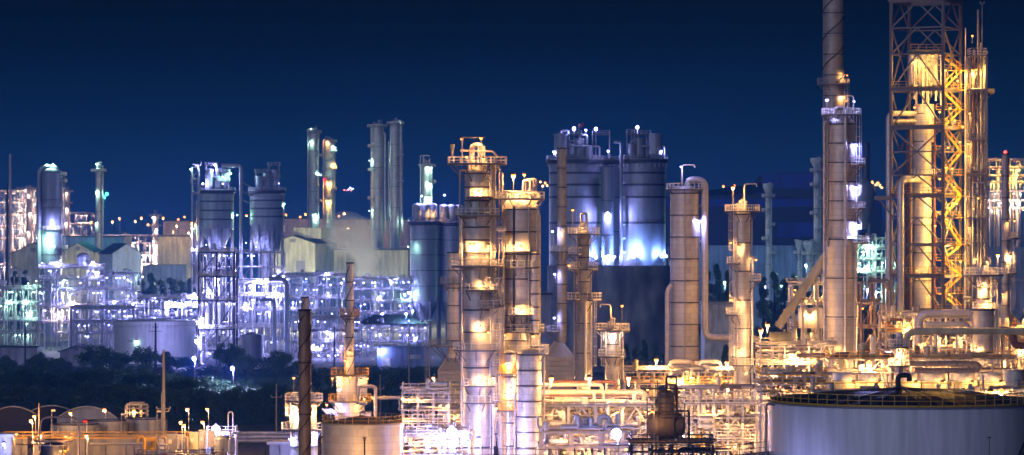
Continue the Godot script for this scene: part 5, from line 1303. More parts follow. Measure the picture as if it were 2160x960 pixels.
func left_front():
	utility_pole(328, 681, 880, 5, "dark pole with double crossarm before the lavender tank", "dark", [[699, 13], [690, 6]])
	utility_pole(53, 680, 900, 3.5, "dark bare pole at left among the trees", "dark", [[705, 5]])
	utility_pole(583, 810, 640, 3.5, "grey pole with one crossarm left of the white vessel", "concrete", [[838, 11]])
	utility_pole(705, 690, 890, 3.5, "thin dark pole between the two chimneys", "dark")
	utility_pole(863, 692, 700, 3.5, "grey pole left of the conical hood", "concrete")
	utility_pole(802, 790, 660, 3, "thin grey pole right of the heater", "concrete", [[820, 8]])
	# chimneys
	stack("spiral_chimney", "near dark weathered chimney wrapped with dark spiral fins", 643, 26, 656, 400, 5, "brown", -1, 27, 4.6)
	stack("spiral_chimney", "short pinkish chimney tip rising behind the dark spiral chimney", 643, 15, 629, 560, 8, "clad_dull", -1, 15, 4.0)
	var d := 560.0
	var t := stack("slender_chimney", "tall slender pinkish chimney with fins on the stepped heater", 738, 15, 556, d, 6, "clad", 790, 18, 2.1)
	platform(t, S(8, d), Y(666, d), 0, 360, 1.0, M.grating, M.yellow)
	ladder(t, S(8.5, d), Y(790, d), Y(668, d), -80, M.yellow, true)
	for p in [[738, 742, 0.9, 14], [729, 760, 0.8, 8]]: lamp(t, Vector3(X(p[0], d) - X(738, d), Y(p[1], d), S(8, d) + p[2]), "o", p[3], Vector3(0, Y(p[1], d) + 0.2, 0.6))
	# stepped heater below it
	t = thing("fired_heater", "stepped pale fired heater with railed decks under the slender chimney", "heater", Vector3(X(738, d), 0, -d))
	var b := MB.new()
	for a in [[0, 58, 0, 848, "lower_box"], [-3, 46, 848, 792, "octagon_box"]]:
		b = MB.new()
		var r := S(a[1], d) / 2 * 1.15
		var ya := 0.0 if a[2] == 0 else Y(a[2], d)
		b.lathe([Vector2(r, ya), Vector2(r, Y(a[3], d)), Vector2(0, Y(a[3], d))], 8, Vector3(S(a[0], d), 0, 0), false, 22.5, 382.5)
		part(t, a[4], b.mesh(), M.clad)
	slab(t, "side_duct", Vector3(S(32, d), Y(868, d) / 2, 0.5), Vector3(S(26, d), Y(868, d), 4.5), M.clad)
	slab(t, "upper_duct", Vector3(S(27, d), (Y(830, d) + Y(800, d)) / 2, 0.8), Vector3(S(18, d), S(44, d), 2.4), M.clad)
	for a in [[846, 2.7, -150, 150], [791, 2.3, -150, 150]]: platform(t, S(24, d), Y(a[0], d), a[2], a[3], a[1] - 1.0, M.grating, M.yellow)
	for p in [[702, 797, 30, 1.6, "o"], [762, 800, 16, 2.0, "o"], [776, 797, 14, 2.0, "o"], [722, 794, 8, 2.4, "o"], [740, 794, 8, 2.6, "o"], [690, 852, 16, 1.6, "o"], [756, 852, 12, 3.2, "o"], [700, 862, 18, 3.6, "w"], [770, 840, 12, 2.8, "o"]]:
		lamp(t, Vector3(X(p[0], d) - X(738, d), Y(p[1], d), p[3]), p[4], p[2], Vector3(X(p[0], d) - X(738, d), Y(p[1], d) - 1.4, p[3] - 0.3))
	tube(t, "duct_pipe", [Vector3(1.8, Y(814, d), 2.6), Vector3(4.3, Y(814, d), 2.6), Vector3(4.3, 0, 2.6)], 0.3, M.clad, 10)
	tube(t, "duct_pipe", [Vector3(1.6, Y(812, d), 3.4), Vector3(1.6, Y(850, d), 3.4), Vector3(3.0, Y(850, d), 3.4)], 0.22, M.galv, 10)
	for k in 4: tube(t, "burner_pipe", [Vector3(-4.4 + k * 0.5, Y(862, d), 2.4), Vector3(-3.4 + k * 0.6, Y(872, d), 3.2)], 0.22, M.galv, 8)
	tube(t, "cross_pipe", [Vector3(3.6, Y(838, d), 1.5), Vector3(9.0, Y(838, d), 1.5)], 0.3, M.clad, 10)
	# white vessel with two railed decks
	t = tower({"nm": "white_vessel", "cat": "vessel", "label": "white upright vessel with two railed decks behind the dark spiral chimney", "x": 641, "w": 56, "d": 540.0, "top": 852, "n": 4, "m": "white", "secs": [[54, 852, 1], [58, 905, 3]], "head": false, "plats": [[845, -180, 180, 1.0], [906, -120, 60, 1.4]], "rm": "white", "ladders": [[845, 906, -70]], "lamps": [[620, 797, 0.5, 20, "o", 0.22], [620, 862, 0.9, 22, "o"], [628, 868, 1.2, 14, "p"], [666, 862, 1.4, 14, "o"], [613, 925, 1.0, 14, "w"], [690, 853, 1.2, 10, "o"], [668, 915, 1.0, 26, "w"]]})
	lamp_post(715, 822, 540, "w", 3, "small white lamp on a thin pole by the heater's left deck", 846, 0.16)
	# small tank
	t = cone_tank("storage_tank", "pinkish ribbed tank with a low brown cone roof and yellow rail", 764, 86, 892, 480, "clad", "brown", 0.18, 3, 56)
	var r := S(86, 480)
	var pts := []
	for k in 33: pts.append(dir(k * 11.25) * (r - 0.1) + Vector3(0, Y(892, 480), 0))
	railing(t, pts, M.yellow, 0.06, 2.0)
	tube(t, "roof_vent", [Vector3(-0.3, Y(880, 480), 0), Vector3(-0.3, Y(869, 480), 0), Vector3(0.4, Y(869, 480), 0), Vector3(0.4, Y(873, 480), 0)], 0.12, M.galv, 8)
	tube(t, "side_pipe", [Vector3(-r - 0.3, 0, 1.5), Vector3(-r - 0.3, Y(926, 480), 1.5), Vector3(-r + 0.3, Y(918, 480), 2.8)], 0.14, M.dark, 8)
	for a in [[700, 985, 462, 70.0, "unseen amber lamp post lighting the pinkish tank from lower left"], [842, 980, 462, 60.0, "unseen amber lamp post lighting the pinkish tank from lower right"], [590, 990, 380, 70.0, "unseen amber lamp post lighting the dark spiral chimney from below"]]:  # posts out of view below, placed to light the tank and chimney
		lamp_post(a[0], a[1], a[2], "o", a[3] * 0.75, a[4])
	t = thing("pipe_bundle", "pale elbowed pipes low behind the white vessel", "pipe", Vector3(X(585, 560), 0, -560.0))
	for k in 3: tube(t, "pipe", [Vector3(-6.5, 5.0 + k * 0.6, -k * 0.5), Vector3(2.6, 5.0 + k * 0.6, -k * 0.5), Vector3(2.6, 0, -k * 0.5)], 0.3, M.silo, 10)
	block("instrument_hut", "low lavender hut left of the white vessel's foot", 568, 612, 938, 545, 4, "wall_grey", "galv")
	t = tower({"nm": "thin_mast", "cat": "mast", "label": "dark thin mast with a small head in front of the pinkish tank", "x": 769, "w": 3.2, "d": 420.0, "top": 924, "n": 2, "m": "black", "lamps": []})

func twin_towers():
	var d := 520.0
	var t := tower({"label": "left amber-lit twin distillation tower with bright lamp patches", "x": 1007, "w": 60, "d": d, "top": 366, "secs": [[53, 366, 3], [60, 452, 4], [62, 560, 3], [60, 700, 4], [64, 850, 2]], "gear": 81, "ngear": 12,
		"plats": [[346, -180, 180, 2.6], [455, -100, 140, 1.2], [562, -95, 110, 1.7], [648, 10, 120, 1.5], [738, -100, 140, 1.6], [848, -30, 120, 1.3], [612, -30, 55, 1.4], [813, -35, 50, 1.4], [416, -30, 45, 1.3]],
		"ladders": [[345, 455, 78], [455, 562, 84], [562, 738, 80], [738, 950, 86]],
		"pipes": [[62, 0.15, 0.16, 352, 900, "galv"], [72, 0.2, 0.22, 352, 940, "clad"], [52, 0.15, 0.12, 380, 960, "galv"], [100, 0.9, 0.14, 360, 960, "galv"], [-62, 0.15, 0.2, 452, 960, "clad"], [90, 1.5, 0.16, 460, 960, "galv"], [-90, 0.3, 0.14, 365, 560, "galv"]],
		"lamps": [[1010, 404, 0.9, 13, "o"], [992, 516, 0.8, 9, "o"], [1000, 516, 0.9, 8, "o"], [1031, 518, 0.7, 8, "o"], [1020, 602, 0.9, 11, "o"], [1014, 688, 0.9, 11, "o"], [1030, 700, 0.7, 5, "o"], [1016, 802, 0.9, 14, "o"], [1040, 800, 1.0, 6, "o"], [974, 293, -0.4, 8, "o", 0.24], [1015, 292, 0.4, 8, "o", 0.24], [1000, 340, 2.4, 8, "o"], [1020, 336, 2.2, 6, "o"], [985, 332, 2.2, 5, "o"]]})
	tube(t, "top_frame", [Vector3(-2.3, Y(348, d), 1.2), Vector3(-2.3, Y(290, d), 1.2), Vector3(1.2, Y(290, d), 1.2)], 0.12, M.galv, 8)
	tube(t, "overhead_pipe", [Vector3(-0.8, Y(352, d), 0.2), Vector3(-0.8, Y(306, d), 0.2), Vector3(0.6, Y(306, d), 0.2), Vector3(0.6, Y(330, d), 0.2)], 0.4, M.clad, 12)
	for k in 3: tube(t, "relief_valve", [Vector3(0.1 + k * 0.5, Y(345, d), 0.8), Vector3(0.1 + k * 0.5, Y(308, d), 0.8)], 0.15, M.white, 8)
	tube(t, "relief_header", [Vector3(-2.6, Y(318, d), 0.9), Vector3(2.4, Y(320, d), 0.9), Vector3(3.0, Y(330, d), 0.9)], 0.16, M.clad, 8)
	var b := MB.new(); b.path([Vector3(-3.8, Y(330, d), 1), Vector3(-3.8, Y(305, d), 1)], 0.12, 8, 2.0, 0.4)
	part(t, "wind_sock", b.mesh(), M.cream)
	t = tower({"label": "right broad twin distillation tower with cone top and bright lamp patches", "x": 1098, "w": 78, "d": d + 4, "top": 442, "secs": [[78, 442, 2], [78, 536, 2], [62, 640, 2], [76, 690, 2], [58, 745, 5]], "head": false, "gear": 83, "ngear": 14,
		"plats": [[420, -180, 180, 0.9], [564, -70, 40, 1.2], [699, -110, 110, 0.9], [742, -40, 110, 1.6], [664, -30, 35, 1.4], [531, -45, 20, 1.3]],
		"ladders": [[425, 564, -60], [564, 700, -75], [700, 960, -78]],
		"pipes": [[-85, 0.2, 0.3, 440, 960, "clad"], [-20, 0.1, 0.16, 440, 700, "dark"], [25, 0.1, 0.12, 440, 720, "galv"], [60, 0.15, 0.14, 440, 700, "galv"], [96, 0.4, 0.3, 450, 960, "clad"]],
		"lamps": [[1083, 520, 0.9, 13, "o"], [1098, 520, 0.9, 7, "o"], [1098, 652, 0.9, 13, "o"], [1124, 708, 1.1, 12, "o"], [1064, 706, 0.8, 4, "o"], [1083, 371, 0.6, 24, "o", 0.35], [1106, 369, 0.4, 10, "o", 0.24], [1075, 410, 1.8, 8, "o"], [1110, 412, 1.8, 8, "o"], [1130, 425, 1.2, 4, "o"]]})
	b = MB.new()
	b.lathe([Vector2(S(39, d), 0), Vector2(S(33, d), 1.1), Vector2(S(14, d), 2.6), Vector2(0, 2.8)], 28, Vector3(0, Y(441, d), 0))
	part(t, "cone_top", b.mesh(), M.clad)
	for k in 3: tube(t, "return_bend", [Vector3(0.4 + k * 0.45, Y(432, d), 1.0 - k * 0.3), Vector3(0.4 + k * 0.45, Y(380, d) + k * 0.1, 1.0 - k * 0.3), Vector3(1.5 + k * 0.45, Y(380, d) + k * 0.1, 1.0 - k * 0.3), Vector3(1.5 + k * 0.45, Y(425, d), 1.0 - k * 0.3)], 0.2, M.clad, 10)
	seg(t, "vent_post", Vector3(-2.8, Y(470, d), 1.4), Vector3(-2.8, Y(364, d), 1.4), 0.3, M.galv, true)
	tube(t, "header_pipe", [Vector3(-2.6, Y(405, d), 1.6), Vector3(2.8, Y(405, d), 1.6), Vector3(2.8, Y(425, d), 1.6)], 0.22, M.clad, 10)
	t = tower({"nm": "side_tower", "cat": "column", "label": "narrow clad column clinging to the right side of the broad twin tower", "x": 1128, "w": 18, "d": d + 1.5, "top": 536, "n": 8, "bot": 760, "plats": [], "lamps": []})
	t = tower({"nm": "side_tower", "cat": "column", "label": "amber-lit narrow column below the broad twin tower's left side", "x": 1074, "w": 27, "d": d - 3.5, "top": 746, "n": 6, "rm": "yellow", "plats": [[788, -100, 100, 0.7], [866, -100, 100, 0.8]], "ladders": [[746, 960, -40]], "lamps": [[1071, 771, 0.8, 14, "o"], [1078, 820, 0.8, 14, "o"], [1066, 832, 0.7, 5, "o"]]})
	t = tower({"nm": "front_tower", "cat": "column", "label": "white-lit banded column in front of the broad twin tower", "x": 1116, "w": 52, "d": d - 7, "top": 748, "n": 9, "m": "clad", "head": true, "plats": [[746, 60, 130, 1.0]], "pipes": [[92, 0.25, 0.16, 750, 990, "galv"], [-75, 0.2, 0.14, 830, 990, "galv"]], "lamps": []})
	# link bridges between the two
	t = thing("link_bridge", "railed bridge joining the twin towers high up", "walkway", Vector3(X(1048, d), 0, -d + 1))
	slab(t, "deck", Vector3(0, Y(420, d), 0), Vector3(2.4, 0.15, 1.2), M.grating)
	railing(t, [Vector3(-1.2, Y(420, d) + 0.08, 0.55), Vector3(1.2, Y(420, d) + 0.08, 0.55)], M.galv, 0.08)
	t = thing("link_pipe", "short clad pipe joining the twin towers", "pipe", Vector3(X(1050, d), 0, -d + 0.5))
	tube(t, "pipe", [Vector3(-1.2, Y(482, d), 0), Vector3(1.2, Y(482, d), 0)], 0.42, M.clad, 12)
	# stair and pipe tower between the twin towers
	unit({"sd": 61, "nm": "stair_tower", "cat": "tower", "label": "amber-lit steel stair tower squeezed between the twin towers", "x0": 1040, "x1": 1058, "d": d - 1, "dep": 2.4, "lv": [600, 650, 700, 738, 775, 812, 848, 885, 920], "nb": 1, "np": 1, "nr": 5, "rmax": 0.14, "rails": [2, 4, 6], "decks": [2, 4, 6, 7], "m": "galv", "cs": 0.2, "pm": ["galv", "clad"], "lamps": [[1044, 530, 6, "o", 0.2], [1041, 796, 6, "o", 0.3], [1047, 860, 6, "o", 0.3]]})
	# unseen yard lamps below the frame, placed to light the tower feet
	var i := 0
	for a in [[905, 1000, 508], [1064, 1010, 498], [1190, 1005, 480], [1400, 1010, 505], [1530, 1010, 500], [1650, 1000, 530], [1800, 990, 520], [1990, 985, 510]]:
		lamp_post(a[0], a[1], a[2], "o" if i % 2 == 0 else "p", 70.0, "unseen warm yard lamp lighting the tower feet, %s from the left" % ORD[i], -1, 0.3, "unseen warm yard lamps lighting the tower feet"); i += 1
	# floodlights at the foot
	for a in [[953, 911, 494, 130.0, "dazzling white floodlight left of the twin towers' foot"], [1300, 915, 470, 130.0, "dazzling white floodlight before the railed pipe rack"], [1010, 926, 505, 170.0, "white floodlight washing the left twin tower's foot"]]:
		lamp_post(a[0], a[1], a[2], "w", a[3], a[4], -1, 0.75 if a[0] != 1010 else 0.3)

func hood_heater(label: String, px: float, w: float, top: float, mid: float, bot: float, d: float, m: String):
	var t := thing("fired_heater", label, "heater", Vector3(X(px, d), 0, -d))
	var hw := S(w, d) / 2
	var ya := Y(mid, d)
	var yb := Y(top, d)
	for k in 4: slab(t, "wall_panel", Vector3(0, lerpf(Y(bot, d), ya, (k + 0.5) / 4), 0), Vector3(hw * 2, (ya - Y(bot, d)) / 4 - 0.05, hw * 1.5), M[m])
	slab(t, "casing", Vector3(0, Y(bot, d) / 2, 0), Vector3(hw * 1.9, Y(bot, d), hw * 1.4), M[m])
	var b := MB.new()
	var q := hw * 0.22
	var z := hw * 0.75
	var P := [Vector3(-hw, ya, z), Vector3(hw, ya, z), Vector3(hw, ya, -z), Vector3(-hw, ya, -z)]
	var Q := [Vector3(-q, yb, q), Vector3(q, yb, q), Vector3(q, yb, -q), Vector3(-q, yb, -q)]
	for k in 4: b.flat(P[k], P[(k + 1) % 4], Q[(k + 1) % 4], Q[k], P[k] + P[(k + 1) % 4] - Vector3(0, ya * 2, 0) + Vector3(0, 1, 0))
	part(t, "hood", b.mesh(), M[m])
	for k in 4: seg(t, "hood_rib", P[k], Q[k], 0.2, M.galv)

func centre_columns():
	var d := 600.0
	var t := stack("chimney", "stout pinkish chimney left of the twin towers", 956, 26, 534, d, 6, "clad", 755, 26)
	platform(t, S(13, d), Y(598, d), 0, 360, 1.2, M.grating, M.galv)
	platform(t, S(13, d), Y(729, d), -130, 60, 3.0, M.grating, M.galv)
	ladder(t, S(13, d) + 3.0, 0, Y(729, d), -100, M.galv)
	hood_heater("pinkish heater box with a pyramid hood under the stout chimney", 953, 58, 748, 782, 812, d, "clad_dull")
	lamp_post(914, 797, 575, "o", 30, "amber lamp on a post left of the pyramid-hooded heater")
	t = stack("chimney", "tall pale chimney in front of the left great silo", 1185, 19, 314, d, 10, "clad_dull", 722, 20)
	platform(t, S(10, d), Y(531, d), -150, 150, 1.3, M.grating, M.galv)
	platform(t, S(10, d), Y(700, d), -120, -40, 1.8, M.grating, M.galv)
	lamp(t, Vector3(X(1165, d) - X(1185, d), Y(488, d), 1.2), "w", 14, Vector3(-1.2, Y(530, d), 1.0), 0.2)
	lamp(t, Vector3(X(1170, d) - X(1185, d), Y(578, d), 1.2), "w", 14, Vector3(-1.0, Y(600, d), 0.6), 0.2)
	lamp(t, Vector3(X(1169, d) - X(1185, d), Y(670, d), 1.2), "w", 14, Vector3(-1.0, Y(700, d), 0.6), 0.2)
	lamp(t, Vector3(X(1181, d) - X(1185, d), Y(490, d), S(10, d) + 1.1), "p", 5, Vector3(-0.3, Y(488, d), 0.6), 0.14)
	hood_heater("grey heater box with a pyramid hood under the tall pale chimney", 1178, 66, 720, 752, 792, d, "clad_dull")
	# narrow column with many platforms
	d = 560.0
	t = tower({"nm": "platform_tower", "label": "narrow weathered column with many small platforms right of the pale chimney", "x": 1231, "w": 28, "d": d, "top": 492, "secs": [[26, 492, 5], [30, 620, 6]], "m": "clad_dull", "gear": 91, "ngear": 6,
		"plats": [[494, -180, 180, 1.6], [537, -170, -20, 1.5], [568, 40, 150, 1.4], [568, -150, -40, 1.4], [632, 30, 150, 1.8], [632, -150, -30, 1.6]],
		"ladders": [[494, 600, -75], [632, 800, 78]],
		"pipes": [[-40, 0.1, 0.14, 496, 700, "brown"], [10, 0.1, 0.22, 640, 800, "clad"], [60, 0.1, 0.12, 500, 800, "galv"], [-75, 0.2, 0.16, 560, 800, "clad_dull"]],
		"lamps": [[1208, 443, 0.2, 14, "o", 0.22], [1242, 797, 1.2, 26, "o"], [1228, 480, 1.2, 4, "o"], [1200, 560, 0.4, 4, "o"]]})
	tube(t, "overhead_pipe", [Vector3(-0.4, Y(492, d), 0.3), Vector3(-0.4, Y(450, d), 0.3), Vector3(0.5, Y(450, d), 0.3), Vector3(0.5, Y(490, d), 0.3)], 0.22, M.clad_dull, 10)
	t = tower({"nm": "platform_tower", "label": "short column with a wide railed crown right of the narrow weathered column", "x": 1292, "w": 27, "d": d - 3, "top": 700, "secs": [[26, 700, 2], [30, 752, 4]], "m": "clad", "gear": 92, "ngear": 10,
		"plats": [[697, -180, 180, 1.8], [752, -120, 60, 1.2]], "ladders": [[697, 800, -70]],
		"pipes": [[55, 0.15, 0.13, 690, 800, "galv"], [90, 0.3, 0.18, 700, 800, "clad"]], "davit": [1288, 642, -22],
		"lamps": [[1312, 645, 0.4, 22, "o", 0.22], [1289, 707, 0.9, 9, "p"]]})
	# banded column with a hooked overhead pipe
	d = 600.0
	t = tower({"label": "broad pinkish banded column with a large hooked side pipe", "x": 1444, "w": 60, "d": d, "top": 408, "secs": [[60, 408, 12]], "m": "clad", "plats": [[400, -160, 100, 0.7]], "pipes": [[-2, 0.1, 0.1, 412, 800, "galv"]], "davit": [1439, 348, 26], "lamps": [[1436, 352, 0.2, 5, "w", 0.18], [1474, 466, 1.4, 22, "w", 0.24]]})
	tube(t, "hooked_pipe", [Vector3(0.6, Y(400, d), 0), Vector3(0.6, Y(379, d), 0), Vector3(S(43, d), Y(379, d), 0), Vector3(S(43, d), Y(712, d), 0), Vector3(S(100, d), Y(712, d), 0)], 0.6, M.clad, 14, 2.6)
	for k in 4: seg(t, "pipe_support", Vector3(2.2, Y(440 + k * 75, d), 0), Vector3(S(40, d), Y(428 + k * 75, d), 0), 0.2, M.galv)
	ladder(t, S(30, d), Y(640, d), Y(480, d), 100, M.galv, true)
	tube(t, "side_pipe", [Vector3(-S(28, d), Y(600, d), 1.5), Vector3(-S(37, d), Y(612, d), 1.5), Vector3(-S(37, d), Y(770, d), 1.5)], 0.42, M.clad, 12)
	# platform column
	d = 560.0
	t = tower({"nm": "platform_tower", "label": "slim clad column with a broad railed crown and bright amber patches", "x": 1566, "w": 34, "d": d, "top": 452, "secs": [[33, 452, 9]], "m": "clad", "gear": 93, "ngear": 9,
		"plats": [[446, -180, 180, 1.6], [556, -110, -20, 1.3], [592, 50, 130, 1.8], [664, -110, -20, 1.4], [770, -60, 60, 0.8], [840, -110, 40, 1.0]],
		"ladders": [[446, 556, -80], [556, 664, -70], [664, 900, -75]],
		"pipes": [[85, 0.15, 0.12, 460, 900, "galv"], [-40, 0.1, 0.1, 470, 900, "galv"], [70, 0.2, 0.2, 540, 900, "clad"]], "davit": [1570, 388, 26],
		"lamps": [[1556, 520, 0.8, 9, "o"], [1557, 636, 0.8, 9, "o"], [1557, 737, 0.8, 11, "o"], [1557, 826, 0.8, 13, "o"], [1546, 396, 0.2, 16, "o", 0.3], [1541, 512, 0.6, 4, "o"], [1541, 632, 0.6, 4, "o"], [1583, 545, 0.5, 5, "o"], [1594, 548, 0.8, 5, "o"], [1560, 425, 1.4, 6, "o"]]})

func centre_racks():
	var am := ["clad", "galv", "clad_dull", "brown"]
	var t: Node3D
	# left rack with an air cooler on top
	t = unit({"sd": 101, "label": "white-lit pipe rack with an air cooler left of the twin towers", "x0": 850, "x1": 980, "d": 530.0, "dep": 7.0, "lv": [824, 845, 862, 890, 925], "nb": 4, "np": 5, "nr": 12, "nx": 16, "decks": [2, 3], "rails": [1, 3], "rm": "white", "m": "galv", "pm": ["white", "galv", "clad"], "rmax": 0.26, "nl": 6, "lc": "o", "le": 12.0, "over": 0.5, "lamps": [[858, 840, 16, "o", 0.4], [890, 842, 18, "o", 0.4], [862, 880, 10, "o", 0.4]]})
	railing(t, [Vector3(-4.8, Y(822, 530), -3), Vector3(-4.8, Y(822, 530), 3.6), Vector3(-1.0, Y(822, 530), 3.6)], M.white, 0.08)
	drum(904, 968, 811, 5.5, 529, "pale lens-lidded air cooler drum on the left rack", "white", 822, "air_cooler")
	drum(898, 950, 938, 7, 508, "lavender horizontal drum low on the left rack", "clad", 948)
	unit({"sd": 102, "label": "low amber pipe rack behind the pinkish tank", "x0": 836, "x1": 990, "d": 500.0, "dep": 6.0, "lv": [916, 936, 955], "nb": 5, "np": 5, "nr": 10, "nx": 16, "rails": [2], "rm": "white", "m": "galv", "pm": ["white", "clad"], "rmax": 0.25, "nl": 6, "lc": "o", "le": 12.0})
	# main rack between the twin towers and the dark vessel
	t = unit({"sd": 103, "label": "long railed amber pipe rack right of the twin towers", "x0": 1142, "x1": 1368, "d": 520.0, "dep": 8.0, "lv": [853, 900, 930], "nb": 4, "np": 8, "nr": 12, "nx": 18, "decks": [2], "rails": [2], "rm": "white", "m": "galv", "cs": 0.4, "br": 1.0, "pm": am, "rmax": 0.36, "nl": 8, "lc": "o", "le": 12.0, "lamps": [[1162, 796, 40, "o", 0.2, 0.22], [1242, 795, 40, "o", 0.2, 0.22], [1324, 795, 40, "o", 0.2, 0.22]]})
	for a in [[806, 1146, 1300, 0.24, "rust"], [812, 1142, 1270, 0.34, "clad"], [829, 1142, 1360, 0.5, "clad"], [838, 1150, 1360, 0.3, "rust"]]:
		tube(t, "main_pipe", [Vector3(X(a[1], 520) - X(1255, 520), Y(a[0], 520), -1.0), Vector3(X(a[2], 520) - X(1255, 520), Y(a[0], 520), -1.0), Vector3(X(a[2], 520) - X(1255, 520), Y(a[0] + 18, 520), -1.0)], a[3], M[a[4]], 12)
	for k in 4: seg(t, "pipe_post", Vector3(-7 + k * 4.4, Y(853, 520), -1), Vector3(-7 + k * 4.4, Y(806, 520), -1), 0.22, M.galv)
	unit({"sd": 104, "label": "deep amber pipe maze behind the long railed rack", "x0": 1140, "x1": 1370, "d": 545.0, "dep": 10.0, "lv": [858, 872, 886, 905, 930], "nb": 9, "np": 6, "nr": 26, "nx": 34, "decks": [1], "m": "galv", "pm": am, "rmax": 0.22, "nl": 18, "lc": "o", "le": 12.0})
	unit({"sd": 105, "label": "lower front pipe rack with heavy concrete columns", "x0": 1142, "x1": 1330, "d": 490.0, "dep": 5.0, "lv": [909, 940], "nb": 3, "np": 6, "nr": 6, "nx": 10, "m": "concrete", "cs": 0.7, "br": 0.2, "pm": ["clad", "galv", "silo"], "rmax": 0.4, "nl": 8, "lc": "o", "le": 12.0})
	# rack with yellow rails
	t = unit({"sd": 106, "label": "amber pipe rack with yellow railings below the banded column", "x0": 1316, "x1": 1562, "d": 575.0, "dep": 9.0, "lv": [783, 808, 836, 868, 905], "nb": 8, "np": 6, "nr": 20, "nx": 34, "decks": [2, 3], "rails": [3], "rm": "yellow", "m": "galv", "pm": am, "rmax": 0.34, "nl": 20, "lc": "o", "le": 14.0, "over": 1.0, "lamps": [[1382, 757, 26, "o", 0.2, 0.22], [1530, 763, 26, "o", 0.2, 0.22], [1430, 796, 40, "o", 0.8, 0.24], [1532, 810, 26, "o", 0.5, 0.22], [1486, 842, 14, "o", 0.5]]})
	var q := 575.0
	var cx := X(1439, q)
	for a in [[[1412, 790], [1412, 762], [1470, 762], [1470, 790]], [[1470, 790], [1470, 762], [1518, 762], [1518, 792]], [[1340, 775], [1450, 775]], [[1470, 776], [1560, 776]]]:
		var pts := []
		for p in a: pts.append(Vector3(X(p[0], q) - cx, Y(p[1], q), 2.0 if a.size() > 2 else 3.2))
		tube(t, "loop_pipe", pts, 0.42, M.clad, 12, 2.4)
	unit({"sd": 107, "label": "dense equipment rack right of the dark drum with pale pipe ends", "x0": 1440, "x1": 1624, "d": 520.0, "dep": 9.0, "lv": [822, 850, 878, 900, 925, 945], "nb": 6, "np": 6, "nr": 18, "nx": 30, "decks": [1, 3, 4], "rails": [1, 4], "rm": "white", "m": "galv", "pm": ["clad", "galv", "white", "brown"], "rmax": 0.32, "nl": 20, "lc": "o", "le": 11.0, "over": 0.5})
	drum(1474, 1506, 898, 6, 512, "pale exchanger shell right of the dark drum", "clad", 906, "heat_exchanger")
	drum(1474, 1506, 884, 6, 512, "pale exchanger shell stacked above another beside the dark drum", "clad", 893, "heat_exchanger")
	vessel(1470, 17, 915, 946, 500, "small amber-lit pot vessel right of the dark drum's deck", "yellow", 2)
	# dark vessel group in front
	var d := 455.0
	drum(1362, 1446, 898, 28, d, "large dark unlit horizontal drum in front of the racks", "brown", 932, "dark_drum", deg_to_rad(18))
	t = unit({"sd": 108, "nm": "vessel_deck", "cat": "platform", "label": "dark railed deck carrying the large dark drum", "x0": 1330, "x1": 1500, "d": d, "dep": 8.0, "lv": [934, 957], "nb": 4, "np": 3, "nr": 6, "decks": [1], "rails": [1], "rm": "dark", "m": "dark", "pm": ["dark", "brown"], "rmax": 0.2})
	vessel(1404, 36, 822, 872, d, "dark upright vessel with a round port above the dark drum", "brown", 2)
	lamp_post(1376, 868, d - 6, "o", 9, "added small amber lamp lighting the left end of the large dark drum", 934, 0.14)  # added lamp, brightens the dark drum
	t = thing("drum_scaffold", "dark thin scaffold and ladders around the dark upright vessel", "scaffold", Vector3(X(1402, d), 0, -d + 1.6))
	for x in [-2.4, -1.0, 1.2, 2.6]: seg(t, "post", Vector3(x, Y(934, d), 0), Vector3(x, Y([838, 802, 812, 850][[-2.4, -1.0, 1.2, 2.6].find(x)], d), 0), 0.13, M.dark)
	for py in [818, 838, 866, 880]: seg(t, "bar", Vector3(-2.6, Y(py, d), 0), Vector3(2.8, Y(py, d), 0), 0.11, M.dark)
	for py in [820, 868]: slab(t, "deck", Vector3(0, Y(py, d), -1.2), Vector3(4.6, 0.1, 2.4), M.dark)
	railing(t, [Vector3(-2.4, Y(868, d), 0.05), Vector3(2.6, Y(868, d), 0.05)], M.dark, 0.08)
	tube(t, "gooseneck_pipe", [Vector3(0.2, Y(870, d), -0.6), Vector3(0.2, Y(778, d) - 1, -0.6), Vector3(1.5, Y(778, d) - 1, -0.6), Vector3(1.5, Y(866, d), -0.6), Vector3(3.2, Y(866, d), -0.6), Vector3(3.2, Y(930, d), -0.6)], 0.14, M.dark, 8)
	var i := 0
	for a in [[1486, 928, 500, 14], [1440, 915, 500, 10], [1500, 960, 480, 12]]:
		lamp_post(a[0], a[1], a[2], "p", a[3], "small warm lamp low among the pipes near the dark drum, %s" % ["right", "middle", "lowest"][i], -1, 0.2); i += 1
	# steam drifting from a vent
	fog_puff("steam_plume", "thin amber-lit steam drifting left over the yellow-railed rack", [[Vector3(X(1345, 590), Y(772, 590), -590), Vector3(9, 2.0, 3), 0.03], [Vector3(X(1390, 590), Y(776, 590), -590), Vector3(6, 1.4, 2.4), 0.05]])
	var puffs := []
	R.seed = 909
	for k in 26:   # rises, then spreads leftwards in the wind
		var u := k / 25.0
		var px := 771.0 - maxf(0, u - 0.45) * 60.0 + R.randf_range(-1, 1) * (4 + 46 * maxf(0, u - 0.4))
		var py := 582.0 - u * 100.0 + R.randf_range(-1, 1) * (3 + 14 * maxf(0, u - 0.4))
		var w := 4.5 + 14.0 * maxf(0, u - 0.35) + R.randf() * 3.0
		puffs.append([Vector3(X(px, 1420), Y(py, 1420), -1420.0 + R.randf_range(-3, 3)), Vector3(w * R.randf_range(1.0, 1.5), w * R.randf_range(0.7, 1.2), w), lerpf(0.06, 0.012, u)])
	fog_puff("steam_plume", "pale violet steam rising before the long cream hall", puffs)

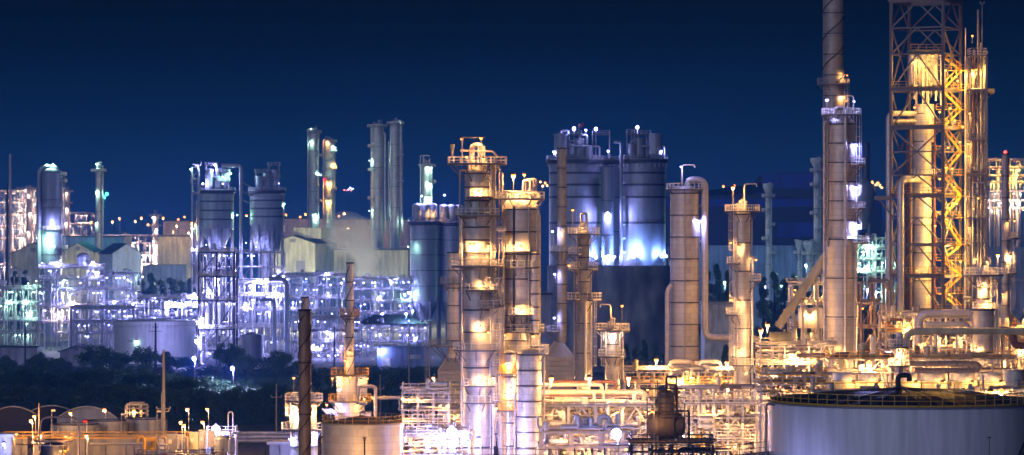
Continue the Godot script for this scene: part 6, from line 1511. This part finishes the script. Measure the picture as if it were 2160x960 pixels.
func fog_puff(nm: String, label: String, puffs: Array):
	var t := thing(nm, label, "steam", Vector3(puffs[0][0].x, 0, puffs[0][0].z))
	t.set_meta("kind", "stuff")
	for p in puffs:
		var f := FogVolume.new()
		f.name = "puff"
		f.shape = RenderingServer.FOG_VOLUME_SHAPE_ELLIPSOID
		f.size = p[1]
		f.position = p[0] - t.position
		var m := FogMaterial.new()
		m.density = p[2]; m.albedo = Color(0.95, 0.95, 0.97)
		f.material = m
		t.add_child(f, true)

func right_columns():
	var d := 640.0
	var t := stack("tall_chimney", "very tall pale chimney with spiral cable leaving the top of the picture", 1758, 44, -60, d, 16, "clad_dull", 640, 44)
	platform(t, S(22, d), Y(178, d), -180, 180, 1.1, M.grating, M.galv)
	for s in 2:
		var b := MB.new()
		var pts := []
		for k in 60: pts.append(dir(s * 180 + k * 14.0) * (S(22, d) + 0.1) + Vector3(0, Y(180, d) + k * 0.42, 0))
		b.path(pts, 0.12, 6)
		part(t, "spiral_cable", b.mesh(), M.dark)
	ladder(t, S(22, d), Y(400, d), Y(180, d), 75, M.galv, true)
	for p in [[1785, 160, 0.8, 8], [1779, 205, 1.0, 10]]: lamp(t, Vector3(X(p[0], d) - X(1758, d), Y(p[1], d), 1.8), "o", p[3], Vector3(1.6, Y(p[1], d), 0.8), 0.14)
	d = 560.0
	t = tower({"label": "tall pinkish clad tower with four white lamp balconies before the chimney", "x": 1775, "w": 66, "d": d, "top": 262, "secs": [[58, 262, 6], [66, 505, 6]], "m": "clad", "head": true, "gear": 95, "ngear": 12,
		"plats": [[243, -180, 180, 1.0], [348, 40, 110, 1.7], [440, 40, 110, 1.7], [512, 40, 120, 2.0]],
		"ladders": [[243, 440, 82], [440, 512, 82]],
		"pipes": [[-80, 0.1, 0.22, 262, 770, "clad"], [-58, 0.1, 0.16, 262, 520, "clad_dull"], [8, 0.1, 0.26, 250, 770, "clad"], [48, 0.1, 0.16, 520, 770, "clad"]], "davit": [1800, 202, -34],
		"lamps": [[1744, 211, 0.4, 16, "w", 0.24], [1801, 214, 0.2, 8, "w", 0.2], [1804, 306, 1.2, 20, "w", 0.24], [1805, 396, 1.2, 20, "w", 0.24], [1809, 476, 1.4, 20, "w", 0.24], [1752, 744, 1.2, 26, "o"], [1790, 770, 1.4, 10, "o"]]})
	for k in 3: tube(t, "relief_valve", [Vector3(0.4 + k * 0.5, Y(262, d), 0.8), Vector3(0.4 + k * 0.5, Y(226, d), 0.8)], 0.14, M.white, 8)
	tube(t, "overhead_pipe", [Vector3(-0.9, Y(262, d), 0.4), Vector3(-0.9, Y(228, d), 0.4), Vector3(0.2, Y(228, d), 0.4)], 0.35, M.brown, 12)
	# inclined banded pipe and what carries it
	d = 580.0
	t = thing("inclined_duct", "thick ribbed tan duct sloping down left to a drum", "duct", Vector3(X(1690, d), 0, -d))
	var a := Vector3(X(1640, d) - X(1690, d), Y(690, d), 1)
	var z := Vector3(X(1742, d) - X(1690, d), Y(540, d), 0)
	seg(t, "duct", a, z, S(18, d), M.cream, true)
	for k in 12:
		var p := a.lerp(z, (k + 0.5) / 12)
		var n := (z - a).normalized() * 0.14
		seg(t, "rib", p - n, p + n, S(22, d), M.cream, true)
	for k in 3:
		var p := a.lerp(z, 0.2 + 0.3 * k)
		seg(t, "prop", Vector3(p.x + 1.2, 0, 1), p, 0.35, M.galv)
	drum(1621, 1672, 711, 11, 570, "amber-lit tan horizontal drum below the ribbed duct", "cream", 724)
	t = unit({"sd": 111, "nm": "process_unit", "cat": "plant structure", "label": "amber-lit structure holding a white box behind the ribbed duct", "x0": 1668, "x1": 1748, "d": 590.0, "dep": 7.0, "lv": [600, 640, 690, 730], "nb": 3, "np": 3, "nr": 10, "nx": 12, "decks": [1, 2], "rails": [1], "m": "galv", "pm": ["cream", "clad"], "rmax": 0.3, "nl": 6, "lc": "o", "le": 14.0, "lamps": [[1697, 633, 14, "o", 0.5], [1703, 662, 12, "o", 1.0], [1676, 721, 20, "o", 0.5]]})
	slab(t, "box_cooler", Vector3(X(1706, 590) - X(1708, 590), Y(670, 590), 3.2), Vector3(S(50, 590), S(42, 590), 2.0), M.white)
	for k in 4: slab(t, "stub", Vector3(-1.8 + k * 1.1, Y(647, 590), 3.2), Vector3(0.25, 0.5, 0.25), M.white)
	unit({"sd": 112, "nm": "lattice_frame", "cat": "structure", "label": "dark lattice steel frame between the clad tower and the derrick", "x0": 1812, "x1": 1868, "d": 600.0, "dep": 6.0, "lv": [595, 640, 690, 740], "nb": 2, "np": 1, "nr": 4, "br": 1.0, "m": "brown", "cs": 0.4, "pm": ["rust", "brown"], "nl": 3, "lc": "o", "le": 14.0})
	t = thing("vent_stack", "short white elbow-topped vent with a black mouth", "pipe", Vector3(X(1842, 540), 0, -540.0))
	tube(t, "pipe", [Vector3.ZERO, Vector3(0, Y(706, 540), 0), Vector3(-0.5, Y(700, 540), 0.8)], 0.45, M.white, 14)
	seg(t, "mouth", Vector3(-0.5, Y(700, 540), 0.8), Vector3(-0.6, Y(699, 540), 0.95), 1.0, M.black, true)
	# columns at right
	d = 545.0
	tower({"label": "stout pinkish column with a narrower amber-lit neck at right", "x": 2075, "w": 46, "d": d, "top": 582, "secs": [[27, 582, 3], [46, 654, 4]], "head": false, "gear": 97, "ngear": 9,
		"plats": [[580, -180, 180, 2.2], [652, -120, 120, 0.8]], "ladders": [[580, 654, 60], [654, 800, 75]],
		"pipes": [[80, 0.3, 0.16, 590, 800, "galv"], [-80, 0.15, 0.14, 660, 800, "galv"], [100, 0.4, 0.14, 654, 800, "galv"]],
		"lamps": [[2070, 604, 0.8, 11, "o"], [2064, 612, 0.7, 5, "o"], [2103, 538, 1.0, 22, "o", 0.26], [2056, 736, 0.8, 8, "o"], [2085, 640, 0.9, 6, "o"]]})
	d = 590.0
	t = stack("chimney", "slim grey chimney with a red top lamp near the right edge", 2121, 15, 326, d, 8, "clad_dull", 690, 17)
	bulb(t, Vector3(0, Y(321, d), 0), "r", 6, 0.3, "beacon")
	platform(t, S(8, d), Y(503, d), 20, 140, 1.6, M.grating, M.galv)
	platform(t, S(8, d), Y(577, d), 20, 160, 1.2, M.grating, M.galv)
	ladder(t, S(8, d), Y(680, d), Y(503, d), 80, M.galv)
	for p in [[2130, 540, 24, 1.0], [2124, 470, 7, 0.9], [2140, 466, 3, 0.2], [2114, 620, 9, 1.2]]: lamp(t, Vector3(X(p[0], d) - X(2121, d), Y(p[1], d), p[3]), "o", p[2], Vector3(0.3, Y(p[1], d), 0.3), 0.2 if p[2] < 20 else 0.26)
	hood_heater("small amber-lit heater with a pyramid hood at the right edge", 2128, 60, 662, 690, 730, 592, "cream")
	t = tower({"nm": "neck_tower", "cat": "column", "label": "small amber-lit column with a caged ladder behind the big tank", "x": 1896, "w": 18, "d": 500.0, "top": 728, "n": 4, "plats": [[732, -180, 180, 0.9], [772, -110, 110, 0.9]], "ladders": [[732, 830, 60]], "lamps": [[1894, 742, 0.7, 12, "o"], [1890, 760, 0.8, 6, "o"]], "gear": 98})

func derrick():
	var d := 620.0
	var x0 := X(1953.5, d)
	var t := thing("derrick", "towering grey steel derrick with lambda braces at right", "derrick", Vector3(x0, 0, -d))
	var A := Vector3(X(1877, d) - x0, 0, 2.3)
	var B := Vector3(X(1980, d) - x0, 0, 6.6)
	var C := Vector3(X(2030, d) - x0, 0, -2.3)
	var D := Vector3(X(1927, d) - x0, 0, -6.6)
	var K := [A, B, C, D]
	var lv := [-60, 7, 61, 116, 191, 271, 321, 370, 414, 460, 516, 582, 655]
	for k in 4: seg(t, "leg", K[k], K[k] + Vector3(0, Y(-70, d), 0), 0.66, M.derrick_steel, true)
	for j in lv.size():
		var y := Vector3(0, Y(lv[j], d), 0)
		for k in 4:
			var p: Vector3 = K[k]
			var q: Vector3 = K[(k + 1) % 4]
			seg(t, "girt", p + y, q + y, 0.25, M.derrick_steel, false, 0.6 if lv[j] in [191, 271, 414, 516, 582, 655] else 0.25)
			if j + 1 < lv.size():
				var y2 := Vector3(0, Y(lv[j + 1], d), 0)
				var m := (p + q) / 2
				if lv[j] == 271 or (k % 2 == 1 and j % 2 == 0):
					seg(t, "brace", p + y, m + y2, 0.25, M.derrick_steel); seg(t, "brace", q + y, m + y2, 0.25, M.derrick_steel)
				else:
					seg(t, "brace", m + y, p + y2, 0.25, M.derrick_steel); seg(t, "brace", m + y, q + y2, 0.25, M.derrick_steel)
	var top := MB.new()
	for k in 4: top.beam(K[k] + Vector3(0, Y(3, d), 0), K[(k + 1) % 4] + Vector3(0, Y(3, d), 0), 1.2, 0.5)
	part(t, "top_girder", top.mesh(), M.derrick_steel)
	for py in [191, 271, 414, 582]:   # decks on three sides
		var y := Y(py, d) + 0.4
		for e in [[A, B], [D, C]]: seg(t, "deck", e[0] + Vector3(0, y, 0), e[1] + Vector3(0, y, 0), 1.6, M.grating, false, 0.12)
		railing(t, [A + Vector3(0, y, 0.5), B + Vector3(0, y, 0.5)], M.yellow, 0.08)
		railing(t, [D + Vector3(0, y, 0.5), C + Vector3(0, y, 0.5)], M.yellow, 0.08)
	# zigzag stairs inside, on the right half
	var ys := [120, 150, 191, 232, 271, 321, 370, 414, 460, 516, 550, 582, 620, 655, 690]
	for j in ys.size() - 1:
		var l := Vector3(X(1986, d) - x0, 0, 1.2)
		var r := Vector3(X(2026, d) - x0, 0, 1.2)
		var ya := Vector3(0, Y(ys[j], d), 0)
		var yb := Vector3(0, Y(ys[j + 1], d), 0)
		stair(t, (l if j % 2 == 0 else r) + ya, (r if j % 2 == 0 else l) + yb, M.yellow, 1.2)
		slab(t, "landing", (r if j % 2 == 0 else l) + yb, Vector3(1.6, 0.1, 2.4), M.yellow)
		railing(t, [l + yb + Vector3(-1, 0, -0.9), r + yb + Vector3(1, 0, -0.9)], M.yellow, 0.08)
	for p in [[1998, 230, 30, 4], [1975, 238, 8, 5], [1990, 354, 12, 4], [2004, 356, 12, 3], [1988, 428, 40, 4], [2004, 428, 50, 4], [1966, 476, 20, 5], [1975, 378, 14, 5], [2003, 522, 50, 4], [1986, 572, 20, 4], [1958, 178, 20, 5], [2012, 163, 16, 3], [2016, 172, 16, 3], [2022, 300, 10, 2], [2028, 268, 10, 2], [2010, 255, 16, 3], [1962, 120, 14, 4], [1932, 128, 20, 1.5], [2014, 430, 12, 3], [1993, 480, 20, 4], [2022, 552, 20, 3], [1946, 150, 18, 4], [1990, 150, 24, 3], [1985, 200, 20, 3], [1996, 312, 16, 3], [2008, 395, 24, 3], [1998, 620, 24, 3], [1992, 462, 24, 3], [2014, 580, 18, 3], [1924, 228, 14, 4], [1938, 405, 10, 4], [1930, 570, 14, 3]]:
		lamp(t, Vector3(X(p[0], d) - x0, Y(p[1], d), p[3]), "y", p[2] * 0.75, Vector3(X(p[0], d) - x0, Y(p[1], d) - 1.6, p[3]), 0.2)
	# reactor tower inside
	t = tower({"nm": "reactor_tower", "label": "amber-lit clad reactor standing inside the derrick", "x": 1946, "w": 38, "d": d + 0.5, "top": 240, "n": 12, "m": "clad", "head": true, "pipes": [[-75, 0.3, 0.3, 250, 690, "brown"], [80, 0.3, 0.25, 260, 690, "rust"], [-95, 0.7, 0.22, 300, 690, "rust"]], "plats": [[370, -60, 60, 0.8]], "lamps": []})
	var z := d + 0.5
	t = thing("head_vessel", "bright amber-lit boxy vessel and valves at the derrick's upper deck", "pressure vessel", Vector3(X(1950, z), 0, -z))
	slab(t, "box", Vector3(0, (Y(180, z) + Y(112, z)) / 2, -1.4), Vector3(S(58, z), S(66, z), 3.4), M.clad)
	slab(t, "top_deck", Vector3(0, Y(108, z), 0), Vector3(S(66, z), 0.2, 6.0), M.grating)
	railing(t, [Vector3(-2.8, Y(108, z), 2.9), Vector3(2.8, Y(108, z), 2.9)], M.yellow, 0.08)
	R.seed = 401
	for k in 16:
		var x := R.randf_range(-2.4, 3.6)
		var q := R.randf_range(1.0, 2.6)
		var ya := Y(R.randf_range(112, 140), z)
		tube(t, "riser", [Vector3(x, Y(R.randf_range(190, 240), z), q), Vector3(x, ya, q), Vector3(x + R.randf_range(-1.4, 1.4), ya, q - 0.4)], R.randf_range(0.08, 0.24), M[["clad", "galv", "white"][k % 3]], 8)
	seg(t, "head", Vector3(0, Y(300, z), 0), Vector3(0, Y(220, z), 0), S(42, z), M.clad, true)
	t = thing("transfer_pipe", "thick silvery pipe bending out of the derrick's left side, upper one", "pipe", Vector3(X(1872, d), 0, -d + 2))
	tube(t, "pipe", [Vector3(S(70, d), Y(240, d), -2), Vector3(0, Y(240, d), 0), Vector3(0, Y(720, d), 0)], 0.5, M.clad, 14, 2.6)
	tube(t, "return_pipe", [Vector3(S(70, d), Y(256, d), -2), Vector3(S(8, d), Y(256, d), -0.4), Vector3(S(8, d), Y(275, d), -0.4)], 0.42, M.clad, 14, 2.0)
	t = thing("transfer_pipe", "thick silvery pipe bending out of the derrick's left side, lower one", "pipe", Vector3(X(1893, d), 0, -d + 5.2))
	tube(t, "pipe", [Vector3(S(50, d), Y(378, d), -3), Vector3(0, Y(378, d), 0), Vector3(0, Y(720, d), 0)], 0.62, M.clad, 14, 2.4)
	for k in 3: seg(thing("drop_pipe", "amber-lit straight drop pipe behind the derrick's left legs, %s from the left" % ORD[k], "pipe", Vector3(X(1908 + k * 9, d), 0, -d - 2), "drop pipes in the derrick"), "pipe", Vector3.ZERO, Vector3(0, Y([585, 300, 470][k], d), 0), 0.55, M.rust, true)
	R.seed = 402
	var names := ["clad", "galv", "clad_dull", "rust"]
	for k in 9:   # tall slim risers along the derrick's right corner
		var px := 2034.0 + k * 5.2
		var tp: float = [60, 118, 130, 200, 105, 260, 20, 96, 140][k]
		t = thing("riser_pipe", "slim riser in the bundle right of the derrick, %s from the left" % ORD[k], "pipe", Vector3(X(px, d), 0, -d + R.randf_range(-2, 2)), "risers right of the derrick")
		seg(t, "pipe", Vector3.ZERO, Vector3(0, Y(tp, d), 0), R.randf_range(0.2, 0.55), M[names[k % 4]], true)
	unit({"sd": 121, "nm": "stair_tower", "cat": "tower", "label": "narrow steel access tower on the derrick's right side", "x0": 2044, "x1": 2078, "d": d - 2, "dep": 4.0, "lv": [118, 192, 296, 370, 418, 460, 512, 560, 640], "nb": 1, "np": 1, "nr": 6, "decks": [0, 1, 3, 5, 6, 7], "rails": [0, 2, 3, 4, 5, 6, 7, 8], "rm": "galv", "m": "steel", "cs": 0.36, "br": 0.8, "pm": ["clad", "rust", "galv"], "rmax": 0.3, "over": 4.0, "lamps": [[2048, 152, 40, "y", -1.0, 0.26], [2052, 164, 12, "y", 0.3], [2056, 148, 8, "y", 0], [2048, 77, 6, "o", 0.2], [2060, 418, 10, "o", 0.3], [2050, 440, 14, "y", 0.2], [2055, 546, 12, "o", 0.2], [2040, 330, 16, "y", 0.4], [2038, 304, 14, "y", 0.4], [2042, 240, 14, "y", 0.4], [2040, 480, 16, "y", 0.4]]})
	t = thing("side_deck", "cantilevered grey deck jutting right from the access tower", "platform", Vector3(X(2072, d), Y(193, d), -d))
	slab(t, "deck", Vector3(0, 0, 0), Vector3(S(46, d), 0.9, 4), M.derrick_steel)
	for x in [-1.0, 1.6]: seg(t, "strut", Vector3(x, -0.4, 1.8), Vector3(-1.8, -3.4, 1.8), 0.25, M.derrick_steel)
	t = thing("side_deck", "cantilevered grey decks jutting left from the derrick", "platform", Vector3(X(1862, d), Y(418, d), -d + 2))
	slab(t, "deck", Vector3(0, 0, 0), Vector3(S(36, d), 0.7, 3), M.derrick_steel)
	seg(t, "strut", Vector3(-1.0, -0.3, 1.2), Vector3(1.2, -3.0, 1.2), 0.25, M.derrick_steel)
	utility_pole(2072, 8, d - 4, 3, "thin lightning rod above the access tower", "steel", [[8, 4]])

func right_racks():
	var am := ["clad", "galv", "rust", "clad_dull", "cream"]
	var t: Node3D
	unit({"sd": 131, "label": "dense amber pipe rack left of the tall clad tower's foot", "x0": 1600, "x1": 1752, "d": 560.0, "dep": 10.0, "lv": [728, 745, 765, 790, 815], "nb": 6, "np": 7, "nr": 22, "nx": 34, "decks": [1, 2], "rails": [2, 4], "rm": "galv", "m": "galv", "pm": am, "rmax": 0.3, "nl": 22, "lc": "o", "le": 12.0, "over": 2.0, "lamps": [[1614, 684, 14, "o", 0.3, 0.22], [1600, 696, 12, "o", 0.3, 0.22], [1677, 744, 40, "o", 1.5, 0.26], [1631, 780, 22, "o", 1.2, 0.24], [1716, 778, 10, "o", 1.0], [1641, 783, 8, "w", 1.0]]})
	unit({"sd": 132, "label": "low yellow-railed pipe rack behind the big tank's left rim", "x0": 1600, "x1": 1740, "d": 500.0, "dep": 8.0, "lv": [792, 808, 826, 850, 880], "nb": 6, "np": 6, "nr": 20, "nx": 30, "decks": [2, 3], "rails": [3, 4], "rm": "yellow", "m": "galv", "pm": ["white", "galv", "clad"], "rmax": 0.2, "nl": 14, "lc": "o", "le": 9.0, "over": 2.0})
	unit({"sd": 133, "label": "tall amber pipe rack at the derrick's foot", "x0": 1862, "x1": 2050, "d": 580.0, "dep": 10.0, "lv": [668, 700, 735, 770], "nb": 5, "np": 6, "nr": 22, "nx": 30, "decks": [1, 2], "rails": [2], "rm": "yellow", "m": "galv", "pm": am, "rmax": 0.4, "nl": 22, "lc": "o", "le": 14.0, "over": 2.0, "lamps": [[1910, 690, 26, "o", 0.5, 0.26], [1868, 741, 14, "w", 0.5, 0.22], [1930, 722, 12, "o", 0.4]]})
	unit({"sd": 134, "label": "amber pipe rack with yellow railings at the right edge", "x0": 2050, "x1": 2200, "d": 570.0, "dep": 10.0, "lv": [696, 722, 752, 785], "nb": 5, "np": 6, "nr": 18, "nx": 26, "decks": [1], "rails": [2, 3], "rm": "yellow", "m": "galv", "pm": am, "rmax": 0.42, "nl": 16, "lc": "o", "le": 14.0, "over": 2.0, "lamps": [[2156, 652, 26, "o", 0.3, 0.26], [2148, 732, 16, "o", 0.5, 0.22]]})
	unit({"sd": 135, "label": "yellow-railed walkway and pipes before the stout column's foot", "x0": 1745, "x1": 2130, "d": 530.0, "dep": 6.0, "lv": [757, 783], "nb": 9, "np": 5, "nr": 16, "nx": 26, "decks": [1], "rails": [1], "rm": "yellow", "m": "galv", "pm": ["clad", "cream", "brown"], "rmax": 0.3, "nl": 16, "lc": "o", "le": 12.0, "over": 0.5, "lamps": [[1828, 764, 34, "o", 0.8, 0.26]]})
	# large pipes
	for a in [["fat silvery pipe bending down at the derrick's foot", [[2044, 662], [1938, 662], [1938, 725]], 0.72, "clad", 560], ["long tan pipe crossing before the stout column", [[2160, 699], [1914, 699], [1910, 745]], 0.55, "cream", 536], ["ribbed dark pipe with a U bend before the stout column", [[1918, 767], [2064, 767], [2064, 782], [1930, 782]], 0.42, "brown", 524], ["brown pipe crossing left behind the small caged column", [[1680, 750], [1978, 750], [1978, 775]], 0.36, "brown", 540], ["tan hooked pipe right of the stout column", [[2104, 697], [2138, 697], [2138, 730], [2180, 730]], 0.6, "rust", 548], ["upper silvery pipe above the long tan pipe", [[1950, 684], [2040, 684], [2046, 700]], 0.42, "clad", 556]]:
		var q := float(a[4])
		var p0: Array = a[1][0]
		t = thing("process_pipe", a[0], "pipe", Vector3(X(p0[0], q), 0, -q))
		var pts := []
		for p in a[1]: pts.append(Vector3(X(p[0], q) - X(p0[0], q), Y(p[1], q), 0))
		tube(t, "pipe", pts, a[2], M[a[3]], 14, 2.4)
		for k in 2:
			var p: Vector3 = (pts[0] as Vector3).lerp(pts[1], 0.25 + 0.5 * k)
			seg(t, "post", Vector3(p.x, 0, p.z), p, 0.3, M.galv)
	# air coolers in a row
	var i := 0
	for px in [1782, 1834, 1912, 1968, 2031, 2090]:
		var q := 478.0
		t = thing("air_cooler", "pale round fan casing in the row behind the big tank, %s from the left" % ORD[i], "air cooler", Vector3(X(px, q), 0, -q), "fan casings behind the big tank")
		var b := MB.new()
		var r := S(25, q)
		b.lathe([Vector2(r * 1.02, 0), Vector2(r, 0.25), Vector2(r, 0.9), Vector2(r + 0.09, 0.9), Vector2(r + 0.09, 1.0), Vector2(r - 0.08, 1.0), Vector2(r - 0.08, 0.3), Vector2(0, 0.3)], 36, Vector3(0, Y(802, q), 0))
		part(t, "fan_ring", b.mesh(), M.white)
		slab(t, "plenum", Vector3(0, Y(810, q), 0), Vector3(r * 2.15, S(15, q), r * 2.0), M.cream)
		for sx in [-1, 1]:
			for sz in [-1, 1]: seg(t, "leg", Vector3(sx * r, 0, sz * r * 0.9), Vector3(sx * r, Y(817, q), sz * r * 0.9), 0.22, M.galv)
		for k in 4:
			var c := MB.new(); c.beam(Vector3.ZERO, dir(k * 90 + px) * (r - 0.2), 0.35, 0.05)
			part(t, "blade", c.mesh(), M.galv, Transform3D(Basis(), Vector3(0, Y(802, q) + 0.62, 0)))
		lamp(t, Vector3(r * 0.6, Y(805, q), r + 0.9), "o", 7, Vector3(r * 0.6, Y(812, q), r + 0.1), 0.16)
		i += 1
	t = thing("walkway", "long yellow-railed walkway in front of the round fan casings", "walkway", Vector3(X(1935, 472), 0, -472.0))
	var w := S(230, 472)
	slab(t, "deck", Vector3(0, Y(823, 472), 0), Vector3(w * 2, 0.14, 1.4), M.grating)
	railing(t, [Vector3(-w, Y(823, 472), 0.6), Vector3(w, Y(823, 472), 0.6)], M.yellow, 0.09, 1.6)
	for k in 8: seg(t, "post", Vector3(-w + w * 2 * k / 7.0, 0, 0), Vector3(-w + w * 2 * k / 7.0, Y(824, 472), 0), 0.22, M.galv)
	unit({"sd": 136, "label": "low white-lit pipe manifold between the walkway and the big tank", "x0": 1720, "x1": 2190, "d": 455.0, "dep": 6.0, "lv": [832, 850], "nb": 12, "np": 6, "nr": 20, "nx": 34, "m": "galv", "pm": ["white", "galv", "silo"], "rmax": 0.18, "nl": 14, "lc": "p", "le": 8.0, "over": 1.0, "lamps": [[2104, 824, 24, "o", 0.6, 0.26], [2082, 825, 14, "o", 0.6, 0.22]]})
	cone_tank("storage_tank", "small white tank at the end of the fan casings' row", 2138, 22, 780, 490, "white", "white", 0.06, 3, 32)

func big_tank():
	var d := 330.0
	var t := cone_tank("storage_tank", "huge smooth white tank with a black ribbed roof in the right foreground", 1905, 283, 846, d, "tank_white", "roof_black", 0.0, 4, 128)
	t.get_node("roof").queue_free(); t.remove_child(t.get_node("roof"))
	var r := S(283, d)
	var y := Y(846, d)
	R.seed = 505
	var n := 40
	for k in n:   # roof plates, each its own sheet between radial laps
		var b := MB.new()
		var a0 := k * 360.0 / n
		var a1 := (k + 1) * 360.0 / n - 0.12
		var h := R.randf_range(0.0, 0.05)
		var steps := [[r - 0.3, 0.05], [r * 0.66, 0.62], [r * 0.33, 1.02], [0.05, 1.22]]
		for s in 3:
			var p: Array = steps[s]
			var q: Array = steps[s + 1]
			var j := R.randf_range(-0.05, 0.05)
			b.flat(dir(a0) * p[0] + Vector3(0, y + p[1] + h, 0), dir(a1) * p[0] + Vector3(0, y + p[1] + h + j, 0), dir(a1) * q[0] + Vector3(0, y + q[1] + h + j * 0.5, 0), dir(a0) * q[0] + Vector3(0, y + q[1] + h, 0), Vector3.UP)
		part(t, "roof_plate", b.mesh(), M.roof_black)
		var c := MB.new(); c.beam(dir(a0) * (r - 0.4) + Vector3(0, y + 0.12, 0), dir(a0) * r * 0.6 + Vector3(0, y + 0.74, 0), 0.12, 0.08); c.beam(dir(a0) * r * 0.6 + Vector3(0, y + 0.74, 0), dir(a0) * 0.5 + Vector3(0, y + 1.3, 0), 0.12, 0.08)
		part(t, "roof_rib", c.mesh(), M.black)
	var back := []
	for k in 73: back.append(dir(k * 5.0) * (r - 0.12) + Vector3(0, y + 0.05, 0))
	railing(t, back, M.yellow, 0.06, 2.2)
	tube(t, "roof_vent", [Vector3(-0.5, y + 1.1, 0), Vector3(-0.5, y + 2.5, 0), Vector3(0.6, y + 2.5, 0), Vector3(0.6, y + 1.9, 0)], 0.26, M.dark, 14, 2.4)
	tube(t, "side_pipe", [Vector3(-r - 0.4, 0, 2), Vector3(-r - 0.4, y - 0.2, 2), Vector3(-r + 0.4, y - 0.2, 3)], 0.12, M.steel, 8)
	# spiral stair on the right
	var b := MB.new()
	var prev = null
	for k in 40:
		var a := 66.0 - k * 0.95
		var p := dir(a) * (r + 0.7) + Vector3(0, y - 0.4 - k * 0.24, 0)
		b.box(p, Vector3(1.1, 0.05, 0.3), Basis(Vector3.UP, deg_to_rad(a)))
		if prev != null:
			for e in [0.15, 1.25]:
				var g: Vector3 = dir(a) * (r + e) + Vector3(0, p.y, 0)
				var f: Vector3 = dir(a + 0.95) * (r + e) + Vector3(0, p.y + 0.24, 0)
				b.beam(g, f, 0.07, 0.22)
				if e > 1: b.beam(g + Vector3(0, 1.05, 0), f + Vector3(0, 1.05, 0), 0.05)
			if k % 4 == 0: b.beam(dir(a) * (r + 1.25) + Vector3(0, p.y, 0), dir(a) * (r + 1.25) + Vector3(0, p.y + 1.05, 0), 0.05)
		prev = p
	part(t, "spiral_stair", b.mesh(), M.dark)
	for a in [[1606, 1000, 318, "w", 12.0, "unseen pale yard lamp lighting the big tank from lower left"], [2120, 1040, 296, "w", 12.0, "unseen pale yard lamp lighting the big tank from lower right"]]: lamp_post(a[0], a[1], a[2], a[3], a[4], a[5])  # both out of view, placed to light the tank wall
	t = thing("lamp_post", "unlit small dark flood lamp on a thin pole before the big tank", "lamp post", Vector3(X(2087, 305), 0, -305.0))
	seg(t, "pole", Vector3.ZERO, Vector3(0, Y(925, 305), 0), 0.06, M.dark, true)
	slab(t, "lamp_head", Vector3(0, Y(923, 305), 0), Vector3(0.28, 0.14, 0.2), M.dark)

func near_front():
	# dark handrail of a pipe bridge close to the viewer
	var d := 330.0
	var t := thing("pipe_bridge", "dark railed pipe bridge running along the bottom edge", "pipe bridge", Vector3(X(1230, d), 0, -d))
	var pts := []
	for p in [[848, 945], [1130, 948], [1340, 953], [1480, 946], [1560, 938], [1622, 931]]: pts.append(Vector3(X(p[0], d) - X(1230, d), Y(p[1], d) - 1.1, 0))
	railing(t, pts, M.black, 0.055, 2.6)
	tube(t, "pipe", [pts[3] - Vector3(0, 0.5, -0.3), pts[5] - Vector3(0, 0.5, -0.3)], 0.3, M.rust, 10)
	tube(t, "pipe", [pts[2] - Vector3(0, 1.0, 0.6), pts[5] - Vector3(0, 1.0, 0.6)], 0.34, M.dark, 10)
	for k in pts.size() - 1: seg(t, "beam", pts[k] - Vector3(0, 0.12, 0), pts[k + 1] - Vector3(0, 0.12, 0), 0.2, M.black)
	for p in pts: seg(t, "post", Vector3(p.x, 0, 0), p, 0.22, M.black)
	utility_pole(560, 946, 340, 2.2, "short dark post at the bottom left of the spiral chimney", "dark")
